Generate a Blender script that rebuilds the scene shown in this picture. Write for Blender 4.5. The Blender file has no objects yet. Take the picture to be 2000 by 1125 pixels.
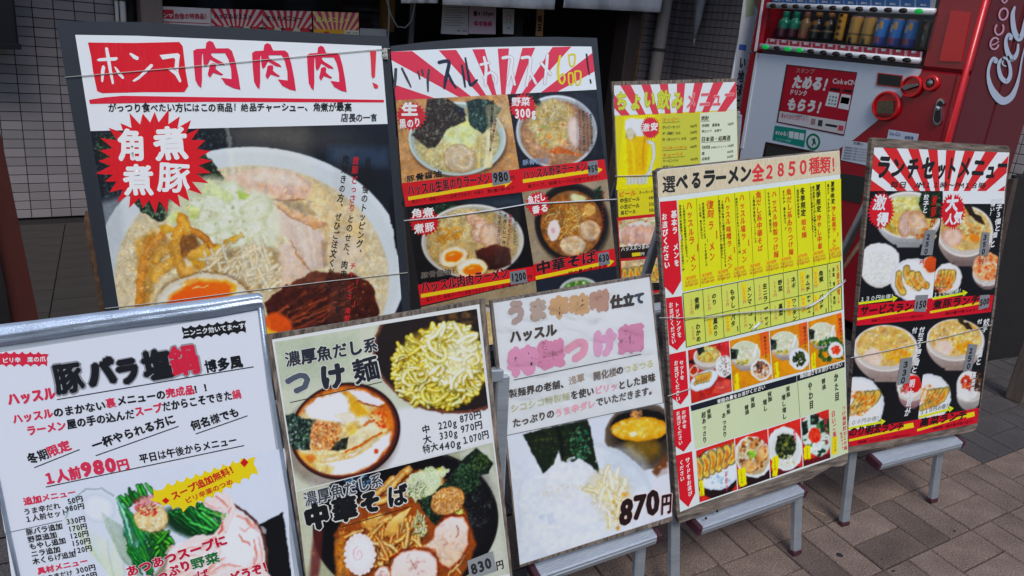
import bpy, math, random, colorsys
import numpy as np
from mathutils import Vector

# ------------------------------------------------------------------ camera, sky, sun, exposure
SC = bpy.context.scene
COL = SC.collection
EYE = np.array([0.0, 0.0, 1.35])          # eye height above the pavement
FOC = 1500.0                              # focal length in photograph pixels (2000 wide)
PC = np.array([1000.0, 562.5])
_p, _r = math.radians(18.5), math.radians(5.8)
_D = np.array([-math.sin(_r)*math.cos(_p), math.cos(_r)*math.cos(_p), math.sin(_p)])
def _dir(x, y):
    v = np.array([x-PC[0], y-PC[1], FOC]); return v/np.linalg.norm(v)
_X = _dir(3220, 256); _X = _X-_D*(_X@_D); _X /= np.linalg.norm(_X)
ROT = np.array([_X, np.cross(-_D, _X), -_D])   # world = ROT @ camera(x right, y down, z forward); world X runs along the shop wall

cam = bpy.data.cameras.new('camera'); camo = bpy.data.objects.new('camera', cam); COL.objects.link(camo)
cam.sensor_width = 36.0; cam.lens = FOC*36.0/2000.0; cam.clip_start = 0.05; cam.clip_end = 200.0
from mathutils import Matrix
_c = ROT @ np.diag([1, -1, -1])
camo.matrix_world = Matrix([[*_c[0], EYE[0]], [*_c[1], EYE[1]], [*_c[2], EYE[2]], [0, 0, 0, 1]])
SC.camera = camo

world = bpy.data.worlds.new('World'); SC.world = world; world.use_nodes = True
nt = world.node_tree; bg = nt.nodes['Background']
sky = nt.nodes.new('ShaderNodeTexSky'); sky.sky_type = 'NISHITA'; sky.sun_disc = False
SUN_EL, SUN_AZ = math.radians(52), math.radians(200)
sky.sun_elevation = SUN_EL; sky.sun_rotation = SUN_AZ; sky.air_density = 1.0; sky.dust_density = 1.0; sky.ozone_density = 1.6
nt.links.new(sky.outputs['Color'], bg.inputs['Color']); bg.inputs['Strength'].default_value = 0.10
sun = bpy.data.lights.new('sun', 'SUN'); sun.energy = 1.1; sun.angle = math.radians(25); sun.color = (1.0, 0.97, 0.92)
suno = bpy.data.objects.new('sun', sun); COL.objects.link(suno)
_sd = Vector((math.sin(SUN_AZ)*math.cos(SUN_EL), math.cos(SUN_AZ)*math.cos(SUN_EL), math.sin(SUN_EL)))
suno.rotation_euler = _sd.to_track_quat('Z', 'Y').to_euler()
SC.view_settings.view_transform = 'Standard'; SC.view_settings.look = 'None'
SC.view_settings.exposure = 0.92; SC.view_settings.gamma = 1.0; SC.view_settings.use_curve_mapping = False

# ------------------------------------------------------------------ colour and materials
def lin(c):
    c = np.clip(np.asarray(c, float)/255.0, 0, 1)
    return np.where(c <= 0.04045, c/12.92, ((c+0.055)/1.055)**2.4)
INK_MAX = 0.86
_mats = {}
def mat(name, rgb=(128, 128, 128), rough=0.5, metal=0.0, coat=0.0, coat_rough=0.1, noise=0.0, nscale=30.0, bump=0.0, bscale=60.0,
        attr=False, stretch=None, spec=0.5, emit=0.0, speck=0.0, sscale=400.0, alpha=1.0, dirt=0.0, coat_bump=0.0, cbscale=9.0, cstretch=None):
    if name in _mats: return _mats[name]
    m = bpy.data.materials.new(name); m.use_nodes = True; N = m.node_tree.nodes; L = m.node_tree.links
    b = N['Principled BSDF']; c = tuple(lin(rgb))+(1,)
    b.inputs['Base Color'].default_value = c; b.inputs['Roughness'].default_value = rough; b.inputs['Metallic'].default_value = metal
    b.inputs['Coat Weight'].default_value = coat; b.inputs['Coat Roughness'].default_value = coat_rough
    b.inputs['Specular IOR Level'].default_value = spec; b.inputs['Alpha'].default_value = alpha
    tc = N.new('ShaderNodeTexCoord'); src = tc.outputs['Object']
    if stretch:
        mp = N.new('ShaderNodeMapping'); mp.inputs['Scale'].default_value = stretch; L.new(src, mp.inputs['Vector']); src = mp.outputs['Vector']
    base = None
    if attr:
        a = N.new('ShaderNodeAttribute'); a.attribute_name = 'Col'; base = a.outputs['Color']
    def mul(fac_socket, lo, hi, base):
        r = N.new('ShaderNodeMapRange'); r.inputs['From Min'].default_value = 0.3; r.inputs['From Max'].default_value = 0.7
        r.inputs['To Min'].default_value = lo; r.inputs['To Max'].default_value = hi; L.new(fac_socket, r.inputs['Value'])
        x = N.new('ShaderNodeMix'); x.data_type = 'RGBA'; x.blend_type = 'MULTIPLY'; x.inputs['Factor'].default_value = 1
        if base is None: x.inputs['A'].default_value = c
        else: L.new(base, x.inputs['A'])
        L.new(r.outputs['Result'], x.inputs['B']); return x.outputs['Result']
    def nz(scale, detail=4.0):
        n = N.new('ShaderNodeTexNoise'); n.inputs['Scale'].default_value = scale; n.inputs['Detail'].default_value = detail
        L.new(src, n.inputs['Vector']); return n.outputs['Fac']
    if noise: base = mul(nz(nscale), 1-noise, 1+noise*0.6, base)
    if speck: base = mul(nz(sscale, 2.0), 1-speck, 1+speck, base)
    if dirt: base = mul(nz(2.3, 6.0), 1-dirt, 1.0, base)
    if base is not None: L.new(base, b.inputs['Base Color'])
    if bump:
        bp = N.new('ShaderNodeBump'); bp.inputs['Strength'].default_value = bump; bp.inputs['Distance'].default_value = 0.002
        L.new(nz(bscale), bp.inputs['Height']); L.new(bp.outputs['Normal'], b.inputs['Normal'])
    if coat_bump:
        bp = N.new('ShaderNodeBump'); bp.inputs['Strength'].default_value = coat_bump; bp.inputs['Distance'].default_value = 0.01
        if cstretch:
            mp = N.new('ShaderNodeMapping'); mp.inputs['Scale'].default_value = cstretch; L.new(tc.outputs['Object'], mp.inputs['Vector']); src = mp.outputs['Vector']
        L.new(nz(cbscale, 2.0), bp.inputs['Height']); L.new(bp.outputs['Normal'], b.inputs['Coat Normal'])
    if emit:
        b.inputs['Emission Color'].default_value = c; b.inputs['Emission Strength'].default_value = emit
    _mats[name] = m; return m

# ------------------------------------------------------------------ objects
ORG = {}
def tag(o, label=None, cat=None, group=None, kind=None):
    if label: o['label'] = label
    if cat: o['category'] = cat
    if group: o['group'] = group
    if kind: o['kind'] = kind
    return o
def empty(name, loc, label=None, cat=None, group=None, kind=None):
    o = bpy.data.objects.new(name, None); COL.objects.link(o); o.location = tuple(loc); o.empty_display_size = 0.1
    ORG[o.name] = np.array(loc, float); return tag(o, label, cat, group, kind)
def mk(name, V, F, m, parent=None, cols=None, smooth=False, kind=None, org=None):
    """One mesh object; V in world metres, F a list of index tuples or an (n,3|4) array."""
    V = np.asarray(V, float)
    if parent is not None: o0 = ORG[parent.name]
    elif org is not None: o0 = np.array(org, float)
    else: o0 = np.array([V[:, 0].mean(), V[:, 1].mean(), V[:, 2].min()])
    me = bpy.data.meshes.new(name); v = (V-o0).astype(np.float32)
    if isinstance(F, np.ndarray):
        k = F.shape[1]; nf = len(F)
        me.vertices.add(len(v)); me.vertices.foreach_set('co', v.ravel()); me.loops.add(nf*k)
        me.loops.foreach_set('vertex_index', F.astype(np.int32).ravel()); me.polygons.add(nf)
        me.polygons.foreach_set('loop_start', np.arange(0, nf*k, k, dtype=np.int32))
        me.update(calc_edges=True)
    else: me.from_pydata([tuple(x) for x in v], [], [tuple(f) for f in F])
    if cols is not None:
        at = me.color_attributes.new('Col', 'FLOAT_COLOR', 'POINT')
        cc = np.ones((len(v), 4), np.float32); cc[:, :3] = np.minimum(lin(cols), INK_MAX); at.data.foreach_set('color', cc.ravel())
    if m: me.materials.append(m)
    if smooth: me.polygons.foreach_set('use_smooth', np.ones(len(me.polygons), bool))
    o = bpy.data.objects.new(name, me); COL.objects.link(o)
    if parent is not None:
        o.parent = parent; ORG[o.name] = o0
        if parent.type == 'EMPTY' or True: o.location = (0, 0, 0)
    else: o.location = tuple(o0); ORG[o.name] = o0
    if kind: o['kind'] = kind
    return o
def box_vf(c, ax, ay, az, bev=0.0):
    """box by centre and three half-axis vectors; a small chamfer when bev > 0"""
    c, ax, ay, az = [np.array(q, float) for q in (c, ax, ay, az)]
    if bev <= 0:
        V = [c+sx*ax+sy*ay+sz*az for sx in (-1, 1) for sy in (-1, 1) for sz in (-1, 1)]
        F = [(0, 1, 3, 2), (4, 6, 7, 5), (0, 4, 5, 1), (2, 3, 7, 6), (0, 2, 6, 4), (1, 5, 7, 3)]
        return V, F
    la, lb, lc = [np.linalg.norm(q) for q in (ax, ay, az)]; ka, kb, kc = 1-bev/la, 1-bev/lb, 1-bev/lc
    V = []; idx = {}
    for sx in (-1, 1):
        for sy in (-1, 1):
            for sz in (-1, 1):
                for t, (fa, fb, fc) in enumerate(((1, kb, kc), (ka, 1, kc), (ka, kb, 1))):
                    idx[sx, sy, sz, t] = len(V); V.append(c+sx*fa*ax+sy*fb*ay+sz*fc*az)
    F = []
    q = [(-1, -1), (1, -1), (1, 1), (-1, 1)]
    for s in (-1, 1):
        F.append([idx[s, a, b, 0] for a, b in q]); F.append([idx[a, s, b, 1] for a, b in q]); F.append([idx[a, b, s, 2] for a, b in q])
    for s1 in (-1, 1):
        for s2 in (-1, 1):
            F.append([idx[s1, s2, -1, 0], idx[s1, s2, 1, 0], idx[s1, s2, 1, 1], idx[s1, s2, -1, 1]])
            F.append([idx[s1, -1, s2, 0], idx[s1, 1, s2, 0], idx[s1, 1, s2, 2], idx[s1, -1, s2, 2]])
            F.append([idx[-1, s1, s2, 1], idx[1, s1, s2, 1], idx[1, s1, s2, 2], idx[-1, s1, s2, 2]])
    for sx in (-1, 1):
        for sy in (-1, 1):
            for sz in (-1, 1): F.append([idx[sx, sy, sz, t] for t in range(3)])
    return V, F
def join(parts):
    V = []; F = []
    for v, f in parts:
        k = len(V); V += list(v); F += [tuple(i+k for i in q) for q in f]
    return V, F
def box(name, c, ax, ay, az, m, parent=None, bev=0.0):
    V, F = box_vf(c, ax, ay, az, bev); return mk(name, V, F, m, parent)
def wbox(name, x0, x1, y0, y1, z0, z1, m, parent=None, bev=0.0):
    return box(name, ((x0+x1)/2, (y0+y1)/2, (z0+z1)/2), ((x1-x0)/2, 0, 0), (0, (y1-y0)/2, 0), (0, 0, (z1-z0)/2), m, parent, bev)
def tube_vf(pts, r, n=8, rr=None):
    pts = [np.array(p, float) for p in pts]; V = []; F = []
    t0 = pts[1]-pts[0]; up = np.array([0, 0, 1.0])
    if abs(t0@up)/np.linalg.norm(t0) > 0.9: up = np.array([1.0, 0, 0])
    for i, p in enumerate(pts):
        t = pts[min(i+1, len(pts)-1)]-pts[max(i-1, 0)]; t /= np.linalg.norm(t)
        a = np.cross(t, up); a /= np.linalg.norm(a); b = np.cross(a, t); up = b
        q = r if rr is None else rr[i]
        for k in range(n):
            w = 2*math.pi*k/n; V.append(p+q*(math.cos(w)*a+math.sin(w)*b))
    for i in range(len(pts)-1):
        for k in range(n): F.append((i*n+k, i*n+(k+1) % n, (i+1)*n+(k+1) % n, (i+1)*n+k))
    F.append(tuple(range(n-1, -1, -1))); F.append(tuple((len(pts)-1)*n+k for k in range(n)))
    return V, F
def tube(name, pts, r, m, parent=None, n=8, rr=None):
    V, F = tube_vf(pts, r, n, rr); return mk(name, V, F, m, parent, smooth=True)
def lathe_vf(c, axis, prof, n=20, up=(0, 0, 1)):
    """prof: (distance along axis, radius)"""
    c = np.array(c, float); axis = np.array(axis, float); axis /= np.linalg.norm(axis)
    up = np.array(up, float)
    if abs(up@axis) > 0.9: up = np.array([1.0, 0, 0])
    a = np.cross(axis, up); a /= np.linalg.norm(a); b = np.cross(a, axis); V = []; F = []
    for z, r in prof:
        for k in range(n):
            w = 2*math.pi*k/n; V.append(c+axis*z+r*(math.cos(w)*a+math.sin(w)*b))
    for i in range(len(prof)-1):
        for k in range(n): F.append((i*n+k, i*n+(k+1) % n, (i+1)*n+(k+1) % n, (i+1)*n+k))
    F.append(tuple(range(n-1, -1, -1))); F.append(tuple((len(prof)-1)*n+k for k in range(n)))
    return V, F

# ------------------------------------------------------------------ measuring: a point of the photograph on a known plane
def ray(x, y): return ROT @ _dir(x, y)
def on_z(x, y, z=0.0):
    d = ray(x, y); return EYE+d*((z-EYE[2])/d[2])
class Surf:
    """A flat surface standing in the place: origin P, horizontal h, upward v, outward normal n."""
    def __init__(s, P, h, v):
        s.P = np.array(P, float); s.h = np.array(h, float); s.v = np.array(v, float); s.n = np.cross(s.h, s.v)
    def hit(s, xy):
        xy = np.atleast_2d(np.asarray(xy, float))
        c = np.stack([xy[:, 0]-PC[0], xy[:, 1]-PC[1], np.full(len(xy), FOC)], 1)
        d = c @ ROT.T; t = ((s.P-EYE)@s.n)/(d@s.n); return EYE+d*t[:, None]
    def uv(s, xy):
        q = s.hit(xy)-s.P; return np.stack([q@s.h, q@s.v], 1)
    def at(s, uv, d=0.0):
        uv = np.atleast_2d(uv); return s.P+uv[:, :1]*s.h+uv[:, 1:2]*s.v+np.asarray(d).reshape(-1, 1)*s.n
    def px(s, xy, d=0.0): return s.at(s.uv(xy), d)
def leaning(P, az, tilt, off=0.0):
    a, t = math.radians(az), math.radians(tilt); h = np.array([math.cos(a), math.sin(a), 0]); back = np.array([-math.sin(a), math.cos(a), 0])
    s = Surf(P, h, back*math.sin(t)+np.array([0, 0, math.cos(t)])); s.P = s.P+s.n*off; return s
def Z(ox, oy, k):
    return lambda *p: [(ox+p[i]/k, oy+p[i+1]/k) for i in range(0, len(p), 2)]

# ------------------------------------------------------------------ lettering: glyph outlines as thin inked shapes
_gl = {}
def glyph(ch):
    if ch in _gl: return _gl[ch]
    cu = bpy.data.curves.new('glyph', 'FONT'); cu.body = ch; cu.resolution_u = 2
    o = bpy.data.objects.new('glyph', cu); me = o.to_mesh(); n = len(me.vertices)
    co = np.zeros(n*3, np.float32); me.vertices.foreach_get('co', co); co = co.reshape(-1, 3)[:, :2].astype(float)
    tri = [];
    for p in me.polygons:
        vs = list(p.vertices)
        for i in range(1, len(vs)-1): tri.append((vs[0], vs[i], vs[i+1]))
    tri = np.array(tri, int).reshape(-1, 3)
    cnt = {}
    for t in tri:
        for a, b in ((t[0], t[1]), (t[1], t[2]), (t[2], t[0])):
            k = (min(a, b), max(a, b)); cnt[k] = cnt.get(k, 0)+1
    edges = np.array([k for k, c in cnt.items() if c == 1], int).reshape(-1, 2)
    o.to_mesh_clear(); bpy.data.objects.remove(o); bpy.data.curves.remove(cu)
    _gl[ch] = (co, tri, edges); return _gl[ch]
ROTV = set('ー〜～（）()[]「」-…')
class Ink:
    """Collects flat shapes (all lying on one surface) and links them as one mesh."""
    def __init__(s): s.V = []; s.F = []; s.C = []; s.n = 0
    def add(s, V, F, col):
        V = np.asarray(V, float); F = np.asarray(F, int); s.V.append(V); s.F.append(F+s.n); s.C.append(np.tile(np.asarray(col, float), (len(V), 1))); s.n += len(V)
    def build(s, name, parent, m=None):
        if not s.n: return None
        return mk(name, np.concatenate(s.V), np.concatenate(s.F), m or CUR[0] or M_INK, parent, cols=np.concatenate(s.C))
HAND = [0.0]; HR = random.Random(11)
CUR = [None]
def adv(ch):
    if ch == ' ': return 0.45
    if ch == '\u3000': return 1.0
    return 0.58 if ord(ch) < 0x2000 else 1.0
def place(ink, surf, ch, o, ex, ey, col, d, bold, halo, hcol):
    """glyph with its em box at o (uv, lower left) spanned by ex, ey (uv vectors)"""
    if ch in ' \u3000': return
    co, tri, ed = glyph(ch); 
    if not len(tri): return
    if HAND[0]:
        j = HAND[0]; a_ = HR.uniform(-.07, .07)*j; s_ = 1+HR.uniform(-.07, .07)*j; c_ = o+ex/2+ey/2; ex, ey = (ex*math.cos(a_)+np.array([-ex[1], ex[0]])*math.sin(a_))*s_, (ey*math.cos(a_)+np.array([-ey[1], ey[0]])*math.sin(a_))*s_
        ey = ey+ex*.06*j; o = c_-ex/2-ey/2+(ex*HR.uniform(-.03, .03)+ey*HR.uniform(-.04, .04))*j
    if ord(ch) < 0x2000:
        w = 0.58; gx = (co[:, 0]-(co[:, 0].min()+co[:, 0].max())/2)*0.98/w+0.5; gy = co[:, 1]*1.12+0.06
    else: gx = co[:, 0]; gy = co[:, 1]+0.1
    uv = o+gx[:, None]*ex+gy[:, None]*ey
    em = math.sqrt(abs(ex[0]*ey[1]-ex[1]*ey[0])); kf = min(1.0, max(.32, 46.0/len(ed)))
    if 0 < bold < .1: bold = bold*kf
    if halo: halo = max(halo*(.55+.45*kf), bold+.022)
    def stroke(w, dd, c, jit=2e-5):
        a = uv[ed[:, 0]]; b = uv[ed[:, 1]]; t = b-a; L = np.linalg.norm(t, axis=1)+1e-9; t = t/L[:, None]; nn = np.stack([-t[:, 1], t[:, 0]], 1)
        w = w*em; e = w*0.45
        q = np.stack([a-t*e+nn*w*0.55, a-t*w+0*nn, a-t*e-nn*w*0.55*1, a-nn*w, b-nn*w, b+t*e-nn*w*0.55, b+t*w, b+t*e+nn*w*0.55, b+nn*w, a+nn*w], 1)
        k = len(a); P = surf.at(q.reshape(-1, 2), (dd+jit*((np.arange(k)*7) % 11)/11.0).repeat(10))
        base = np.arange(k)*10
        F = np.concatenate([np.stack([base, base+i, base+i+1], 1) for i in range(1, 9)])
        ink.add(P, F, c)
    if halo: stroke(halo, d, hcol); d = d+7e-5
    if bold: stroke(bold, d, col); d = d+3e-5
    ink.add(surf.at(uv, d), tri, col)
def text(ink, surf, s, p0, p1, h, col, d=0.0022, bold=0.012, halo=0, hcol=(255, 255, 255), slant=0.0, h1=None):
    """horizontal line: p0, p1 = lower left and lower right ends of the line, h = height, all in photograph pixels"""
    p0 = np.array(p0, float); p1 = np.array(p1, float)
    a, b = surf.uv([p0, p1]); hv = surf.uv([p0, p0-[0, h]]); hh = np.linalg.norm(hv[1]-hv[0])
    if h1: hv = surf.uv([p1, p1-[0, h1]]); hh1 = np.linalg.norm(hv[1]-hv[0])
    else: hh1 = hh
    t = b-a; L = np.linalg.norm(t); t = t/L; up = np.array([-t[1], t[0]])
    tot = sum(adv(c) for c in s); x = 0
    for c in s:
        w = adv(c)/tot*L; k = (x+w/2)/L; H = hh*(1-k)+hh1*k
        place(ink, surf, c, a+t*x, t*w*0.98, up*H+t*H*slant, col, d, bold, halo, hcol); x += w
def vtext(ink, surf, s, p0, p1, w, col, d=0.0022, bold=0.012, halo=0, hcol=(255, 255, 255)):
    """vertical column: p0 = top centre, p1 = bottom centre, w = width in photograph pixels"""
    a, b = surf.uv([p0, p1]); wv = surf.uv([p0, (p0[0]+w, p0[1])]); ww = np.linalg.norm(wv[1]-wv[0])
    t = b-a; L = np.linalg.norm(t); t = t/L; rt = np.array([-t[1], t[0]]); n = len(s); st = L/n
    for i, c in enumerate(s):
        top = a+t*st*i
        if c in ROTV: place(ink, surf, c, top-rt*(-ww/2), t*st*0.96, rt*ww, col, d, bold, halo, hcol)
        elif c in '、。': place(ink, surf, c, top+rt*ww*0.1+t*st*0.45, rt*ww, -t*st*0.95, col, d, bold, halo, hcol)
        else: place(ink, surf, c, top-rt*ww/2+t*st*0.97, rt*ww, -t*st*0.94, col, d, bold, halo, hcol)
def shape(ink, surf, pts, col, d=0.0014, fan=False):
    pts = np.array(pts, float); uv = surf.uv(pts); n = len(pts)
    if fan:
        c = uv.mean(0); V = surf.at(np.vstack([uv, c]), d); F = [(i, (i+1) % n, n) for i in range(n)]
    else:
        from mathutils.geometry import tessellate_polygon
        F = tessellate_polygon([[Vector((x, y, 0)) for x, y in uv]]); V = surf.at(uv, d)
    ink.add(V, F, col)
def line(ink, surf, p0, p1, w, col, d=0.0018):
    p0 = np.array(p0, float); p1 = np.array(p1, float); t = p1-p0; t /= np.linalg.norm(t); n = np.array([-t[1], t[0]])*w/2
    shape(ink, surf, [p0+n, p1+n, p1-n, p0-n], col, d)
def brushes(ink, surf, f, strokes, col, d=.0018, grow=0, k=1.0):
    """hand-painted strokes: each a list of x, y, width (in the coordinates of f)"""
    for sn, st in enumerate(strokes):
        P = [np.array(f(st[i], st[i+1])[0]) for i in range(0, len(st), 3)]; W = [(st[i+2]*k+grow)/2 for i in range(0, len(st), 3)]; Q = []; Wd = []
        for i in range(len(P)-1):
            a_, b_, c_, e_ = P[max(i-1, 0)], P[i], P[i+1], P[min(i+2, len(P)-1)]; m = 6 if len(P) > 2 else 2
            for t in np.linspace(0, 1, m)[:-1]:
                Q.append(.5*((2*b_)+(-a_+c_)*t+(2*a_-5*b_+4*c_-e_)*t*t+(-a_+3*b_-3*c_+e_)*t**3)); Wd.append(W[i]*(1-t)+W[i+1]*t)
        Q.append(P[-1]); Wd.append(W[-1]); L_, R_ = [], []
        for i in range(len(Q)):
            t = Q[min(i+1, len(Q)-1)]-Q[max(i-1, 0)]; t = t/(np.linalg.norm(t)+1e-9); n = np.array([-t[1], t[0]]); L_.append(Q[i]+n*Wd[i]); R_.append(Q[i]-n*Wd[i])
        t0 = Q[0]-Q[1]; t0 = t0/np.linalg.norm(t0)*Wd[0]*.6; t1 = Q[-1]-Q[-2]; t1 = t1/np.linalg.norm(t1)*Wd[-1]*.6
        for i in range(len(Q)-1): shape(ink, surf, [L_[i], L_[i+1], R_[i+1], R_[i]], col, d+((i % 5)+sn*5 % 23)*1.2e-6, fan=True)
        shape(ink, surf, [L_[0], Q[0]+t0, R_[0]], col, d+3e-5); shape(ink, surf, [L_[-1], Q[-1]+t1, R_[-1]], col, d+3e-5)
def burst(ink, surf, c, rx, ry, n, col, d=0.0019, inner=0.78, seed=1, ang=0.0):
    rnd = random.Random(seed); pts = []
    for i in range(2*n):
        w = 2*math.pi*i/(2*n)+rnd.uniform(-.02, .02); k = (1+rnd.uniform(-.06, .06)) if i % 2 == 0 else inner
        x, y = rx*k*math.cos(w), ry*k*math.sin(w); pts.append((c[0]+x*math.cos(ang)-y*math.sin(ang), c[1]+x*math.sin(ang)+y*math.cos(ang)))
    shape(ink, surf, pts, col, d, fan=True)
def rays(ink, surf, quad, centre, n, col, d=0.0013, phase=0.0, duty=0.5):
    """sunburst rays clipped to a convex quad (photograph pixels)"""
    quad = [np.array(q, float) for q in quad]; c = np.array(centre, float)
    for i in range(n):
        a0 = 2*math.pi*(i+phase)/n; a1 = 2*math.pi*(i+phase+duty)/n
        poly = [c, c+3000*np.array([math.cos(a0), math.sin(a0)]), c+3000*np.array([math.cos(a1), math.sin(a1)])]
        for k in range(len(quad)):
            A, B = quad[k], quad[(k+1) % len(quad)]; out = []
            f = lambda p: (B[0]-A[0])*(p[1]-A[1])-(B[1]-A[1])*(p[0]-A[0])
            for j in range(len(poly)):
                P, Q = poly[j], poly[(j+1) % len(poly)]; fp, fq = f(P), f(Q)
                if fp >= 0: out.append(P)
                if (fp >= 0) != (fq >= 0): out.append(P+(Q-P)*fp/(fp-fq))
            poly = out
            if len(poly) < 3: break
        if len(poly) >= 3: shape(ink, surf, poly, col, d)

# ------------------------------------------------------------------ printed photographs: a finely gridded sheet inked point by point
def vnoise(x, y, s, seed=0):
    x = x/s; y = y/s; xi = np.floor(x).astype(np.int64); yi = np.floor(y).astype(np.int64); fx = x-xi; fy = y-yi
    fx = fx*fx*(3-2*fx); fy = fy*fy*(3-2*fy)
    def h(a, b):
        n = (a*374761393+b*668265263+seed*1442695041) & 0xffffffff; n = ((n ^ (n >> 13))*1274126177) & 0xffffffff
        return ((n ^ (n >> 16)) & 0xffff)/65535.0
    return (h(xi, yi)*(1-fx)+h(xi+1, yi)*fx)*(1-fy)+(h(xi, yi+1)*(1-fx)+h(xi+1, yi+1)*fx)*fy
class Pic:
    def __init__(s, surf, quad, base=(200, 200, 200), d=0.001, step=1.6):
        q = [np.array(p, float) for p in quad]; s.surf = surf; s.d = d
        s.nu = int(max(np.linalg.norm(q[1]-q[0]), np.linalg.norm(q[2]-q[3]))/step)+2
        s.nv = int(max(np.linalg.norm(q[3]-q[0]), np.linalg.norm(q[2]-q[1]))/step)+2
        a, b = np.meshgrid(np.linspace(0, 1, s.nu), np.linspace(0, 1, s.nv)); a = a.ravel()[:, None]; b = b.ravel()[:, None]
        p = (q[0]*(1-a)+q[1]*a)*(1-b)+(q[3]*(1-a)+q[2]*a)*b
        s.X = p[:, 0].copy(); s.Y = p[:, 1].copy(); s.C = np.tile(np.array(base, float), (len(p), 1)); s.rnd = random.Random(int(q[0][0]*7+q[0][1]))
        s.all = np.arange(len(p)); s.clip = None; s.X0, s.Y0 = s.X.copy(), s.Y.copy(); s.warp(1.3)
    def warp(s, a=1.3):
        x, y = s.X0, s.Y0; f = lambda sc, sd: (vnoise(x, y, sc, sd)-.5)*2
        s.X = x+a*(f(9, 41)+.6*f(4, 42)); s.Y = y+a*(f(9, 43)+.6*f(4, 44))
    def exact(s): s._w = (s.X, s.Y); s.X, s.Y = s.X0, s.Y0
    def loose(s): s.X, s.Y = s._w
    def wavy(s, cx, cy, rx, ry, n, w, cols, L=60, edge=(150, 110, 40), hi=None, curl=.5, ang=None, spread=6.3, a=1.0, shadow=(70, 40, 10)):
        r = s.rnd
        for k in range(n):
            t = r.uniform(0, 6.283); q = math.sqrt(r.random()); x = cx+rx*q*math.cos(t); y = cy+ry*q*math.sin(t); an = (ang or 0)+r.uniform(-spread, spread)/2; kk = r.uniform(-curl, curl); P = []; st = L*r.uniform(.6, 1.2)/9; c = np.array(r.choice(cols), float)*r.uniform(.9, 1.05); ww = w*r.uniform(.85, 1.12)
            for i in range(10):
                P.append((x, y)); x += st*math.cos(an); y += st*math.sin(an); an += kk; kk += r.uniform(-curl, curl)*.4
                if ((x-cx)/rx)**2+((y-cy)/ry)**2 > 1.1: an = math.atan2(cy-y, cx-x)+r.uniform(-.9, .9)
            s.stroke([(u+1.2, v+1.8) for u, v in P], ww*1.25, shadow, .45); s.stroke(P, ww, c, a, edge, hi)
    def win(s, x0, y0, x1, y1):
        i = np.nonzero((s.X > x0) & (s.X < x1) & (s.Y > y0) & (s.Y < y1))[0]
        if s.clip is not None: i = i[s.clip[i] > 0]
        return i
    def mix(s, i, a, col):
        if s.clip is not None: a = a*s.clip[i]
        a = np.clip(a, 0, 1)[:, None]; s.C[i] = s.C[i]*(1-a)+np.asarray(col, float)*a
    def erad(s, i, cx, cy, rx, ry, ang):
        c, n = math.cos(ang), math.sin(ang); x = s.X[i]-cx; y = s.Y[i]-cy
        return np.sqrt(((x*c+y*n)/rx)**2+((-x*n+y*c)/ry)**2)
    def ell(s, cx, cy, rx, ry, ang=0.0, col=(255, 255, 255), soft=1.5, a=1.0, edge=None, shade=0.0, sdir=(-0.5, -0.8)):
        R = max(rx, ry)+soft*2; i = s.win(cx-R, cy-R, cx+R, cy+R)
        if not len(i): return i
        r = s.erad(i, cx, cy, rx, ry, ang); al = np.clip((1-r)*min(rx, ry)/max(soft, .3)+0.5, 0, 1)*a
        c = np.tile(np.asarray(col, float), (len(i), 1))
        if edge is not None: k = np.clip((r-0.6)/0.4, 0, 1)[:, None]**1.5; c = c*(1-k)+np.asarray(edge, float)*k
        if shade: c = c*(1+shade*((s.X[i]-cx)/rx*sdir[0]+(s.Y[i]-cy)/ry*sdir[1]))[:, None]
        s.mix(i, al, c); return i
    def clip_ell(s, cx, cy, rx, ry, ang=0.0, soft=1.5):
        r = s.erad(s.all, cx, cy, rx, ry, ang); s.clip = np.clip((1-r)*min(rx, ry)/soft+0.5, 0, 1)
    def poly(s, pts, col, soft=1.2, a=1.0, grad=None, tex=0.0, ts=3.0):
        pts = np.array(pts, float); x0, y0 = pts.min(0)-3; x1, y1 = pts.max(0)+3; i = s.win(x0, y0, x1, y1)
        if not len(i): return i
        x = s.X[i]; y = s.Y[i]; ins = np.zeros(len(i), bool); dd = np.full(len(i), 1e9); n = len(pts)
        for k in range(n):
            ax, ay = pts[k]; bx, by = pts[(k+1) % n]
            cr = ((ay > y) != (by > y)) & (x < (bx-ax)*(y-ay)/((by-ay) if by != ay else 1e-9)+ax); ins ^= cr
            t = np.clip(((x-ax)*(bx-ax)+(y-ay)*(by-ay))/((bx-ax)**2+(by-ay)**2+1e-9), 0, 1)
            dd = np.minimum(dd, np.hypot(x-ax-t*(bx-ax), y-ay-t*(by-ay)))
        al = np.clip(np.where(ins, dd, -dd)/soft+0.5, 0, 1)*a; c = np.tile(np.asarray(col, float), (len(i), 1))
        if grad is not None:
            k = np.clip((y-y0)/(y1-y0), 0, 1)[:, None]; c = c*(1-k)+np.asarray(grad, float)*k
        if tex: c = c*(1+tex*(vnoise(x, y, ts, 5)-.5)*2)[:, None]
        s.mix(i, al, c); return i
    def stroke(s, pts, w, col, a=1.0, edge=None, hi=None, taper=0.0):
        pts = np.array(pts, float); x0, y0 = pts.min(0)-w-1; x1, y1 = pts.max(0)+w+1; i = s.win(x0, y0, x1, y1)
        if not len(i): return
        x = s.X[i]; y = s.Y[i]; dd = np.full(len(i), 1e9); n = len(pts)
        for k in range(n-1):
            ax, ay = pts[k]; bx, by = pts[k+1]
            t = np.clip(((x-ax)*(bx-ax)+(y-ay)*(by-ay))/((bx-ax)**2+(by-ay)**2+1e-9), 0, 1)
            ww = 1.0/(1-taper*(abs((k+t)/(n-1)-.5)*2))
            dd = np.minimum(dd, np.hypot(x-ax-t*(bx-ax), y-ay-t*(by-ay))*ww)
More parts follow.
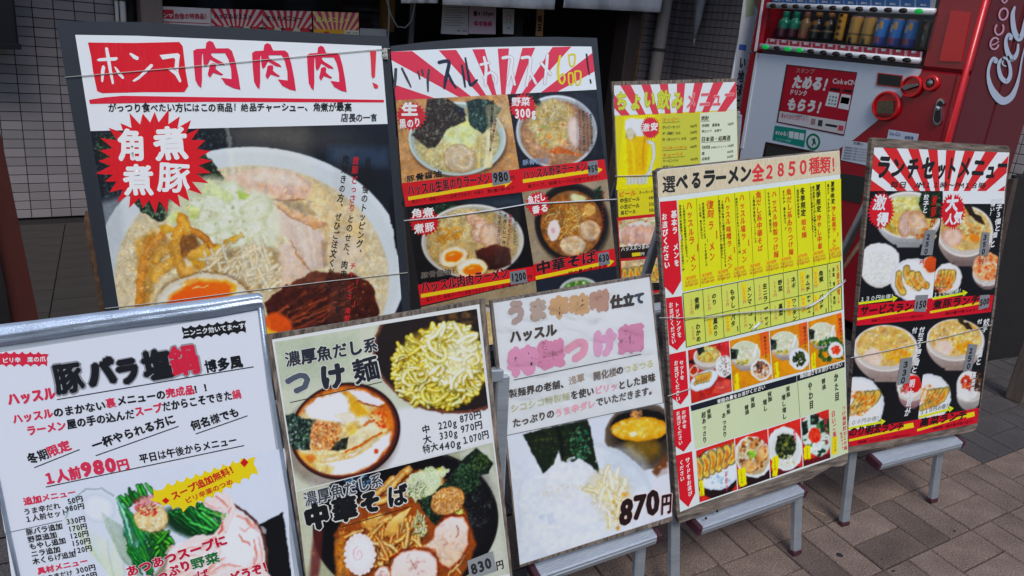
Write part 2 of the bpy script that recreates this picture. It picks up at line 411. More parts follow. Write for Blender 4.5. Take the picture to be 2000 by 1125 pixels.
        r = dd/(w/2); al = np.clip((1-r)*w/2/0.9+0.5, 0, 1)*a; c = np.tile(np.asarray(col, float), (len(i), 1))
        if edge is not None: k = np.clip(r, 0, 1)[:, None]**2.0; c = c*(1-k)+np.asarray(edge, float)*k
        if hi is not None: k = np.clip(1-r*2.2, 0, 1)[:, None]; c = c*(1-k)+np.asarray(hi, float)*k
        s.mix(i, al, c)
    def curve(s, x, y, ang, L, bend):
        m = (x+math.cos(ang)*L/2-math.sin(ang)*bend, y+math.sin(ang)*L/2+math.cos(ang)*bend); e = (x+math.cos(ang)*L, y+math.sin(ang)*L)
        return [((1-t)**2*x+2*t*(1-t)*m[0]+t*t*e[0], (1-t)**2*y+2*t*(1-t)*m[1]+t*t*e[1]) for t in (0, .2, .4, .6, .8, 1)]
    def noodles(s, cx, cy, rx, ry, n, w, cols, L=30, edge=(120, 80, 30), hi=None, ang=None, spread=3.2, a=1.0, bend=0.5, taper=0.0):
        r = s.rnd
        for k in range(n):
            t = r.uniform(0, 2*math.pi); q = math.sqrt(r.random()); l = L*r.uniform(.6, 1.3)
            x = cx+rx*q*math.cos(t); y = cy+ry*q*math.sin(t); an = (ang if ang is not None else 0)+r.uniform(-spread, spread)/2
            c = np.array(r.choice(cols), float)*r.uniform(.88, 1.06)
            s.stroke(s.curve(x-math.cos(an)*l/2, y-math.sin(an)*l/2, an, l, r.uniform(-bend, bend)*l), w*r.uniform(.75, 1.2), c, a, edge, hi, taper)
    def flecks(s, cx, cy, rx, ry, n, rad, cols, a=1.0, soft=0.8, edge=None, ecc=0.5):
        r = s.rnd
        for k in range(n):
            t = r.uniform(0, 2*math.pi); q = math.sqrt(r.random()); R = rad*r.uniform(.5, 1.4)
            s.ell(cx+rx*q*math.cos(t), cy+ry*q*math.sin(t), R, R*r.uniform(1-ecc, 1), r.uniform(0, 3), r.choice(cols), soft, a, edge)
    def rings(s, cx, cy, rx, ry, n, rad, col=(235, 238, 215), inner=(205, 212, 170)):
        r = s.rnd
        for k in range(n):
            t = r.uniform(0, 2*math.pi); q = math.sqrt(r.random()); R = rad*r.uniform(.6, 1.3); an = r.uniform(0, 3); e = r.uniform(.55, .95)
            x = cx+rx*q*math.cos(t); y = cy+ry*q*math.sin(t)
            s.ell(x, y, R, R*e, an, col, 1.0, .95, edge=(205, 212, 180)); s.ell(x, y, R*.62, R*.6*e, an, inner, 1.0, .8); s.ell(x, y, R*.35, R*.35*e, an, col, 1.0, .8)
    def tex(s, amt, sc, seed=0, box=None, col=None):
        i = s.all if box is None else s.win(*box); n = (vnoise(s.X[i], s.Y[i], sc, seed)-.5)*2
        m = 1.0 if s.clip is None else s.clip[i]
        s.C[i] = s.C[i]*(1+(amt*n*m))[:, None]
    def nori(s, pts, col=(34, 42, 34)):
        i = s.poly(pts, col, 1.5)
        if len(i):
            pts = np.array(pts, float); cen = pts.mean(0); R = np.abs(pts-cen).max(0)
            keep = s.clip
            x = s.X[i]; y = s.Y[i]; d = np.abs(s.C[i]-np.array(col)).sum(1) < 30; j = i[d]
            k = vnoise(s.X[j], s.Y[j], 2.6, 3); g = vnoise(s.X[j], s.Y[j], 9, 4)
            s.C[j] = s.C[j]*(0.5+0.9*k)[:, None]+np.array([22, 34, 26])*(g > .62)[:, None]*k[:, None]+np.array([60, 75, 60])*(k > .82)[:, None]*.7
    def chashu(s, cx, cy, rx, ry, ang=0.0, col=(214, 188, 166), fat=(236, 224, 208), edge=(150, 95, 60)):
        s.ell(cx, cy, rx, ry, ang, edge, 1.5); i = s.ell(cx, cy, rx*.94, ry*.93, ang, col, 2, 1, shade=.06)
        if len(i):
            r = s.erad(i, cx, cy, rx, ry, ang); th = np.arctan2(s.Y[i]-cy, s.X[i]-cx)
            w = np.sin(r*9+th*1.2+3*vnoise(s.X[i], s.Y[i], rx*.5, 7)); k = np.clip(w*1.4-.3, 0, 1)*(r < .92)*.75
            s.mix(i, k, fat); n = vnoise(s.X[i], s.Y[i], max(2.0, rx*.08), 9); s.mix(i, (n > .72)*(r < .9)*.25, (160, 110, 85))
    def gyoza(s, x, y, L, w, ang):
        p = s.curve(x, y, ang, L, L*.22); s.stroke(p, w*1.15, (178, 158, 96), 1, (120, 105, 60)); s.stroke(p, w*.95, (222, 170, 70), 1, (214, 196, 130), taper=.3)
        q = s.curve(x+math.cos(ang)*L*.15, y+math.sin(ang)*L*.15, ang, L*.7, L*.2); s.stroke(q, w*.5, (196, 110, 32), .8, (225, 160, 60), taper=.4)
    def egg(s, cx, cy, rx, ry, ang, yx=0, yy=0):
        s.ell(cx+2, cy+3, rx*1.04, ry*1.06, ang, (120, 90, 50), 4, .5)
        s.ell(cx, cy, rx, ry, ang, (240, 234, 222), 1.5, 1, edge=(222, 196, 150)); s.ell(cx+yx, cy+yy, rx*.66, ry*.62, ang, (246, 176, 50), 2); s.ell(cx+yx, cy+yy, rx*.58, ry*.52, ang, (244, 116, 14), 2.5, 1, shade=.12)
        s.ell(cx+yx-rx*.15, cy+yy-ry*.2, rx*.18, ry*.08, ang, (255, 205, 150), 1.5, .8)
    def bowl(s, *a, **k): s.exact(); s._bowl(*a, **k); s.loose()
    def side_bowl(s, *a, **k): s.exact(); s._side_bowl(*a, **k); s.loose()
    def _bowl(s, cx, cy, rx, ry, ang=0, rim=(226, 226, 220), inner=(196, 194, 186), soup=(206, 182, 132), k=0.86, kd=(0, 3)):
        s.ell(cx+2, cy+4, rx*1.02, ry*1.03, ang, (10, 10, 12), 6, .5)
        s.ell(cx, cy, rx, ry, ang, rim, 1.5, 1, shade=.06); s.ell(cx, cy+1, rx*.965, ry*.955, ang, inner, 3, 1, shade=-.09)
        s.ell(cx+kd[0], cy+kd[1], rx*k, ry*k, ang, soup, 2.0, 1, edge=tuple(np.array(soup)*.86))
    def _side_bowl(s, cx, cy, rx, ry, depth, foot=.42, col=(226, 220, 214), dark=(150, 138, 132), rim=(236, 230, 224)):
        """bowl seen from the front: rim ellipse at (cx,cy), body hanging below it"""
        pts = [(cx-rx, cy)]
        for t in np.linspace(0, 1, 12): pts.append((cx-rx+(rx-rx*foot)*t**1.9, cy+depth*t**.75))
        for t in np.linspace(1, 0, 12): pts.append((cx+rx-(rx-rx*foot)*t**1.9, cy+depth*t**.75))
        pts.append((cx+rx, cy)); i = s.poly(pts, col, 1.5, 1, dark)
        s.poly([(cx-rx*foot*.85, cy+depth*.93), (cx+rx*foot*.85, cy+depth*.93), (cx+rx*foot*.75, cy+depth*1.1), (cx-rx*foot*.75, cy+depth*1.1)], dark, 1.5)
        s.ell(cx, cy, rx, ry, 0, rim, 1.5, 1); s.ell(cx, cy+1, rx*.94, ry*.92, 0, (205, 198, 190), 2)
    def blur(s, n=1):
        C = s.C.reshape(s.nv, s.nu, 3)
        for _ in range(n):
            A = np.pad(C, ((1, 1), (0, 0), (0, 0)), 'edge'); C = (A[:-2]+2*A[1:-1]+A[2:])/4
            A = np.pad(C, ((0, 0), (1, 1), (0, 0)), 'edge'); C = (A[:, :-2]+2*A[:, 1:-1]+A[:, 2:])/4
        s.C = C.reshape(-1, 3)
    def _soft(s, v):
        A = v.reshape(s.nv, s.nu)
        for _ in range(3):
            B = np.pad(A, 1, 'edge'); A = (B[:-2, 1:-1]+B[2:, 1:-1]+B[1:-1, :-2]+B[1:-1, 2:]+2*A)/6
        return A.ravel()
    def finish(s, blur=1, low=.04, fine=.035):
        C0 = s.C.copy(); s.blur(blur); s.C = s.C*.6+C0*.4; x, y = s.X, s.Y; k = 1+low*(vnoise(x, y, 26, 31)-.5)*2+fine*(vnoise(x, y, 2.4, 33)-.5)*2+fine*(vnoise(x, y, 5.5, 35)-.5)*2
        m0 = s.C.mean(1); sat = (s.C.max(1)-s.C.min(1)); food = np.clip((sat-18)/50, 0, 1)*np.clip((m0-35)/40, 0, 1)*np.clip((sat > 150)*-1+1.0, 0, 1); food = s._soft(food)
        o = .5*vnoise(x, y, 11, 51)+.3*vnoise(x, y, 5, 52)+.2*vnoise(x, y, 2.2, 53)-.5; s.C = s.C*(1+.42*food*o)[:, None]
        hu = (vnoise(x, y, 8, 54)-.5)*food*26; s.C = s.C+np.stack([hu*.5, hu*-.1, -hu], 1)
        hl = np.clip((vnoise(x, y, 2.6, 55)*vnoise(x, y, 6, 56)-.55)/.2, 0, 1)*food; s.C = s.C+(hl*46)[:, None]*np.array([1, .95, .82])
        m = s.C.mean(1, keepdims=True); k = 1+(k-1)*(1-np.clip((m[:, 0]-150)/80, 0, .85)); s.C = s.C*k[:, None]; m = s.C.mean(1, keepdims=True); s.C = m+(s.C-m)*1.16; t = np.clip(s.C/255, 0, 1); s.C = 255*(t*.75+.25*t*t*(3-2*t))
    def build(s, name, parent, m=None, blur=1, low=.04, fine=.035):
        s.finish(blur, low, fine)
        j = np.arange(s.nu*s.nv).reshape(s.nv, s.nu); F = np.stack([j[1:, :-1].ravel(), j[1:, 1:].ravel(), j[:-1, 1:].ravel(), j[:-1, :-1].ravel()], 1)
        V = s.surf.px(np.stack([s.X0, s.Y0], 1), s.d); return mk(name, V, F, m or CUR[0] or M_INK, parent, cols=np.clip(s.C, 3, 255))
def slab(name, surf, pts, t, m, parent=None, d=0.0, bev=0):
    """a flat board: outline pts in photograph pixels on the surface, thickness t behind d"""
    uv = surf.uv(pts); n = len(uv); V = np.vstack([surf.at(uv, d), surf.at(uv, d-t)])
    area = sum(uv[i][0]*uv[(i+1) % n][1]-uv[(i+1) % n][0]*uv[i][1] for i in range(n)); idx = list(range(n))
    if area < 0: idx.reverse()
    F = [tuple(idx), tuple(i+n for i in reversed(idx))]+[(idx[(i+1) % n], idx[i], idx[i]+n, idx[(i+1) % n]+n) for i in range(n)]
    return mk(name, V, F, m, parent)
def sheet(name, surf, pts, col, parent, d=0.0006, m=None):
    k = Ink(); shape(k, surf, pts, col, d); return k.build(name, parent, m)

M_INK = mat('laminated_print', attr=True, rough=0.55, spec=0.18, coat=0.08, coat_rough=0.12, coat_bump=0.05, noise=0.03, nscale=6.0)
M_INKC = mat('print_on_corrugated_plastic', attr=True, rough=0.5, spec=0.25, coat=0.42, coat_rough=0.13, coat_bump=0.16, cbscale=42.0, cstretch=(3.0, 3.0, 0.10))
M_INKG = mat('print_in_glossy_sleeve', attr=True, rough=0.5, spec=0.25, coat=0.30, coat_rough=0.07, coat_bump=0.10, cbscale=7.0)
M_INKM = mat('matte_print', attr=True, rough=0.6, spec=0.25)
M_DAMPLA = mat('dark_corrugated_plastic', (42, 47, 55), rough=0.42, noise=0.10, nscale=5, bump=0.25, bscale=260, stretch=(1, 1, 0.06))
M_WOOD = mat('weathered_plywood', (134, 120, 108), rough=.88, dirt=.35, speck=.25, sscale=120, noise=.75, nscale=34, bump=0.5, bscale=60, stretch=(0.35, 0.35, 3.2))
M_WOODH = mat('weathered_plywood_edge', (132, 118, 106), rough=.88, dirt=.3, speck=.2, sscale=150, noise=.75, nscale=40, bump=0.5, bscale=70, stretch=(3.5, 3.5, 0.4))
M_ALU = mat('brushed_aluminium', (186, 194, 202), rough=0.42, metal=0.6, noise=0.10, nscale=40, stretch=(0.3, 0.3, 6), dirt=0.25)
M_ALUR = mat('ribbed_aluminium', (214, 222, 232), rough=0.4, metal=0.55, noise=0.12, nscale=50, stretch=(0.2, 6, 6), dirt=0.25)
M_CAP = mat('maroon_plastic', (74, 36, 48), rough=.5, noise=0.15, nscale=30)
M_STRING = mat('white_string', (186, 183, 174), rough=0.8)
M_TAPE = mat('clear_plastic_tape', (226, 230, 236), rough=0.25, coat=0.4, alpha=0.75)
M_BLACKW = mat('black_painted_wood', (24, 22, 22), rough=0.55, noise=0.3, nscale=14)
# ================================================================== the eight signboards
RED = (214, 22, 34); PINK = (224, 48, 84); BLK = (28, 28, 32); WHT = (232, 236, 240); YEL = (238, 226, 30); GRY = (140, 144, 150)
S1 = leaning((0.23, 2.55, 1.25), -26, 7)
S2 = leaning((1.20, 2.47, 1.25), -15, 10)
S3 = leaning((2.00, 2.23, 1.21), -8, 8)
S4 = leaning(on_z(1580, 1083), -5.4, 13.5, 0.03)
S5 = leaning(on_z(1672, 1027), -9, 9, 0.03)
S6 = leaning(on_z(330, 1225, 0.2), -22, 10)
S7 = leaning(on_z(800, 1160, 0.22), -17, 10)
S8 = leaning(on_z(1060, 1103, 0.2), -11, 10)
GB = 'menu signboards standing in front of the shop'
def board(label, surf, pts, t, m, name='menu_signboard', partname='backing_board'):
    P = surf.px(pts); c = P.mean(0); c[2] = P[:, 2].min()
    r = empty(name, c, label, 'signboard', GB)
    slab(partname, surf, pts, t, m, r); return r

# ---------------------------------------------------------------- 1: big pork ramen board
def sign_pork():
    CUR[0] = M_INKC
    s = S1; root = board('largest black-edged signboard with one huge ramen photo and a red spiky badge', s,
        [(110, 41), (270, 43), (465, 54), (606, 63), (702, 68), (759, 71), (801, 605), (806, 672), (222, 716), (205, 610)], .006, M_DAMPLA)
    sheet('printed_sheet', s, [(147, 68), (270, 70), (745, 90), (757, 242), (790, 662), (243, 668), (177, 256)], (232, 236, 240), root, .0005)
    p = Pic(s, [(177, 256), (757, 242), (790, 662), (243, 668)], (26, 30, 38), .0010, 1.5)
    i = p.all; p.C[i] *= (0.85+0.5*vnoise(p.X, p.Y, 60, 2))[:, None]
    p.ell(560, 262, 120, 26, .1, (92, 86, 80), 30, .55); p.poly([(640, 282), (757, 288), (762, 330), (640, 315)], (70, 92, 118), 20, .5)
    # bowl
    p.warp(.5)
    p.ell(490, 524, 302, 237, 0.02, (214, 220, 222), 1.6, 1); p.ell(487, 526, 294, 229, .02, (196, 202, 202), 8, .5)
    p.poly([(196, 396), (236, 384), (258, 640), (235, 640)], (178, 184, 186), 14, .6)
    p.ell(492, 545, 268, 222, 0.02, (210, 194, 158), 3, 1, edge=(204, 190, 160))
    p.clip_ell(492, 545, 266, 220, .02); p.tex(.07, 3.2, 1); p.tex(.06, 9, 2)
    p.flecks(270, 520, 50, 90, 240, 2.2, [(228, 216, 180), (188, 166, 118), (220, 204, 164), (172, 152, 112)], .6)
    p.flecks(735, 540, 34, 90, 170, 2.2, [(228, 214, 172), (190, 164, 112), (220, 202, 158)], .6)
    p.poly([(262, 470), (300, 450), (330, 470), (300, 560), (282, 640), (262, 640), (274, 560)], (176, 126, 48), 12, .75)
    p.clip = None; p.warp(2.2)
    p.nori([(402, 299), (441, 350), (311, 434), (275, 412), (186, 300), (190, 262), (330, 262)])
    p.flecks(330, 412, 40, 16, 60, 1.6, [(190, 214, 180), (120, 160, 120), (210, 225, 200)], .7)
    w1 = Z(200, 330, 3.628); w2 = Z(440, 280, 3.125); rr = p.rnd
    # pale broth and pork fat at the right
    p.poly(w2(480, 200, 640, 300, 780, 420, 860, 560, 860, 700, 760, 760, 600, 700, 560, 500, 420, 300), (216, 190, 146), 16, .9)
    p.poly(w2(0, 205, 120, 165, 260, 148, 420, 178, 530, 235, 515, 318, 470, 346, 340, 346, 200, 320, 60, 300, 0, 280), (222, 196, 178), 5, 1, (212, 170, 146)); p.poly(w2(120, 190, 260, 165, 420, 200, 480, 250, 300, 250, 160, 240), (228, 210, 194), 10, .8); p.poly(w2(180, 240, 300, 262, 500, 290, 500, 330, 340, 330, 180, 290), (206, 158, 138), 8, .45)
    p.stroke(w2(60, 302, 200, 330, 340, 350, 480, 345), 4, (140, 96, 66), .75)
    p.poly(w2(300, 350, 420, 352, 520, 380, 560, 440, 480, 430), (120, 96, 72), 6, .55)
    p.poly(w2(255, 340, 330, 366, 470, 430, 560, 462, 622, 490, 600, 516, 552, 524, 470, 486, 380, 434, 290, 372), (224, 190, 156), 3, 1, (196, 140, 98)); p.stroke(w2(262, 346, 380, 436, 470, 490, 550, 524), 3.5, (150, 92, 54), .8)
    p.poly(w2(290, 372, 380, 440, 480, 500, 560, 530, 600, 560, 612, 680, 600, 760, 520, 780, 460, 700, 400, 600, 330, 540, 300, 450), (226, 208, 194), 4, 1, (202, 178, 162))
    for q in range(9): p.stroke(w2(400+q*22, 500+q*4, 440+q*20, 620+q*6, 480+q*14, 740), rr.uniform(3, 6), rr.choice([(238, 228, 220), (206, 180, 164), (192, 164, 150)]), .35)
    p.poly(w2(585, 600, 618, 600, 628, 740, 596, 760), (146, 118, 92), 5, .7)
    p.poly(w2(325, 660, 352, 600, 400, 600, 460, 700, 520, 776, 440, 832, 372, 850, 330, 890, 312, 800), (222, 200, 186), 4, 1, (204, 172, 150)); p.stroke(w2(395, 590, 450, 690, 520, 778), 3.5, (176, 120, 80), .8); p.stroke(w2(325, 660, 312, 780, 326, 880), 3, (186, 140, 100), .6)
    p.poly(w2(640, 560, 760, 560, 846, 660, 850, 720, 770, 780, 660, 760), (220, 202, 178), 14, .85)
    p.flecks(640, 440, 70, 50, 40, 2.4, [(190, 150, 110), (232, 210, 180)], .4, soft=2)
    # onions
    p.ell(418, 420, 92, 74, .2, (206, 206, 176), 14, .95); p.ell(496, 444, 50, 74, .1, (218, 220, 196), 12, .95)
    for x, y, R in ((420, 392, 30), (450, 372, 22), (392, 418, 22), (440, 430, 30), (408, 446, 22), (470, 404, 24), (500, 410, 34), (492, 448, 30), (470, 462, 22), (440, 462, 18), (512, 470, 20), (380, 400, 16)):
        an = rr.uniform(0, 3); e = rr.uniform(.6, .9); p.ell(x+2, y+3, R, R*e, an, (186, 184, 146), 6, .45); p.ell(x, y, R, R*e, an, (222, 226, 202), 3, .9, edge=(196, 202, 160)); p.ell(x, y, R*.68, R*.62*e, an, (210, 214, 184), 3, .6); p.ell(x+1, y, R*.52, R*.48*e, an, (228, 230, 214), 3, .85); p.ell(x, y+1, R*.22, R*.2*e, an, (212, 214, 184), 2, .5)
    p.rings(430, 420, 80, 50, 26, 7, (230, 232, 214), (212, 214, 186)); p.flecks(430, 430, 90, 60, 70, 2.6, [(150, 138, 88), (180, 180, 120), (244, 246, 238)], .6, soft=1.5)
    for q in range(70): x, y = rr.uniform(360, 530), rr.uniform(370, 490); p.stroke(p.curve(x, y, rr.uniform(0, 3.1), rr.uniform(8, 20), 4), 1.8, rr.choice([(240, 242, 234), (186, 186, 140), (232, 234, 220)]), .5)
    p.poly(w1(740, 70, 860, 130, 930, 200, 900, 240, 800, 200, 700, 180, 720, 140), (212, 220, 176), 4, 1, (196, 204, 150)); p.poly(w1(590, 270, 640, 250, 700, 290, 680, 355, 620, 350), (214, 220, 160), 3, 1, (190, 196, 120)); p.poly(w1(960, 150, 1050, 180, 1010, 225, 965, 210), (176, 200, 84), 3, .9)
    p.poly(w1(455, 345, 520, 300, 600, 310, 560, 380, 480, 390), (200, 206, 140), 4, 1)
    # bamboo shoots
    def men(q, w, c=(204, 150, 62), e=(176, 122, 48), h=(220, 178, 100)): p.stroke([(u+1.5, v+2.5) for u, v in w1(*q)], w*1.2, (120, 84, 40), .3); p.stroke(w1(*q), w*1.08, c, 1, tuple((np.array(e)+np.array(c))/2), tuple((np.array(h)+np.array(c))/2)); p.flecks(*w1(q[len(q)//2//2*2], q[len(q)//2//2*2+1])[0], w*.8, w*.9, 9, w*.14, [tuple(np.array(h)*1.03), e], .35, soft=2)
    men((420, 470, 340, 540, 290, 640, 270, 780, 262, 960), 15, (190, 130, 56), (168, 120, 60), (206, 156, 84)); men((520, 640, 430, 700, 370, 770), 17, (204, 160, 84), (176, 128, 60)); men((480, 560, 400, 600, 380, 640), 15, (200, 154, 76), (170, 124, 56))
    p.poly(w1(395, 400, 430, 388, 525, 415, 500, 452, 430, 462), (214, 168, 70), 2, 1, (196, 146, 50)); p.poly(w1(470, 560, 560, 440, 660, 470, 700, 540, 640, 610, 560, 640), (120, 76, 34), 8, .9)
    men((600, 425, 680, 450, 740, 500, 780, 560), 13, (190, 124, 46), (140, 84, 30)); men((790, 575, 880, 520, 985, 470), 10, (206, 170, 74), (160, 120, 40)); men((620, 610, 680, 580, 730, 540), 10)
    p.poly(w1(620, 640, 710, 560, 735, 556, 822, 636, 790, 690, 700, 724, 650, 700), (208, 160, 62), 2.5, 1, (184, 132, 44)); p.poly(w1(640, 645, 715, 580, 800, 640, 700, 690), (216, 172, 80), 8, .6)
    men((560, 345, 570, 400, 530, 460, 510, 560, 540, 660, 575, 740, 620, 800), 19); men((560, 345, 590, 390, 600, 440), 15, (214, 160, 64)); p.poly(w1(545, 690, 650, 680, 700, 760, 600, 810), (212, 164, 92), 5, .9)
    p.flecks(*w1(560, 560)[0], 16, 50, 26, 2, [(232, 206, 150), (170, 110, 40)], .5, soft=1.5)
    # bean sprouts
    p.poly(w1(700, 740, 830, 600, 1000, 540, 1230, 560, 1260, 700, 1240, 860, 1050, 860, 960, 780, 800, 745), (156, 132, 92), 10, .85)
    for q in range(70):
        x, y = w1(rr.uniform(740, 1230), rr.uniform(570, 850))[0]; an = rr.choice([-.75, -.9, 1.15, 1.3, .1, -.3, -.6])+rr.uniform(-.15, .15); L_ = rr.uniform(30, 60)
        if q < 14: an = rr.uniform(-.9, -.6)
        p.stroke(p.curve(x-math.cos(an)*L_/2, y-math.sin(an)*L_/2, an, L_, rr.uniform(-5, 5)), rr.uniform(6.5, 10), rr.choice([(222, 210, 182), (206, 190, 154), (212, 200, 170), (194, 174, 136)]), 1, (178, 158, 122), (230, 222, 200), taper=.25)
    # egg
    p.ell(400, 590, 97, 60, -.06, (110, 76, 36), 6, .6); p.ell(398, 594, 93, 60, -.06, (232, 230, 222), 2, 1, edge=(206, 196, 170)); p.poly(w1(440, 960, 480, 900, 590, 820, 640, 790, 760, 775, 880, 785, 960, 820, 940, 880, 900, 930, 700, 1000, 480, 1010), (238, 164, 60), 7, 1)
    p.poly(w1(455, 960, 500, 900, 600, 830, 700, 800, 860, 800, 920, 830, 910, 880, 860, 920, 700, 990, 480, 1000), (238, 112, 16), 5, 1, (226, 84, 8)); p.stroke(w1(640, 852, 690, 838, 745, 826), 2.2, (252, 214, 170), .9); p.poly(w1(560, 810, 600, 780, 680, 770, 700, 790, 620, 830), (226, 160, 80), 5, .9)
    # braised pork
    p.poly([(516, 590), (560, 556), (612, 530), (690, 534), (728, 556), (740, 610), (734, 668), (540, 668)], (86, 36, 24), 3, 1, (44, 22, 20), .25, 7)
    for k in range(34):
        x = p.rnd.uniform(520, 620); y = p.rnd.uniform(575, 650); p.stroke(p.curve(x, y, -.5+p.rnd.uniform(-.15, .15), 90, 6), p.rnd.uniform(2, 5), p.rnd.choice([(140, 62, 34), (64, 26, 20), (172, 92, 54), (40, 20, 18)]), .5)
    p.flecks(700, 590, 30, 40, 30, 2.2, [(180, 120, 70), (120, 60, 34)], .6)
    p.ell(535, 650, 34, 40, .5, (214, 92, 24), 8, .9); p.ell(520, 668, 30, 26, .3, (250, 190, 60), 6, .9)
    p.poly([(758, 388), (768, 386), (790, 560), (760, 420)], (14, 18, 26), 2)
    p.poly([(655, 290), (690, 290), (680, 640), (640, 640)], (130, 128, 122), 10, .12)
    # glare line at the laminate joint and haze beside it, painted into the colours
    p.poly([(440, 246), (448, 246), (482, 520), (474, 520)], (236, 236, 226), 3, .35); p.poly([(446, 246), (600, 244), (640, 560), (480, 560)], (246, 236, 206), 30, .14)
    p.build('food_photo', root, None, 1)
    k = Ink(); shape(k, s, [(172, 83), (262, 84), (350, 82), (357, 90), (363, 140), (368, 168), (360, 180), (280, 180), (200, 182), (190, 178), (182, 140), (178, 110)], (222, 20, 40), .0012)
    shape(k, s, [(174, 195), (205, 190), (240, 187), (420, 190), (750, 195), (750, 200), (400, 199), (176, 203)], (222, 30, 56), .0012)
    burst(k, s, (302, 315), 112, 99, 28, (222, 22, 36), .0013, .77, 3)
    k.build('printed_red_shapes', root)
    h1 = Z(160, 70, 6.25); W1 = (238, 240, 240); k = Ink()
    for q in ((285, 150, 302, 138, 322, 150, 345, 265, 350, 300, 372, 440, 395, 575, 383, 592, 368, 585, 330, 420, 310, 310, 300, 260), (235, 430, 250, 365, 268, 360, 287, 385, 280, 430, 262, 562, 250, 568, 238, 552), (395, 378, 412, 378, 440, 405, 520, 510, 510, 528, 490, 522, 445, 475), (578, 218, 600, 208, 650, 235, 697, 262, 692, 292, 670, 296, 630, 278),
              (618, 550, 640, 530, 700, 490, 780, 405, 840, 345, 868, 350, 868, 375, 790, 450, 700, 530, 640, 562)): shape(k, s, h1(*q), W1, .0018+len(q)*1e-6)
    shape(k, s, h1(188, 290, 215, 275, 296, 268, 430, 260, 442, 282, 410, 305, 320, 306, 220, 312, 192, 306), W1, .00186)
    for i_, q in enumerate(((950, 235, 1172, 212, 1198, 240, 1130, 268, 985, 290, 972, 268), (1172, 212, 1200, 235, 1190, 300, 1178, 440, 1130, 400, 1142, 290, 1120, 262), (1048, 405, 1082, 388, 1178, 440, 1216, 550, 1205, 572, 1188, 560, 1140, 480))): shape(k, s, h1(*q), W1, .0018+i_*2e-5)
    k.build('headline_lettering', root)
    NK = ((140, 210, 180, 185, 244, 184, 238, 330, 240, 560, 230, 652, 195, 620, 165, 560, 150, 400), (178, 186, 280, 180, 290, 110, 325, 88, 365, 105, 400, 180, 540, 178, 562, 236, 345, 235, 236, 244), (540, 178, 580, 210, 620, 340, 655, 520, 676, 672, 600, 655, 510, 610, 455, 530, 575, 545, 570, 430, 540, 310, 500, 232),
          (250, 240, 345, 235, 340, 300, 300, 380, 270, 402, 256, 360), (322, 236, 370, 288, 480, 350, 500, 382, 430, 370, 350, 322, 312, 300), (330, 370, 362, 356, 396, 362, 400, 400, 360, 480, 330, 530, 304, 490, 318, 430), (372, 402, 430, 455, 482, 490, 460, 502, 366, 470))
    for ox, sx, oy, sy, X0 in ((1360, 1.075, 60, 1.022, 160), (140, 1.0, 88, 1.0, 470), (810, .906, 120, .97, 470)):
        k = Ink()
        for i_, q in enumerate(NK):
            pts = [(X0+(ox+(q[j]-140)*sx)/6.25, 70+(oy+(q[j+1]-88)*sy)/6.25) for j in range(0, len(q), 2)]; shape(k, s, pts, (224, 36, 74), .0018+i_*1.5e-5)
        k.build('headline_lettering', root)
    h2 = Z(470, 70, 6.25); k = Ink(); shape(k, s, h2(1578, 186, 1656, 186, 1650, 320, 1640, 500, 1612, 522, 1596, 480, 1588, 300), (226, 60, 74), .0018); shape(k, s, h2(1608, 568, 1660, 590, 1682, 612, 1674, 640, 1645, 646, 1626, 630), (226, 60, 74), .0018); k.build('headline_lettering', root)
    k = Ink(); text(k, s, 'がっつり食べたい方にはこの商品！絶品チャーシュー、角煮が最高', (212, 219), (688, 217), 18, BLK, .0018, .03)
    text(k, s, '店長の一言', (667, 238), (738, 237), 17, (60, 60, 66), .0018, .025); k.build('caption_lettering', root)
    k = Ink()
    for ch, x0, x1, y, h in (('角', 232, 292, 315, 68), ('煮', 243, 307, 385, 66), ('煮', 303, 370, 312, 66), ('豚', 310, 380, 380, 66)): text(k, s, ch, (x0, y), (x1, y), h, (240, 240, 238), .0021, .055)
    k.build('badge_lettering', root)
    k = Ink(); R2 = (206, 40, 46); D2 = (30, 28, 30)
    vtext(k, s, '当店自慢のトッピング、', (720, 306), (700, 502), 13, D2, .0018, .02); vtext(k, s, 'チャーシュー角煮', (690, 512), (677, 628), 12, R2, .0018, .02)
    vtext(k, s, '煮豚どっさり', (696, 304), (687, 414), 13, R2, .0018, .02); vtext(k, s, 'とのせた、肉肉しい一杯。', (686, 418), (658, 630), 13, D2, .0018, .02)
    vtext(k, s, '肉好きの方、ぜひご注文ください。', (677, 302), (638, 592), 13, D2, .0018, .02); k.build('vertical_lettering', root)
    return root
HAND[0] = 1.0
R1 = sign_pork()

def ribbon(k, s, quad, y0, y1, col=RED):
    shape(k, s, quad, col, .0013); line(k, s, y0, y1, 7, (240, 206, 20), .0016)
    a = np.array(y0, float); b = np.array(y1, float); t = (b-a)/np.linalg.norm(b-a); n = np.array([-t[1], t[0]])
    shape(k, s, [b-n*9, b+t*15, b+n*9], (240, 206, 20), .0016)
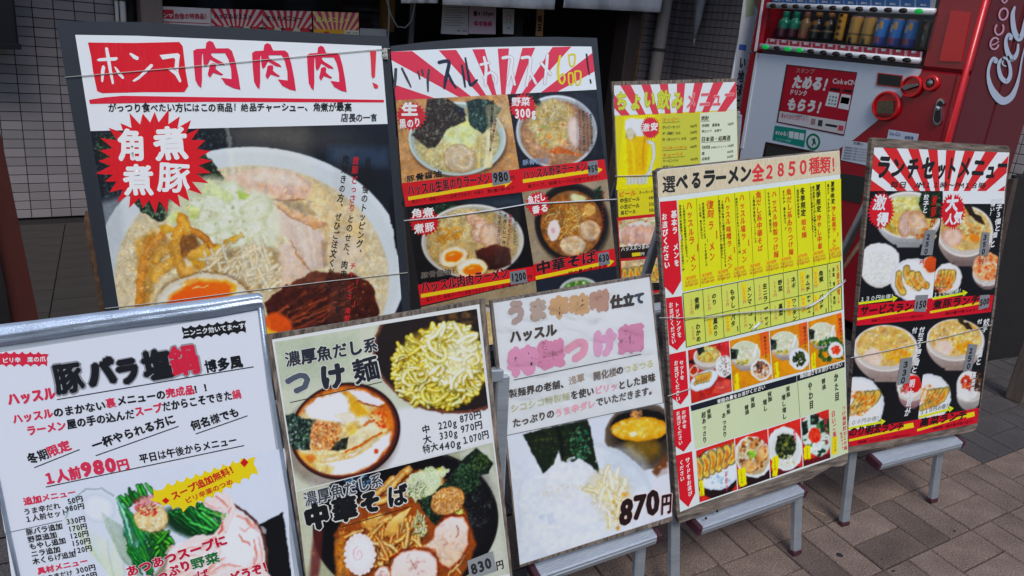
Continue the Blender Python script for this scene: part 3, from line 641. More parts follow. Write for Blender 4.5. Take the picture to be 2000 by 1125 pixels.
# ---------------------------------------------------------------- 2: six recommended bowls
def sign_six():
    s = S2; root = board('black-edged signboard with red sunburst header above six ramen photos', s,
        [(763, 90), (830, 82), (900, 76), (1000, 72), (1090, 72), (1166, 74), (1207, 560), (1215, 660), (812, 700), (790, 400)], .006, M_DAMPLA)
    z = Z(740, 60, 3.75); y = Z(740, 330, 3.75)
    hd = [(763, 101), (860, 96), (948, 92), (1060, 90), (1155, 91), (1165, 175), (991, 184), (773, 196)]
    sheet('printed_sheet', s, [(763, 101), (860, 96), (948, 92), (1060, 90), (1155, 91), (1203, 565), (1210, 655), (812, 690)], (30, 30, 34), root, .0004)
    k = Ink(); shape(k, s, hd, (228, 234, 238), .0008); rays(k, s, [(763, 101), (1155, 90), (1165, 175), (773, 196)], (983, 237), 19, (222, 52, 80), .0011, .015, .47); k.build('sunburst_header', root)
    # photo A
    p = Pic(s, [(773, 196), (991, 184), (1014, 330), (785, 360)], (186, 144, 100), .0009); p.tex(.06, 20, 2)
    p.bowl(893, 271, 95, 72, 0, (214, 224, 224), (170, 186, 180), (196, 186, 140), .88)
    p.clip_ell(893, 271, 86, 65); p.tex(.14, 2.6, 3); p.flecks(850, 300, 50, 30, 130, 2.4, [(226, 222, 186), (176, 160, 100), (214, 208, 160)], .8)
    p.noodles(880, 306, 60, 24, 30, 2.5, [(224, 214, 170), (206, 194, 140)], 18, (170, 150, 100)); p.clip = None
    p.ell(897, 262, 36, 26, .3, (212, 218, 150), 6, 1); p.rings(897, 262, 34, 24, 44, 5, (232, 236, 190), (204, 212, 140)); p.ell(905, 240, 12, 10, 0, (226, 232, 150), 4, .8)
    p.nori(z(350, 500, 500, 492, 600, 560, 640, 660, 500, 720, 420, 850, 350, 862, 240, 760, 330, 650), (58, 50, 48)); p.nori(z(640, 520, 700, 500, 800, 500, 900, 570, 820, 700, 760, 755, 660, 690), (40, 56, 56))
    p.nori(z(540, 540, 620, 570, 640, 620, 600, 620), (40, 46, 60))
    for q in range(12): p.stroke([(826+q*6, 215+q*1.5), (812+q*6, 270-q*2)], 1.2, (96, 86, 82), .35)
    p.chashu(898, 310, 33, 28, .3, (200, 182, 150), (224, 212, 186), (170, 140, 100)); p.stroke(z(740, 780, 730, 1000), 7, (216, 200, 140), 1, (180, 160, 100)); p.poly(z(790, 720, 830, 720, 830, 1000, 770, 1010), (224, 214, 170), 3)
    p.poly([(948, 205), (1000, 203), (1004, 250), (952, 250)], (205, 190, 150), 6, .5)
    p.build('food_photo', root)
    # photo B
    p = Pic(s, [(991, 184), (1165, 175), (1180, 312), (1014, 330)], (28, 32, 42), .0009); p.tex(.2, 30, 2)
    p.bowl(1087, 257, 79, 71, 0, (216, 222, 226), (180, 184, 184), (176, 140, 110), .9)
    p.nori(z(1080, 470, 1130, 455, 1220, 560, 1180, 620, 1120, 640), (36, 44, 42))
    p.clip_ell(1087, 257, 72, 65); p.tex(.14, 2.6, 4); p.ell(1078, 240, 42, 46, 0, (206, 190, 140), 8, .9)
    p.noodles(1076, 240, 42, 42, 90, 3.2, [(224, 212, 170), (206, 190, 134), (188, 166, 100), (232, 226, 196)], 20, (150, 120, 70)); p.flecks(1080, 265, 30, 30, 20, 4, [(150, 160, 80), (200, 120, 60), (210, 140, 70)], .8)
    p.ell(*z(1430, 740)[0], 13, 31, -.1, (224, 206, 196), 2, 1, edge=(200, 170, 150))
    for q in range(5): p.stroke([(1075+q*3, 296+q*1.5), (1092, 287+q*2.5), (1120+q*5, 300+q)], 3.2, (196, 112, 56), 1, (130, 64, 26))
    p.clip = None; p.poly(z(1440, 455, 1595, 490, 1590, 900, 1450, 900), (70, 78, 92), 3, .25); p.build('food_photo', root)
    # photo C
    p = Pic(s, [(793, 404), (1019, 374), (1042, 520), (818, 556)], (16, 16, 20), .0009)
    p.poly(y(560, 240, 1040, 180, 1060, 260, 820, 280), (60, 84, 104), 10, .5)
    p.nori(y(400, 260, 540, 240, 600, 320, 440, 430), (30, 46, 36)); p.bowl(923, 471, 100, 72, -.03, (216, 214, 208), (186, 182, 170), (196, 170, 118), .9)
    p.clip_ell(923, 471, 92, 66); p.tex(.12, 2.5, 3); p.noodles(905, 440, 44, 30, 90, 2.6, [(228, 216, 176), (214, 196, 140), (236, 230, 206)], 20, (170, 140, 80))
    for q in range(12): p.stroke(p.curve(p.rnd.uniform(850, 885), p.rnd.uniform(445, 475), p.rnd.uniform(-1.2, .8), p.rnd.uniform(12, 24), p.rnd.uniform(-5, 5)), p.rnd.uniform(4, 7), p.rnd.choice([(206, 158, 66), (190, 134, 50), (222, 180, 96)]), 1, (160, 108, 44))
    for px_, py_ in ((930, 432), (945, 446), (940, 462)): p.chashu(px_, py_, 22, 13, .5, (206, 170, 146), (228, 206, 188))
    p.ell(958, 460, 22, 26, 0, (214, 186, 160), 3, .9, edge=(180, 130, 100)); p.clip = None
    p.poly(y(700, 600, 860, 550, 960, 580, 970, 700, 860, 745, 760, 740), (84, 36, 26), 3, 1, (40, 22, 20), .25, 4)
    p.egg(885, 501, 29, 19, -.3, 1, 0); p.egg(921, 523, 30, 19, -.1, 3, 4); p.poly(y(845, 240, 1035, 215, 1020, 700, 845, 700), (120, 124, 128), 3, .16); p.build('food_photo', root)
    # photo D
    p = Pic(s, [(1019, 374), (1186, 350), (1200, 487), (1042, 518)], (152, 138, 116), .0009); p.tex(.1, 30, 5)
    p.bowl(1116, 434, 72, 77, -.1, (52, 46, 48), (30, 26, 28), (150, 100, 52), .84)
    p.clip_ell(1116, 440, 60, 62); p.tex(.2, 3, 4); p.noodles(1110, 430, 38, 36, 90, 2.8, [(220, 184, 104), (196, 150, 70), (232, 208, 140), (170, 116, 50)], 24, (110, 64, 24)); p.ell(1130, 386, 16, 9, 0, (204, 206, 160), 3)
    p.ell(*y(1540, 300)[0], 11, 12, 0, (206, 164, 100), 2); p.ell(*y(1280, 450)[0], 12, 20, .1, (232, 220, 214), 1.5); p.ell(*y(1275, 450)[0], 4, 6, 0, (222, 150, 160), 1.5, .7)
    p.chashu(*y(1420, 560)[0], 26, 20, 0, (206, 178, 140), (226, 208, 176)); p.chashu(*y(1545, 450)[0], 21, 21, .4, (196, 164, 130), (220, 200, 172)); p.clip = None
    p.nori(y(1570, 150, 1625, 120, 1650, 240, 1600, 260), (30, 44, 34)); p.poly(y(1390, 170, 1440, 160, 1560, 560, 1500, 620), (236, 226, 206), 20, .16); p.build('food_photo', root)
    # lower pair, mostly hidden
    p = Pic(s, [(822, 600), (1046, 548), (1056, 660), (830, 690)], (150, 136, 110), .0009); p.bowl(930, 660, 100, 66, 0, (60, 50, 46)); p.build('food_photo', root)
    p = Pic(s, [(1046, 548), (1202, 520), (1212, 640), (1056, 660)], (34, 40, 52), .0009); p.bowl(1130, 566, 38, 24, -.1, (214, 216, 214), (180, 190, 180), (90, 130, 60)); p.flecks(1130, 560, 26, 12, 40, 3, [(60, 120, 40), (120, 160, 70), (190, 200, 150)], .9); p.build('food_photo', root)
    kb = []
    def ribbon(k, *a): k = Ink(); globals()['ribbon'](k, *a); k.build('price_ribbon', root)
    ribbon(k, s, [(784, 358), (1015, 330), (1021, 375), (792, 404)], (797, 388), (985, 357)); ribbon(k, s, [(1015, 330), (1180, 311), (1186, 350), (1021, 375)], (1021, 354), (1162, 333))
    ribbon(k, s, [(816, 556), (1041, 520), (1047, 547), (822, 597)], (822, 578), (1012, 545)); ribbon(k, s, [(1041, 516), (1200, 485), (1203, 519), (1047, 547)], (1046, 543), (1185, 513))
    for q in (((803, 227), 30, 29, 22, (206, 40, 50), .0018, .8, 2), ((1021, 209), 27, 27, 22, (214, 36, 50), .0018, .8, 3), ((829, 434), 31, 28, 22, (206, 26, 34), .0018, .8, 4), ((1050, 398), 24, 25, 22, (214, 40, 50), .0018, .8, 5)): k = Ink(); burst(k, s, *q); k.build('red_badge', root)
    k = Ink(); W = (238, 238, 238)
    text(k, s, '生', (784, 228), (818, 226), 27, W, .0021, .05); text(k, s, '黒のり', (781, 252), (823, 247), 20, W, .0021, .035)
    text(k, s, '野菜', (1000, 208), (1036, 206), 18, W, .0021, .04); text(k, s, '300g', (1005, 232), (1047, 230), 22, W, .0021, .05)
    text(k, s, '角煮', (804, 427), (848, 422), 19, W, .0021, .04); text(k, s, '煮豚', (810, 456), (850, 450), 19, W, .0021, .04)
    text(k, s, '魚だし', (1032, 398), (1066, 391), 16, W, .0021, .04); text(k, s, '香る', (1040, 418), (1072, 412), 17, W, .0021, .04); k.build('badge_lettering', root)
    hh = Z(750, 80, 4.545); kk = 1/4.545; DG = (62, 66, 74); NV = (34, 42, 66); YW = (226, 208, 30)
    SH = [(DG, ((104, 245, 24, 100, 330, 26, 92, 420, 18), (156, 240, 16, 200, 330, 20, 240, 412, 10))), (DG, ((300, 268, 14, 318, 340, 12), (334, 254, 16, 348, 305, 14), (398, 252, 20, 388, 350, 22, 390, 450, 12))),
          (NV, ((482, 192, 30, 572, 182, 30, 562, 270, 32, 545, 350, 30, 534, 425, 16), (566, 290, 22, 600, 360, 24, 640, 420, 14))), (NV, ((690, 212, 16, 705, 310, 22, 720, 412, 14), (720, 148, 14, 745, 290, 22, 765, 390, 26, 800, 370, 26, 828, 344, 14))),
          (WHT, ((886, 140, 14, 905, 230, 18, 900, 330, 16, 900, 400, 12), (852, 212, 14, 940, 192, 14), (880, 330, 12, 940, 280, 16, 990, 320, 18, 985, 380, 14))), (WHT, ((1048, 152, 18, 1132, 150, 20, 1122, 260, 20, 1096, 390, 14), (1124, 240, 14, 1160, 392, 12))),
          (WHT, ((1218, 152, 18, 1292, 150, 18, 1290, 250, 20, 1262, 402, 14), (1290, 270, 16, 1350, 382, 12))), (WHT, ((1450, 120, 16, 1440, 240, 18, 1424, 385, 12), (1388, 190, 14, 1482, 300, 14))),
          (YW, ((1562, 130, 18, 1544, 240, 20, 1552, 340, 20, 1580, 378, 18, 1602, 340, 16, 1590, 292, 14, 1560, 310, 12),)), (YW, ((1634, 126, 14, 1692, 124, 14, 1684, 214, 14, 1652, 216, 12, 1638, 130, 12), (1634, 292, 14, 1672, 290, 14, 1676, 376, 14, 1642, 380, 12, 1636, 296, 12), (1690, 272, 14, 1742, 276, 14, 1736, 376, 14, 1704, 380, 12, 1692, 276, 12))),
          ((34, 30, 34), ((1796, 116, 14, 1808, 220, 14, 1822, 302, 8), (1828, 342, 12, 1836, 376, 12)))]
    for c_, st in SH:
        k = Ink()
        gw = 1.6 if c_ == WHT else .4
        if c_ == WHT: brushes(k, s, hh, st, (200, 120, 134), .0016, 3.2, kk)
        brushes(k, s, hh, st, c_, .0018, gw, kk); k.build('headline_lettering', root)
    k = Ink()
    text(k, s, 'ハッスル生黒のりラーメン', (797, 384), (958, 358), 24, BLK, .0019, .03, .07, (226, 70, 80)); text(k, s, 'ハッスル野菜ラーメン', (1022, 351), (1146, 333), 20, BLK, .0019, .03, .07, (226, 70, 80))
    text(k, s, 'ハッスル肉肉ラーメン', (824, 574), (994, 543), 24, BLK, .0019, .03, .07, (226, 70, 80)); text(k, s, '中華そば', (1047, 538), (1166, 511), 26, BLK, .0019, .045, .07, (226, 70, 80))
    k.build('dish_name_lettering', root)
    k = Ink()
    text(k, s, '塩スープ、味噌スープに変更できます！大盛り　麺の量が選べます！', (804, 398), (1010, 369), 8, (110, 12, 24), .0019, .02); text(k, s, '塩スープ、味噌スープに変更できます！', (1030, 368), (1176, 348), 8, (110, 12, 24), .0019, .02)
    text(k, s, '塩スープ、味噌スープに変更できます！大盛り　麺の量が選べます！', (832, 589), (1038, 553), 8, (110, 12, 24), .0019, .02); text(k, s, '麺の量が選べます！', (1110, 538), (1195, 520), 8, (110, 12, 24), .0019, .02)
    text(k, s, '豚骨醤油', (795, 356), (864, 345), 14, BLK, .0019, .03); text(k, s, '豚骨醤油', (1020, 324), (1072, 318), 12, (140, 160, 190), .0019, .02); text(k, s, '豚骨醤油！', (822, 545), (898, 533), 13, (70, 66, 66), .0019, .02, .05, (150, 140, 130))
    D = (44, 40, 40)
    vtext(k, s, '特製の黒のりと生の', (962, 195), (960, 240), 7, D, .0019, .01); vtext(k, s, '海苔が香る至極の一杯！', (968, 232), (956, 304), 6, (150, 50, 60), .0019, .01); vtext(k, s, '風味ひろがる至極の一杯！', (960, 226), (957, 300), 5, D, .0019, .01)
    for q in range(4): vtext(k, s, '野菜がたっぷりとれる人気の一杯', (1132+q*7, 213+q*3), (1133+q*8, 294+q), 6, (50, 44, 44) if q % 2 else (150, 60, 60), .0019, .01)
    vtext(k, s, '当店自慢のトッピング、', (1008, 404), (1004, 484), 7, D, .0019, .01); vtext(k, s, '煮豚をどっさり', (997, 418), (992, 480), 7, (180, 40, 44), .0019, .01); vtext(k, s, '肉肉しい一杯。肉好', (987, 416), (982, 510), 7, D, .0019, .01); vtext(k, s, 'ひご注文ください。', (977, 406), (972, 480), 7, D, .0019, .01)
    vtext(k, s, '特製のタレが決め手', (1178, 372), (1176, 452), 6, (150, 40, 40), .0019, .01)
    k.build('small_lettering', root)
    for q, tx, tp in (([(960, 337), (993, 333), (997, 356), (962, 363)], '980', ((964, 358), (994, 353), 22)), ([(1147, 316), (1166, 313), (1168, 340), (1149, 343)], '950', ((1148, 338), (1168, 334), 16)),
                  ([(995, 531), (1026, 526), (1030, 551), (997, 556)], '1200', ((998, 551), (1028, 546), 19)), ([(1167, 495), (1188, 491), (1191, 515), (1169, 519)], '630', ((1169, 513), (1190, 509), 17))):
        t = sheet('price_sticker', s, q, (120, 126, 134), root, .0024, M_INKM); k = Ink(); text(k, s, tx, *tp, (20, 20, 24), .0028, .05); k.build('sticker_digits', t, M_INKM)
    k = Ink(); text(k, s, '円', (996, 352), (1006, 350), 9, BLK, .0019, .02); text(k, s, '円', (1030, 545), (1040, 543), 8, BLK, .0019, .02); k.build('yen_lettering', root)
    return root
HAND[0] = 1.0
R2 = sign_six()

# ---------------------------------------------------------------- 3: drinks menu
def sign_drinks():
    CUR[0] = M_INKG
    s = S3; z = Z(1180, 140, 5.625); w = Z(1180, 320, 4.32)
    root = board('narrow signboard with a beer mug on yellow under a sunburst header', s, [(1196, 159), (1438, 153), (1446, 560), (1222, 580), (1211, 520)], .012, M_WOODH)
    sheet('printed_sheet', s, [(1199, 167), (1438, 160), (1445, 545), (1213, 560)], (226, 214, 34), root, .0005)
    k = Ink(); shape(k, s, [(1199, 167), (1438, 160), (1438, 214), (1200, 226)], (228, 234, 234), .0009); rays(k, s, [(1199, 167), (1438, 160), (1437, 217), (1200, 226)], (1322, 345), 34, (222, 66, 82), .0012, .49, .48)
    shape(k, s, [(1367, 221), (1402, 218), (1438, 214), (1440, 330), (1368, 330)], (224, 232, 204), .0009); shape(k, s, [(1291, 225), (1367, 221), (1368, 330), (1291, 330)], (206, 206, 66), .0008)
    k.build('sunburst_header', root)
    p = Pic(s, z(215, 500, 560, 470, 560, 1270, 130, 1300), (226, 214, 34), .001, 1.4)
    zz = lambda *q: z(*q)
    p.poly(zz(228, 540, 330, 515, 420, 520, 480, 560, 500, 720, 450, 1150, 440, 1210, 270, 1225, 268, 1150, 232, 740), (232, 192, 20), 1.5, 1, (214, 170, 10))
    p.poly(zz(228, 530, 300, 512, 430, 515, 470, 560, 440, 700, 235, 720), (228, 232, 232), 2); p.poly(zz(232, 690, 350, 680, 350, 720, 235, 730), (150, 130, 90), 3, .8)
    p.ell(*z(285, 690)[0], 9, 13, 0, (120, 116, 96), 1.2, .5); p.ell(*z(285, 690)[0], 8, 12, 0, (226, 220, 190), 1.2, .7)
    p.stroke(zz(440, 720, 430, 900, 420, 1100), 4, (196, 140, 20), .7); p.stroke(zz(300, 760, 320, 900, 330, 1100), 5, (246, 214, 60), .7)
    p.stroke(zz(480, 770, 540, 790, 545, 950, 500, 1090, 470, 1150), 6.5, (222, 228, 232), 1, (150, 160, 170)); p.poly(zz(230, 1150, 480, 1130, 470, 1230, 245, 1245), (206, 212, 214), 2, .9); p.poly(zz(262, 1090, 440, 1080, 430, 1150, 268, 1160), (222, 180, 24), 2)
    for q in range(6): p.stroke(zz(250+q*40, 1160, 256+q*38, 1235), 1.6, (140, 150, 156), .6)
    p.build('beer_mug_photo', root)
    k = Ink(); burst(k, s, z(505, 615)[0], 19, 23, 30, (220, 48, 66), .0018, .8, 4); k.build('red_badge', root)
    k = Ink(); text(k, s, '激安', z(415, 660)[0], z(590, 650)[0], 17, (240, 236, 234), .0021, .05); k.build('badge_lettering', root)
    for i, (ch, x0, x1, yb) in enumerate((('ち', 130, 255, 430), ('ょ', 290, 410, 425), ('い', 430, 560, 400), ('飲', 575, 720, 410), ('み', 735, 865, 415))):
        k = Ink(); text(k, s, ch, z(x0, yb)[0], z(x1, yb-4)[0], 38, (212, 220, 66), .0018, .03, .07, (176, 176, 60)); k.build('headline_lettering', root)
    for ch, x0, x1, yb in (('メ', 895, 1010, 405), ('ニ', 1040, 1160, 400), ('ュ', 1180, 1290, 395), ('ー', 1310, 1430, 350)):
        k = Ink(); text(k, s, ch, z(x0, yb)[0], z(x1, yb-4)[0], 36, (226, 96, 110), .0018, .02, .05, (240, 190, 190)); k.build('headline_lettering', root)
    k = Ink(); O = (226, 120, 30); D = (70, 70, 40)
    T = lambda t, x0, y0, x1, y1, h, c, b=.02: text(k, s, t, z(x0, y0)[0], z(x1, y1)[0], h, c, .0016, b)
    T('ホッピー', 640, 555, 825, 540, 9, (232, 140, 40)); T('ホッピーセット', 638, 630, 835, 620, 6.5, D); T('400円', 942, 618, 1016, 610, 6, D); T('中（焼酎）のみ', 638, 698, 838, 688, 6.5, D); T('200円', 942, 685, 1016, 678, 6, D)
    T('外（ホッピー）のみ', 638, 765, 902, 750, 6.5, D); T('200円', 942, 755, 1016, 746, 6, D); T('ウイスキーハイボール', 640, 862, 910, 845, 7, O); T('400円', 942, 842, 1016, 834, 6, D)
    T('チューハイ', 642, 945, 870, 925, 9, O); T('ウーロンハイ', 640, 1000, 815, 990, 6.5, D); T('400円', 945, 980, 1028, 972, 6, D); T('緑茶ハイ', 640, 1065, 760, 1055, 6.5, D)
    T('焼酎', 1062, 540, 1150, 535, 10, D, .03); T('芋焼酎　黒霧島', 1070, 612, 1268, 600, 6.5, D); T('500円', 1352, 592, 1420, 586, 6, D); T('麦ロック　水割り', 1070, 672, 1290, 660, 6, D)
    T('日本酒・紹興酒', 1065, 770, 1385, 752, 10, D, .03); T('生貯蔵酒', 1072, 852, 1160, 846, 7, D); T('お得なストレート', 1170, 846, 1340, 832, 4.5, D); T('500円', 1352, 832, 1420, 824, 6, D)
    T('燗', 1070, 918, 1100, 916, 6.5, D); T('400円', 1348, 898, 1416, 890, 6, D); T('紹興酒', 1070, 978, 1155, 970, 7, D); T('500円', 1348, 952, 1416, 944, 6, D)
    for a in (z(640, 562, 830, 548), z(640, 950, 885, 930), z(640, 868, 910, 850), z(1062, 548, 1160, 541), z(1065, 778, 1385, 760)): line(k, s, a[0], a[1], .8, (120, 100, 40), .0016)
    U = lambda t, x0, y0, x1, y1, h, c, b=.02: text(k, s, t, w(x0, y0)[0], w(x1, y1)[0], h, c, .0016, b)
    U('ビール', 122, 280, 268, 266, 11, O, .035); U('スーパード', 290, 254, 412, 245, 6, D); U('中生ビール', 132, 328, 300, 312, 9, D, .03); U('480', 372, 302, 430, 298, 8, D)
    U('小生ビール', 132, 382, 298, 366, 9, D, .03); U('350', 374, 358, 430, 352, 8, D); U('瓶ビール', 136, 432, 268, 418, 9, D, .03); U('580', 376, 408, 430, 402, 8, D); k.build('small_lettering', root)
    k = Ink(); shape(k, s, w(108, 452, 480, 415, 490, 1080, 150, 1120), (204, 30, 40), .0009); shape(k, s, w(128, 700, 480, 670, 482, 770, 134, 800), (44, 32, 30), .0012); shape(k, s, w(400, 1000, 500, 985, 505, 1060, 405, 1070), (30, 26, 28), .0012); k.build('printed_red_shapes', root)
    p = Pic(s, w(118, 480, 480, 440, 484, 672, 130, 702), (206, 190, 160), .0013, 1.3); p.tex(.25, 6, 3); p.flecks(1240, 440, 40, 14, 60, 3, [(206, 120, 60), (150, 170, 110), (220, 200, 170)], .8)
    p.ell(*w(290, 600)[0], 38, 26, 0, (224, 222, 216), 2)
    for q in range(5): p.ell(*w(185+q*62, 600)[0], 10, 20, .05, (222, 180, 160), 2, 1, edge=(196, 150, 130), shade=.08)
    p.build('food_photo', root)
    p = Pic(s, w(142, 822, 480, 790, 490, 1000, 150, 1010), (206, 180, 140), .0013, 1.3); p.tex(.2, 6, 3)
    for q in range(6): p.gyoza(1218+q*12, 528-q*1.5, 26, 10, 1.1)
    p.build('food_photo', root)
    k = Ink(); text(k, s, 'ハッスルつまみ盛り', w(140, 740)[0], w(446, 705)[0], 10, (226, 226, 220), .0018, .03); shape(k, s, w(232, 752, 306, 745, 306, 775, 234, 782), (232, 208, 20), .0016); shape(k, s, w(415, 730, 450, 726, 452, 756, 417, 760), (232, 208, 20), .0016); text(k, s, '円', w(308, 776)[0], w(340, 772)[0], 7, WHT, .0018, .02); k.build('dish_name_lettering', root)
    return root
HAND[0] = 1.0
R3 = sign_drinks()
HAND[0] = 0.9
# ---------------------------------------------------------------- 4: choose-your-ramen chart
def sign_chart():
    CUR[0] = M_INK
    s = S4; a = Z(1270, 290, 4.6875); b = Z(1270, 500, 4.3275); c = Z(1290, 740, 3.88)
    root = board('tall signboard with yellow menu chart and five red downward arrows on weathered plywood', s,
        [(1280, 334), (1290, 328), (1640, 291), (1657, 884), (1655, 903), (1646, 910), (1622, 912), (1586, 934), (1327, 1022), (1322, 1005)], .012, M_WOOD)
    CR = (222, 206, 172)
    sheet('printed_sheet', s, [(1283, 336), (1292, 331), (1639, 294), (1656, 884), (1622, 897), (1366, 984), (1328, 1000)], (222, 230, 226), root, .0005)
    sheet('header_sheet', s, [(1284, 337), (1292, 332), (1639, 295), (1641, 340), (1285, 386)], CR, root, .0009, mat('cream_print', attr=True, rough=.5, coat=.25, coat_rough=.2, noise=.12, nscale=60, stretch=(4, 4, .6)))
    G = (208, 220, 176); LG = (212, 220, 92); YG = (226, 226, 26)
    k = Ink(); shape(k, s, [(1323, 391), (1642, 349), (1643, 510), (1333, 570)], YG, .0009)
    shape(k, s, [(1333, 574), (1641, 511), (1644, 605), (1340, 679)], LG, .0009); shape(k, s, [(1350, 804), (1649, 717), (1653, 795), (1656, 884), (1622, 895), (1618, 799), (1358, 877)], G, .0009)
    shape(k, s, [(1556, 733), (1649, 706), (1649, 717), (1556, 745)], (30, 34, 44), .0012); shape(k, s, [(1348, 792), (1555, 733), (1555, 746), (1350, 803)], (30, 34, 44), .0012)
    k.build('chart_panel', root)
    k = Ink(); g1 = (96, 110, 30)
    for x in (1359.5, 1402, 1434, 1463.5, 1493.5, 1521.5, 1551, 1581.5, 1611.5):
        t = (x-1323)/319; line(k, s, (x, 391-42*t+1), (x+8, 570-60*t-3), .8, (120, 130, 20), .0012)
    dk = (60, 80, 44); q = [(1333, 573), (1641, 510), (1644, 604), (1340, 678)]
    for i in range(4): line(k, s, q[i], q[(i+1) % 4], 1.4, dk, .0013)
    line(k, s, (1337, 626), (1642, 560), 1.2, dk, .0013)
    for t, x in zip((0, .12, .245, .35, .455, .55, .65, .745, .84, .93), (0, 440, 597, 735, 872, 998, 1120, 1242, 1367, 1495)):
        if x: X0 = 1270+x/4.3275; t = (X0-1333)/308; line(k, s, (X0, 573-63*t), (X0+5*(1-t)+2, 677-74*t), 1.0, dk, .0013)
    line(k, s, (1557, 746), (1562, 816), .8, (110, 130, 90), .0013); k.build('chart_rules', root)
    ar = [([(1288, 394), (1321, 391), (1330, 548), (1314, 576), (1297, 559)], 'ラーメン'), ([(1300, 582), (1331, 578), (1338, 664), (1322, 684), (1306.5, 673)], ''),
          ([(1307, 692), (1339, 685), (1344, 770), (1329, 790), (1312, 777)], ''), ([(1314, 800.5), (1345, 793), (1350, 861), (1335, 882), (1318, 871)], ''), ([(1320, 889.5), (1351, 881), (1357.5, 963), (1344, 990), (1327, 974.5)], '')]
    for q, _ in ar: k = Ink(); shape(k, s, q, (218, 26, 44), .0011); k.build('red_arrow', root)
    k = Ink(); W = (238, 236, 230)
    V = lambda t, x0, y0, x1, y1, w, f, col=W, bo=.03, d=.0017: vtext(k, s, t, f(x0, y0)[0], f(x1, y1)[0], w, col, d, bo)
    V('基本ラーメンを', 210, 560, 240, 1085, 11, a, bo=.04); V('お選びください', 122, 585, 150, 1100, 11, a, bo=.04)
    V('トッピングを', 218, 385, 245, 690, 8.5, b); V('お選びください', 168, 388, 195, 745, 8, b)
    V('セットを', 258, 875, 268, 1045, 8.5, b); V('お選びください', 212, 878, 232, 1230, 8, b)
    V('お好みを', 172, 232, 180, 375, 8.5, c); V('お選びください', 128, 240, 150, 500, 8, c)
    V('サイドをお選び', 200, 590, 222, 890, 8.5, c); V('ください', 155, 612, 162, 775, 8, c); k.build('arrow_lettering', root)
    k = Ink()
    for ch, x0, x1, y0 in (('選', 110, 235, 410), ('べ', 235, 350, 395), ('る', 370, 470, 375), ('ラ', 475, 600, 362), ('ー', 595, 700, 350), ('メ', 705, 815, 330), ('ン', 820, 930, 318)):
        text(k, s, ch, a(x0, y0)[0], a(x1, y0-12)[0], 36, (46, 46, 48), .0014, .05)
    for ch, x0, x1, y0 in (('全', 935, 1040, 305), ('２', 1040, 1140, 290), ('８', 1145, 1245, 278), ('５', 1250, 1350, 264), ('０', 1350, 1450, 250), ('種', 1450, 1550, 238), ('類', 1548, 1650, 232), ('！', 1655, 1730, 222)):
        text(k, s, ch, a(x0, y0)[0], a(x1, y0-10)[0], 34, (220, 60, 64), .0014, .04)
    k.build('headline_lettering', root)
    k = Ink(); OR = (226, 92, 30); DK = (70, 72, 30)
    V('ハッスルラーメン', 350, 478, 395, 1120, 11, a, OR); V('１４種類の具材を長時間煮込んだ秘伝のスープ', 300, 512, 335, 1045, 4.6, a, DK, .02); V('当店自慢の豚骨醤油に背脂を合わせた定番の一杯', 268, 512, 300, 1120, 4.6, a, DK, .02)
    V('復刻', 545, 465, 548, 640, 14, a, OR); V('ラーメン', 550, 650, 565, 1035, 11, a, OR); V('当店創業時のハッスルラーメンを復刻した', 478, 490, 512, 1075, 4.6, a, DK, .02); V('しょうゆ味、魚介を合わせて', 448, 500, 470, 830, 4.6, a, DK, .02)
    V('ハッスル味噌ラーメン', 700, 430, 730, 1100, 10, a, OR); V('２種類の味噌に七種類の野菜を合わせたコクうま', 655, 475, 685, 1080, 4.6, a, DK, .02); V('濃厚味噌があとをひくうまさ、味噌好きへ', 625, 470, 655, 1010, 4.6, a, DK, .02)
    V('ハッスル塩ラーメン', 835, 410, 860, 1045, 10, a, OR); V('絶妙のコクがあとをひくうまさ至極の一杯', 785, 450, 815, 960, 4.6, a, DK, .02)
    V('魚だし系中華そば', 985, 385, 1005, 945, 10.5, a, OR); V('２種類の魚粉をブレンドした', 942, 430, 962, 865, 4.6, a, DK, .02)
    V('ハッスル特製つけ麺', 1130, 380, 1150, 1000, 10, a, OR); V('もちもちの太麺、特製だれ', 1078, 395, 1100, 770, 4.6, a, DK, .02)
    V('魚だし系もりつけ麺', 1265, 360, 1285, 980, 10, a, OR); V('まろやか　香る魚介スープ', 1215, 380, 1235, 750, 4.6, a, DK, .02)
    V('冬季限定', 1390, 350, 1398, 620, 9.5, a, (50, 50, 30)); V('坦々麺', 1400, 640, 1405, 820, 10, a, OR); V('当店特製の濃厚担々', 1345, 370, 1355, 640, 4.6, a, DK, .02)
    V('夏季限定', 1532, 320, 1540, 585, 9, a, (50, 50, 30)); V('冷やし中華', 1540, 600, 1550, 925, 9, a, OR); V('夏の定番さっぱり冷し中華とも選べる', 1490, 340, 1510, 810, 4.6, a, DK, .02); V('つけだれ２種類からお選べます。', 1468, 345, 1485, 780, 4.2, a, DK, .02)
    V('夏季限定', 1665, 300, 1670, 505, 7, a, (50, 50, 30)); V('冷し和風ラーメン', 1675, 520, 1680, 915, 8, a, OR); V('魚介スープを冷やしてさっぱりと', 1625, 320, 1635, 820, 4.4, a, DK, .02)
    k.build('menu_column_lettering', root)
    k = Ink()
    for i in range(10):
        x0 = 1338+i*31.5-(3 if i > 5 else 0); y0 = 546-i*6.1
        q = [(x0, y0-6), (x0+21, y0-10), (x0+21, y0-2), (x0, y0+2)]; shape(k, s, q, (242, 206, 24), .0013); text(k, s, '870円', (x0+2, y0+1), (x0+20, y0-3), 6.5, (214, 120, 40), .0016, .02)
        text(k, s, '大盛920円', (x0-1, y0+9), (x0+24, y0+4), 6, (226, 140, 60), .0016, .01); text(k, s, '特大盛970円', (x0, y0+15), (x0+25, y0+10), 6, (226, 110, 50), .0016, .01)
    k.build('price_lettering', root)
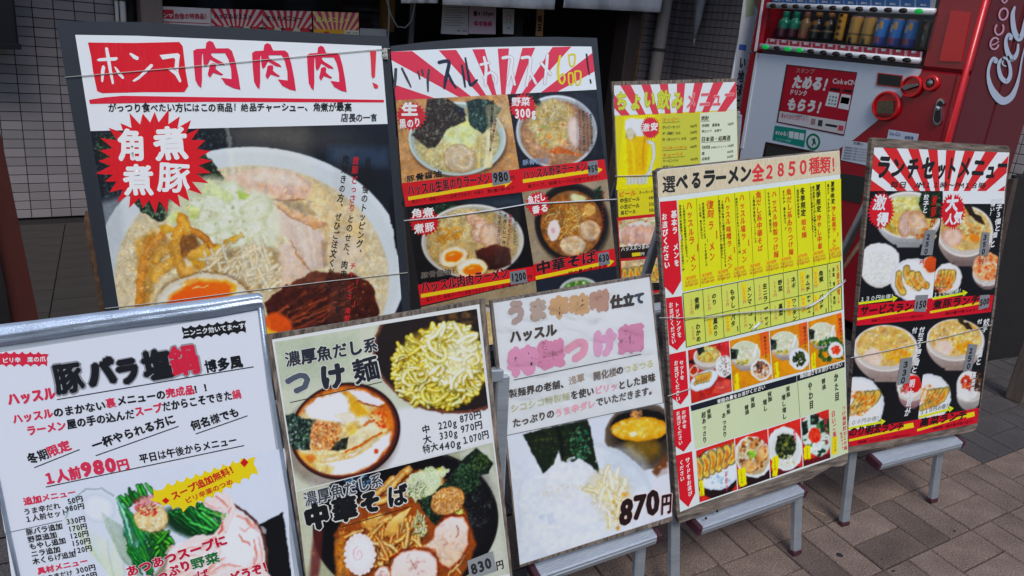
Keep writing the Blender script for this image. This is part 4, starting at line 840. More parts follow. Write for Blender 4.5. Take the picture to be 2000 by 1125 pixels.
    k = Ink(); T2 = (48, 52, 34); RO = (226, 120, 100)
    for t, pr, x, y0, y1, hot in (('煮卵', '１００', 388, 345, 455, 0), ('のり', '１００', 535, 310, 410, 0), ('もやし', '１２０', 690, 275, 440, 0), ('メンマ', '１２０', 832, 250, 410, 1), ('生ニラ', '１５０', 965, 225, 385, 0), ('野菜', '１５０', 1092, 195, 300, 0), ('ネギ', '１５０', 1205, 170, 275, 0), ('キムチ', '１３０', 1325, 150, 300, 1), ('角煮', '３００', 1437, 120, 220, 1)):
        V(t, x, y0, x+6, y1, 9, b, T2, .035)
        if hot: shape(k, s, b(x-62, y0-15, x-26, y0-22, x-18, y0+130, x-50, y0+140), (244, 214, 20), .0013)
        V(pr+'円', x-46, y0+10, x-38, y0+150, 6, b, RO, .01)
    for t, pr, x, y0, y1, hot in (('わかめ', '１００', 400, 565, 725, 0), ('黒のり', '２００', 545, 520, 680, 1), ('バター', '１００', 695, 490, 650, 1), ('コーン', '１００', 842, 455, 615, 0), ('ザーサイ', '１５０', 975, 425, 590, 0), ('高菜', '１５０', 1097, 395, 505, 0), ('ワンタン', '２００', 1212, 355, 545, 1), ('チャーシュー', '３００', 1335, 330, 510, 1), ('パクチー', '１５０', 1440, 320, 490, 1)):
        V(t, x, y0, x+6, y1, 8.5, b, T2, .035)
        if hot: shape(k, s, b(x-62, y0+10, x-26, y0+3, x-18, y0+140, x-50, y0+150), (244, 214, 20), .0013)
        V(pr+'円', x-46, y0+20, x-38, y0+145, 6, b, RO, .01)
    V('５番玉増し', 1580, 65, 1592, 400, 6, b, OR, .02); V('背脂　増し　無料', 1545, 95, 1555, 410, 4.6, b, T2, .02); V('もう少し食べたい方にはこちら', 1512, 110, 1530, 470, 3.6, b, T2, .01)
    k.build('topping_lettering', root)
    k = Ink(); text(k, s, '背脂の量をお選びください', c(425, 190)[0], c(790, 75)[0], 9, W, .0017, .03); text(k, s, '麺の固さをお選びください', b(1262, 1035)[0], b(1620, 930)[0], 9, W, .0017, .03)
    DD = (54, 60, 46)
    for t, x0, y0, x1, y1 in (('背脂', 362, 225, 370, 300), ('超あっさり', 322, 245, 334, 482), ('背脂', 508, 185, 514, 265), ('あっさり', 476, 250, 486, 440), ('背脂', 694, 135, 700, 215), ('普通', 648, 195, 654, 270), ('背脂', 822, 95, 830, 170), ('増し', 785, 150, 792, 245), ('背脂', 960, 55, 968, 135), ('増し増し', 928, 115, 938, 305)): V(t, x0, y0, x1, y1, 8, c, DD, .035)
    for t, x0, y0, x1, y1 in (('やわ目', 1345, 1060, 1362, 1290), ('普通', 1458, 1030, 1466, 1130), ('かた目', 1565, 985, 1578, 1220)): V(t, x0, y0, x1, y1, 8, b, DD, .035)
    k.build('option_lettering', root)
    # set photos
    tp = [(1342, 684), (1424, 665), (1502, 646), (1577, 628), (1644, 610)]; bt = [(1349, 788), (1430, 764), (1508, 740), (1581, 722), (1650, 703)]
    for i in range(4):
        OG = (206, 138, 26) if i else (176, 50, 44)
        p = Pic(s, [(tp[i][0]+1, tp[i][1]), (tp[i+1][0]-1, tp[i+1][1]), (bt[i+1][0]-1, bt[i+1][1]), (bt[i][0]+1, bt[i][1])], OG, .0013, 1.2); x, y = tp[i]; p.tex(.06, 12, 3)
        if i == 0:
            p.poly(b(320, 900, 560, 960, 680, 1080, 690, 860, 320, 880), (40, 20, 24), 3); p.poly(b(560, 1060, 680, 1040, 690, 1160, 520, 1160), (206, 84, 70), 3)
            p.side_bowl(*b(480, 850)[0], 27, 20, 26, .4); p.ell(*b(485, 830)[0], 22, 17, 0, (206, 196, 130), 2, 1, edge=(190, 150, 70)); p.flecks(*b(485, 830)[0], 18, 13, 60, 2.4, [(232, 228, 190), (196, 150, 60), (180, 190, 120)], .9); p.nori(b(385, 775, 450, 765, 460, 800, 410, 840))
            p.ell(*b(365, 970)[0], 9, 12, .5, (224, 214, 206), 1.5); p.ell(*b(365, 968)[0], 7, 9, .5, (170, 50, 24), 1.5)
            p.ell(*b(450, 1050)[0], 30, 17, -.5, (206, 220, 230), 1.5); p.ell(*b(450, 1050)[0], 27, 14, -.5, (222, 230, 234), 1.5)
            for q in range(6): p.gyoza(*b(370+q*22, 1080-q*6)[0], 15, 6, -1.3)
            p.ell(*b(620, 930)[0], 17, 22, .1, (226, 228, 226), 1.5); p.flecks(*b(620, 930)[0], 14, 19, 40, 1.4, [(80, 80, 70), (130, 130, 120)], .8)
            p.poly(b(590, 760, 670, 720, 670, 830, 600, 850), (206, 60, 64), 2, .9)
        else:
            bx, by = [(0, 0), (800, 820), (1130, 735), (1450, 655)][i]
            k2 = [1, 1, .96, .92][i]
            p.side_bowl(*b(bx, by)[0], 29*k2, 24*k2, 32*k2, .45); p.ell(*b(bx+2, by-8)[0], 25*k2, 21*k2, 0, (206, 212, 186), 2, 1); p.flecks(*b(bx, by)[0], 20, 15, 60, 2.2, [(232, 232, 214), (190, 200, 160), (214, 190, 170)], .9)
            p.flecks(*b(bx-30, by+80)[0], 14, 5, 26, 2, [(170, 150, 40), (120, 130, 40), (206, 180, 70)], .9); p.nori(b(bx-125, by-40, bx-62, by-28, bx-70, by+50, bx-120, by+58)); p.poly(b(bx+90, by-70, bx+110, by-70, bx+80, by+40, bx+60, by+30), (232, 232, 230), 1.2)
            p.poly(b(bx+120, by-190, bx+200, by-230, bx+205, by-10, bx+130, by+30), (222, 96, 52), 2, .75)
            sx, sy = [(0, 0), (935, 960), (1255, 868), (1565, 795)][i]; r = [0, 20, 20, 15][i]
            p.ell(*b(sx, sy)[0], r, r*1.05, -.2, (224, 226, 226), 1.3)
            if i == 1: p.ell(*b(sx, sy)[0], 16, 17, 0, (196, 170, 140), 2); p.flecks(*b(sx, sy)[0], 14, 15, 60, 3, [(206, 150, 110), (120, 70, 50), (226, 214, 200), (60, 50, 46)], .9)
            if i == 2: p.flecks(*b(sx, sy)[0], 12, 14, 90, 2.4, [(40, 54, 30), (70, 84, 40), (24, 34, 22)], 1)
            if i == 3:
                p.flecks(*b(1530, 790)[0], 26, 26, 60, 4, [(30, 70, 36), (50, 96, 50)], .9); p.ell(*b(sx, sy)[0], 15, 16, -.2, (226, 228, 226), 1.3); p.flecks(*b(sx, sy)[0], 8, 9, 30, 2.5, [(210, 60, 36), (226, 90, 60)], 1)
            p.poly([(bt[i][0]+2, bt[i][1]-32), (bt[i][0]+11, bt[i][1]-35), (bt[i][0]+13, bt[i][1]-3), (bt[i][0]+4, bt[i][1]-1)], (244, 214, 20), 1)
        p.build('set_meal_photo', root)
    k = Ink()
    V('ミニラーメンセット', 620, 745, 640, 1010, 5.5, b, (200, 40, 44), .02, .0018)
    for x, y in ((965, 670), (1300, 590), (1600, 520)): V('味付きセット', x, y, x+10, y+190, 5.5, b, (90, 40, 20), .02, .0018)
    for x, y in ((700, 950), (1040, 880), (1365, 800)): V('６５０円', x+8, y, x+14, y+130, 4, b, (160, 120, 10), .01, .0018)
    k.build('set_meal_lettering', root)
    # side dish photos
    tp = [(1358, 880), (1434, 856), (1499, 837), (1563, 817), (1619, 799)]; bt = [(1365, 981), (1440, 956), (1504, 934), (1568, 911), (1622, 894)]
    for i in range(4):
        p = Pic(s, [(tp[i][0]+1, tp[i][1]), (tp[i+1][0]-1, tp[i+1][1]), (bt[i+1][0]-1, bt[i+1][1]), (bt[i][0]+1, bt[i][1])], (196, 52, 42), .0013, 1.2); p.tex(.08, 12, 3)
        if i == 0:
            p.ell(1395, 925, 46, 48, -.3, (40, 24, 26), 2); p.ell(1400, 916, 46, 40, -.35, (206, 220, 230), 1.5); p.ell(1400, 916, 42, 36, -.35, (226, 232, 236), 1.5)
            p.flecks(1408, 935, 24, 16, 26, 3, [(150, 190, 220), (120, 160, 210)], .5)
            for q in range(6): p.gyoza(1366+q*12, 932-q*6, 34, 14, -1.75+q*.09)
        if i == 1:
            p.poly(c(580, 700, 830, 640, 830, 760, 600, 830), (40, 22, 26), 3); p.ell(1470, 892, 35, 41, -.3, (222, 232, 232), 1.5); p.ell(1470, 892, 31, 36, -.3, (196, 176, 140), 2)
            p.flecks(1470, 885, 27, 32, 110, 4, [(214, 200, 170), (196, 140, 80), (120, 70, 40), (206, 190, 150), (226, 222, 200), (170, 110, 60)], .9); p.flecks(1468, 887, 8, 7, 26, 3, [(130, 180, 50), (160, 200, 80)], 1)
            p.chashu(1464, 910, 15, 13, 0, (222, 170, 110), (236, 206, 160)); p.chashu(1490, 885, 11, 15, .2, (222, 170, 110), (236, 206, 160))
        if i == 2:
            p.poly(c(820, 700, 1070, 660, 1070, 720, 830, 760), (90, 24, 34), 3); p.ell(1533, 876, 34, 43, -.15, (226, 232, 232), 1.5); p.ell(1533, 878, 28, 36, -.15, (216, 220, 216), 3)
            p.ell(1533, 872, 20, 25, 0, (44, 54, 34), 3); p.flecks(1533, 870, 19, 24, 150, 3, [(30, 40, 24), (70, 82, 46), (96, 104, 60), (20, 28, 20)], 1); p.flecks(1538, 900, 14, 12, 50, 1.8, [(236, 236, 226), (190, 190, 130)], .9); p.ell(1534, 868, 4, 4, 0, (150, 150, 60), 1)
        if i == 3:
            p.poly(c(1080, 620, 1290, 560, 1290, 620, 1080, 690), (90, 24, 34), 3); p.ell(1592, 850, 27, 42, -.3, (196, 214, 206), 1.5); p.flecks(1592, 856, 24, 34, 40, 5, [(30, 60, 40), (60, 110, 60), (220, 228, 220), (236, 238, 236)], .9)
            p.nori(c(1065, 330, 1110, 315, 1120, 400, 1075, 430)); p.nori(c(1130, 270, 1195, 262, 1195, 340, 1135, 350)); p.nori(c(1200, 320, 1275, 300, 1275, 420, 1215, 400), (30, 70, 44)); p.ell(1591, 850, 12, 14, 0, (214, 60, 36), 2); p.flecks(1591, 850, 10, 12, 40, 2, [(236, 90, 60), (190, 40, 24)], .9); p.flecks(1590, 876, 18, 12, 40, 3, [(236, 238, 238), (210, 220, 216)], .9)
        yy = [c(285, 775, 318, 765, 328, 880, 298, 890), c(583, 690, 640, 660, 650, 800, 598, 815), c(838, 600, 895, 570, 885, 730, 845, 738), c(1078, 520, 1130, 500, 1140, 600, 1088, 615)][i]
        p.poly(yy, (244, 216, 20), 1.2); p.build('side_dish_photo', root)
    k = Ink(); PK = (226, 60, 90)
    V('ハッスル餃子', 485, 530, 500, 850, 5.5, c, PK, .02, .0018); V('おつまみ盛', 775, 410, 790, 560, 5.5, c, PK, .02, .0018); V('高菜飯', 1010, 390, 1020, 470, 5.5, c, PK, .02, .0018); V('明太ご飯', 1245, 300, 1258, 500, 6, c, (200, 40, 70), .02, .0018)
    V('白いご飯', 1305, 235, 1318, 440, 7, c, PK, .02); V('つけ麺雑炊おじや風', 1385, 200, 1400, 540, 7, c, PK, .02); V('雑炊セット', 1365, 400, 1380, 530, 4.5, c, PK, .01)
    shape(k, s, c(1298, 440, 1338, 430, 1335, 560, 1296, 578), (244, 216, 20), .0013)
    for x, y in ((303, 780), (610, 690), (862, 590), (1108, 515), (1318, 445)): V('１５０円', x, y, x+4, y+105, 4, c, (170, 120, 10), .01, .0018)
    k.build('side_dish_lettering', root)
    for p_ in ((1400, 998), (1378, 1012)): V_, F_ = lathe_vf(s.px([p_], .001)[0], s.n, [(0, .004), (.002, .003)], 8); mk('nail', V_, F_, M_BLACKW, root)
    return root
R4 = sign_chart()

# ---------------------------------------------------------------- 5: lunch set menu
def sign_lunch():
    CUR[0] = M_INKG
    s = S5; a = Z(1660, 260, 4.3265); b = Z(1640, 500, 5.5555); c = Z(1640, 690, 5.5555)
    root = board('signboard of four lunch sets with bowls on black under a lunch header', s,
        [(1703, 271), (1708, 269), (1968, 285), (1973, 290), (1944, 600), (1909, 832), (1903, 842), (1657, 885), (1652, 880)], .012, M_WOOD)
    sheet('printed_sheet', s, [(1707, 288), (1971, 298), (1944, 560), (1909, 826), (1658, 872), (1672, 640), (1690, 470)], (22, 22, 26), root, .0005)
    k = Ink(); shape(k, s, [(1707, 288), (1971, 298), (1962, 374), (1961, 398), (1841, 398), (1841, 373), (1699, 373)], (232, 236, 238), .0008)
    rays(k, s, [(1707, 288), (1970, 298), (1961, 373), (1699, 373)], (1839, 450), 28, (218, 40, 44), .0011, .24, .52); k.build('sunburst_header', root)
    for i, (ch, x0, x1, yb, h) in enumerate((('ラ', 215, 330, 385, 46), ('ン', 340, 450, 370, 40), ('チ', 470, 570, 385, 46), ('セ', 590, 700, 385, 46), ('ッ', 720, 800, 385, 40), ('ト', 800, 890, 390, 46), ('メ', 890, 1010, 385, 46), ('ニ', 1020, 1130, 370, 40), ('ュ', 1130, 1220, 395, 40), ('ー', 1230, 1320, 350, 40))):
        k = Ink(); text(k, s, ch, a(x0, yb)[0], a(x1, yb+3)[0], h, (36, 34, 34), .0014, .055 if i not in (5, 6) else .03); k.build('headline_lettering', root)
    k = Ink(); text(k, s, '毎日　AM１１時〜PM１８時', a(335, 462)[0], a(1140, 468)[0], 13, (30, 30, 30), .0014, .02); k.build('opening_hours_lettering', root)
    mid = [(1841, 374), (1829, 482), (1820, 581)]
    # upper left
    p = Pic(s, [(1699, 374), (1841, 374), (1820, 588), (1677, 597)], (24, 24, 28), .0010, 1.4)
    p.side_bowl(*a(490, 690)[0], 64, 46, 58, .45, (226, 226, 224), (150, 150, 150)); p.ell(*a(490, 700)[0], 57, 38, 0, (206, 186, 110), 2); 
    p.clip_ell(*a(490, 700)[0], 57, 40); p.noodles(*a(350, 840)[0], 26, 16, 50, 3, [(226, 196, 80), (206, 170, 50), (236, 216, 130)], 26, (150, 110, 30), ang=1.2, spread=1.2); p.flecks(*a(490, 600)[0], 34, 16, 100, 3, [(226, 226, 180), (190, 200, 120), (206, 206, 150)], .9); p.clip = None
    p.ell(*a(470, 770)[0], 15, 27, .15, (206, 176, 160), 2, 1, edge=(180, 130, 100)); p.ell(*a(570, 770)[0], 19, 28, -.2, (226, 194, 166), 2, 1, edge=(196, 140, 96)); p.flecks(*a(640, 860)[0], 18, 12, 40, 3, [(206, 140, 60), (170, 90, 40), (226, 200, 140)], .8)
    p.nori(a(600, 500, 770, 495, 770, 720, 640, 720, 580, 610), (32, 46, 32)); p.ell(*a(250, 1060)[0], 38, 31, 0, (232, 232, 230), 1.5)
    p.side_bowl(*b(425, 140)[0], 36, 36, 34, .3, (222, 222, 222), (140, 142, 146)); p.ell(*b(425, 130)[0], 35, 34, 0, (228, 228, 222), 2); p.clip_ell(*b(425, 130)[0], 34, 33); p.tex(.08, 2.5, 6); p.clip = None
    p.ell(*b(830, 270)[0], 52, 44, .25, (222, 222, 226), 1.5); p.ell(*b(830, 270)[0], 46, 38, .25, (236, 236, 238), 3)
    for q, (gx, gy, ga) in enumerate(((655, 300, 1.35), (740, 240, 1.2), (800, 290, 1.1), (860, 300, .9))): p.gyoza(1640+gx/5.555-3, 500+gy/5.555-18, 36-q*3, 13, ga)
    p.flecks(*b(820, 290)[0], 22, 16, 40, 3, [(226, 160, 70), (206, 120, 40), (240, 220, 190)], .8); p.ell(*b(980, 110)[0], 17, 18, .2, (232, 224, 214), 1.5); p.ell(*b(990, 95)[0], 14, 15, .2, (196, 84, 30), 1.5, 1, shade=.1)
    p.build('lunch_set_photo', root)
    # upper right
    p = Pic(s, [(1841, 398), (1961, 399), (1940, 576), (1820, 588)], (24, 24, 28), .0010, 1.4)
    p.side_bowl(*a(970, 830)[0], 55, 50, 62, .5, (214, 196, 186), (120, 104, 100)); p.ell(*a(970, 810)[0], 50, 42, 0, (206, 176, 120), 2); p.clip_ell(*a(970, 810)[0], 50, 42)
    p.flecks(*a(985, 760)[0], 42, 32, 200, 3.2, [(222, 190, 120), (226, 150, 80), (206, 200, 130), (240, 226, 190), (196, 130, 60)], .9); p.ell(*a(860, 880)[0], 20, 20, .2, (232, 196, 180), 2, 1, edge=(206, 150, 130)); p.ell(*a(1050, 885)[0], 10, 8, 0, (236, 140, 40), 1.5); p.clip = None
    p.poly(a(960, 610, 1010, 610, 1060, 680, 1110, 700, 1145, 775, 1110, 770, 1000, 690), (46, 34, 26), 1.5)
    p.ell(*b(1165, 240)[0], 28, 30, .3, (232, 230, 230), 1.5)
    for q in range(5): p.gyoza(*b(1040+q*34, 310)[0], 26, 10, -1.2)
    p.flecks(*b(1110, 300)[0], 20, 18, 60, 2.6, [(226, 120, 40), (196, 84, 30), (240, 180, 110)], .8)
    p.side_bowl(*b(1600, 180)[0], 29, 26, 30, .4, (190, 170, 170), (120, 104, 106)); p.ell(*b(1600, 120)[0], 28, 28, .1, (226, 170, 130), 2); p.flecks(*b(1600, 110)[0], 24, 25, 90, 3, [(236, 130, 70), (226, 200, 170), (206, 90, 40), (226, 216, 170)], .9)
    p.build('lunch_set_photo', root)
    # lower left / right
    p = Pic(s, [(1672, 636), (1814, 624), (1792, 822), (1656, 842)], (24, 24, 28), .0010, 1.4)
    for cx, cy in (((130+500)/2, 0),): pass
    def lowbowl(p, cx, cy, R):
        p.side_bowl(cx, cy+4, R, R*.72, R*.95, .45, (222, 208, 200), (150, 134, 128)); p.ell(cx, cy, R*.9, R*.62, 0, (216, 180, 110), 2); p.clip_ell(cx, cy, R*.9, R*.62)
        p.flecks(cx, cy, R*.85, R*.55, 190, 3.2, [(230, 206, 150), (222, 176, 100), (240, 226, 196), (206, 190, 110), (206, 150, 80)], .9); p.ell(cx-R*.4, cy+R*.35, R*.3, R*.28, .2, (236, 206, 190), 2); p.flecks(cx+R*.4, cy+R*.3, R*.35, R*.2, 50, 3.2, [(240, 170, 40), (226, 140, 30)], .9); p.clip = None
    lowbowl(p, 1729, 676, 63)
    p.ell(*c(180, 560)[0], 53, 56, .2, (222, 226, 232), 1.5); p.ell(*c(180, 560)[0], 47, 50, .2, (236, 238, 240), 3)
    for q in range(5): p.gyoza(*c(90+q*42, 640-q*12)[0], 40, 13, -1.0+q*.05)
    p.flecks(*c(190, 540)[0], 28, 26, 80, 3, [(226, 150, 60), (206, 110, 40), (240, 206, 150)], .8)
    p.side_bowl(*c(770, 440)[0], 24, 14, 26, .45, (190, 160, 158), (130, 100, 104)); p.ell(*c(750, 350)[0], 25, 25, .2, (232, 226, 220), 1.5); p.ell(*c(790, 330)[0], 17, 17, .2, (206, 40, 36), 2, 1, shade=.15); p.flecks(*c(700, 390)[0], 10, 8, 26, 2.4, [(206, 40, 60), (60, 90, 40), (226, 100, 120)], .9)
    p.build('lunch_set_photo', root)
    p = Pic(s, [(1814, 624), (1933, 610), (1910, 798), (1792, 822)], (24, 24, 28), .0010, 1.4)
    lowbowl(p, 1865, 660, 57); p.poly(b(1260, 655, 1330, 650, 1350, 720, 1400, 715, 1440, 800, 1380, 800, 1300, 720), (50, 40, 28), 1.5)
    p.ell(*c(960, 480)[0], 44, 46, .3, (222, 226, 232), 1.5); p.ell(*c(960, 480)[0], 38, 40, .3, (236, 238, 240), 3)
    for q in range(5): p.gyoza(*c(890+q*36, 590-q*12)[0], 34, 12, -1.1+q*.05)
    p.flecks(*c(950, 470)[0], 24, 22, 70, 3, [(226, 150, 60), (206, 110, 40), (240, 206, 150)], .8)
    p.side_bowl(*c(1400, 450)[0], 24, 14, 28, .45, (190, 186, 182), (140, 134, 132)); p.ell(*c(1390, 350)[0], 23, 30, .2, (232, 230, 228), 1.5); p.flecks(*c(1380, 330)[0], 11, 16, 60, 2.6, [(206, 60, 30), (226, 120, 50), (170, 40, 30)], 1); p.flecks(*c(1490, 300)[0], 10, 22, 60, 2.6, [(70, 40, 26), (110, 70, 36), (50, 30, 20)], 1)
    p.build('lunch_set_photo', root)
    k = Ink()
    for q, l0, l1 in (([(1676, 596), (1820, 582), (1816, 623), (1672, 636)], b(185, 685), b(940, 560)), ([(1820, 582), (1940, 576), (1935, 609), (1816, 623)], b(975, 610), b(1560, 500)), ([(1656, 841), (1792, 819), (1789, 850), (1658, 872)], c(95, 945), c(800, 790)), ([(1792, 819), (1911, 796), (1908, 826), (1789, 850)], c(835, 835), c(1450, 650))):
        shape(k, s, q, (214, 14, 40), .0013); line(k, s, l0[0], l1[0], 4.5, (244, 210, 16), .0015)
    for l0, l1 in ((b(200, 515), b(580, 465)), (b(1000, 462), b(1340, 405)), (c(90, 815), c(450, 745)), (c(855, 692), c(1190, 605))):
        line(k, s, l0[0], l1[0], 4.5, (226, 232, 30), .0015); e = np.array(l1[0]); shape(k, s, [e+(-2, -7), e+(8, -2), e+(-1, 6)], (226, 232, 30), .0015)
    for q in (c(690, 770, 790, 750, 800, 800, 690, 825), c(1370, 650, 1455, 630, 1460, 680, 1370, 705)): shape(k, s, q, (246, 220, 16), .0018)
    k.build('price_ribbon', root)
    k = Ink(); B = (34, 20, 22)
    T = lambda t, f, x0, y0, x1, y1, h, col=B, bo=.04, d=.0019: text(k, s, t, f(x0, y0)[0], f(x1, y1)[0], h, col, d, bo)
    T('サービスランチ', b, 210, 650, 870, 590, 20); T('煮豚ランチ', b, 1000, 580, 1510, 520, 19); T('のり明太ランチ', c, 90, 905, 690, 830, 18); T('高菜ランチ', c, 860, 800, 1370, 710, 18); k.build('dish_name_lettering', root)
    k = Ink(); 
    T('１３０円お得！', b, 212, 498, 600, 455, 10, (206, 214, 206), .03); T('１１０円お得！', b, 1010, 450, 1330, 395, 10, (206, 214, 206), .03); T('１００円お得！', c, 60, 790, 450, 715, 10, (180, 186, 180), .03); T('１１０円お得！', c, 865, 668, 1190, 585, 10, (150, 150, 150), .03)
    DR = (90, 6, 20); T('味噌ラーメンハッスルメニューが選べます！', b, 340, 718, 920, 660, 6, DR, .01); T('麺の量が選べます！大盛り', b, 1140, 640, 1630, 575, 6, DR, .01); T('塩味噌、ハッスルラーメンに変更できます！', c, 190, 980, 780, 895, 6, DR, .01); T('塩味噌、麺の量が選べます！', c, 1000, 835, 1460, 745, 6, DR, .01)
    V = lambda t, f, x0, y0, x1, y1, w, col=(236, 238, 240), bo=.03: vtext(k, s, t, f(x0, y0)[0], f(x1, y1)[0], w, col, .0019, bo)
    V('餃子３個と', a, 1262, 540, 1240, 830, 12); V('お得い！', a, 1212, 545, 1190, 700, 9); V('餃子と', a, 645, 510, 628, 680, 11); V('煮豚が', a, 715, 520, 690, 800, 11, (206, 30, 30), .03)
    V('個', a, 1225, 830, 1220, 885, 9); V('と', a, 1200, 900, 1198, 970, 11); V('付餃子３個と', b, 895, 765, 830, 1120, 11); V('個と', c, 835, 55, 795, 215, 12); V('付', b, 810, 770, 805, 840, 10); V('明太飯が', c, 785, 275, 725, 680, 11)
    V('餃', b, 1590, 675, 1580, 760, 12); V('付', b, 1515, 680, 1510, 740, 10); V('子', b, 1570, 770, 1568, 825, 10); V('個と', c, 1515, -40, 1495, 130, 11); V('高菜飯が', c, 1460, 190, 1415, 520, 8); V('円', b, 890, 40, 885, 90, 9, (206, 30, 44)); V('円', b, 1535, 25, 1530, 90, 9, (206, 30, 44)); V('が', b, 1570, 270, 1565, 330, 9)
    k.build('vertical_lettering', root)
    k = Ink(); burst(k, s, a(260, 655)[0], 26, 37, 30, (218, 26, 44), .0016, .82, 2, .1); k.build('red_badge', root); k = Ink(); burst(k, s, a(865, 660)[0], 25, 36, 30, (218, 26, 44), .0016, .82, 5, .1); k.build('red_badge', root)
    k = Ink(); text(k, s, '激', a(185, 655)[0], a(305, 648)[0], 34, WHT, .0019, .05); text(k, s, '得', a(212, 790)[0], a(318, 785)[0], 28, WHT, .0019, .05); text(k, s, '大', a(800, 665)[0], a(905, 655)[0], 32, WHT, .0019, .05); text(k, s, '人', a(800, 775)[0], a(870, 770)[0], 22, WHT, .0019, .05); text(k, s, '気', a(865, 770)[0], a(945, 765)[0], 26, WHT, .0019, .05); k.build('badge_lettering', root)
    for q, tx, tp, vert in ((a(630, 820, 720, 818, 690, 1030, 590, 1030), '２５０', (a(660, 845), a(632, 1025), 10), 1), (a(1112, 835, 1175, 840, 1160, 1035, 1085, 1030), '３５０', (a(1140, 850), a(1118, 1025), 9), 1),
                            (b(820, 425, 955, 418, 925, 605, 795, 600), '150', (b(805, 575), b(930, 560), 17), 0), (b(1515, 425, 1620, 418, 1610, 555, 1500, 585), '500', (b(1508, 545), b(1615, 520), 14), 0),
                            (c(655, 55, 785, 38, 745, 320, 615, 345), '３３０', (c(715, 75), c(675, 330), 12), 1), (b(1390, 950, 1490, 960, 1425, 1230, 1330, 1260), '２５０', (b(1420, 985), b(1385, 1230), 11), 1)):
        t = sheet('price_sticker', s, q, (132, 134, 138), root, .0023, M_INKM); k = Ink()
        if vert: vtext(k, s, tx, tp[0][0], tp[1][0], tp[2], (30, 30, 34), .0027, .05)
        else: text(k, s, tx, tp[0][0], tp[1][0], tp[2], (30, 30, 34), .0027, .05)
        k.build('sticker_digits', t, M_INKM)
    return root
R5 = sign_lunch()

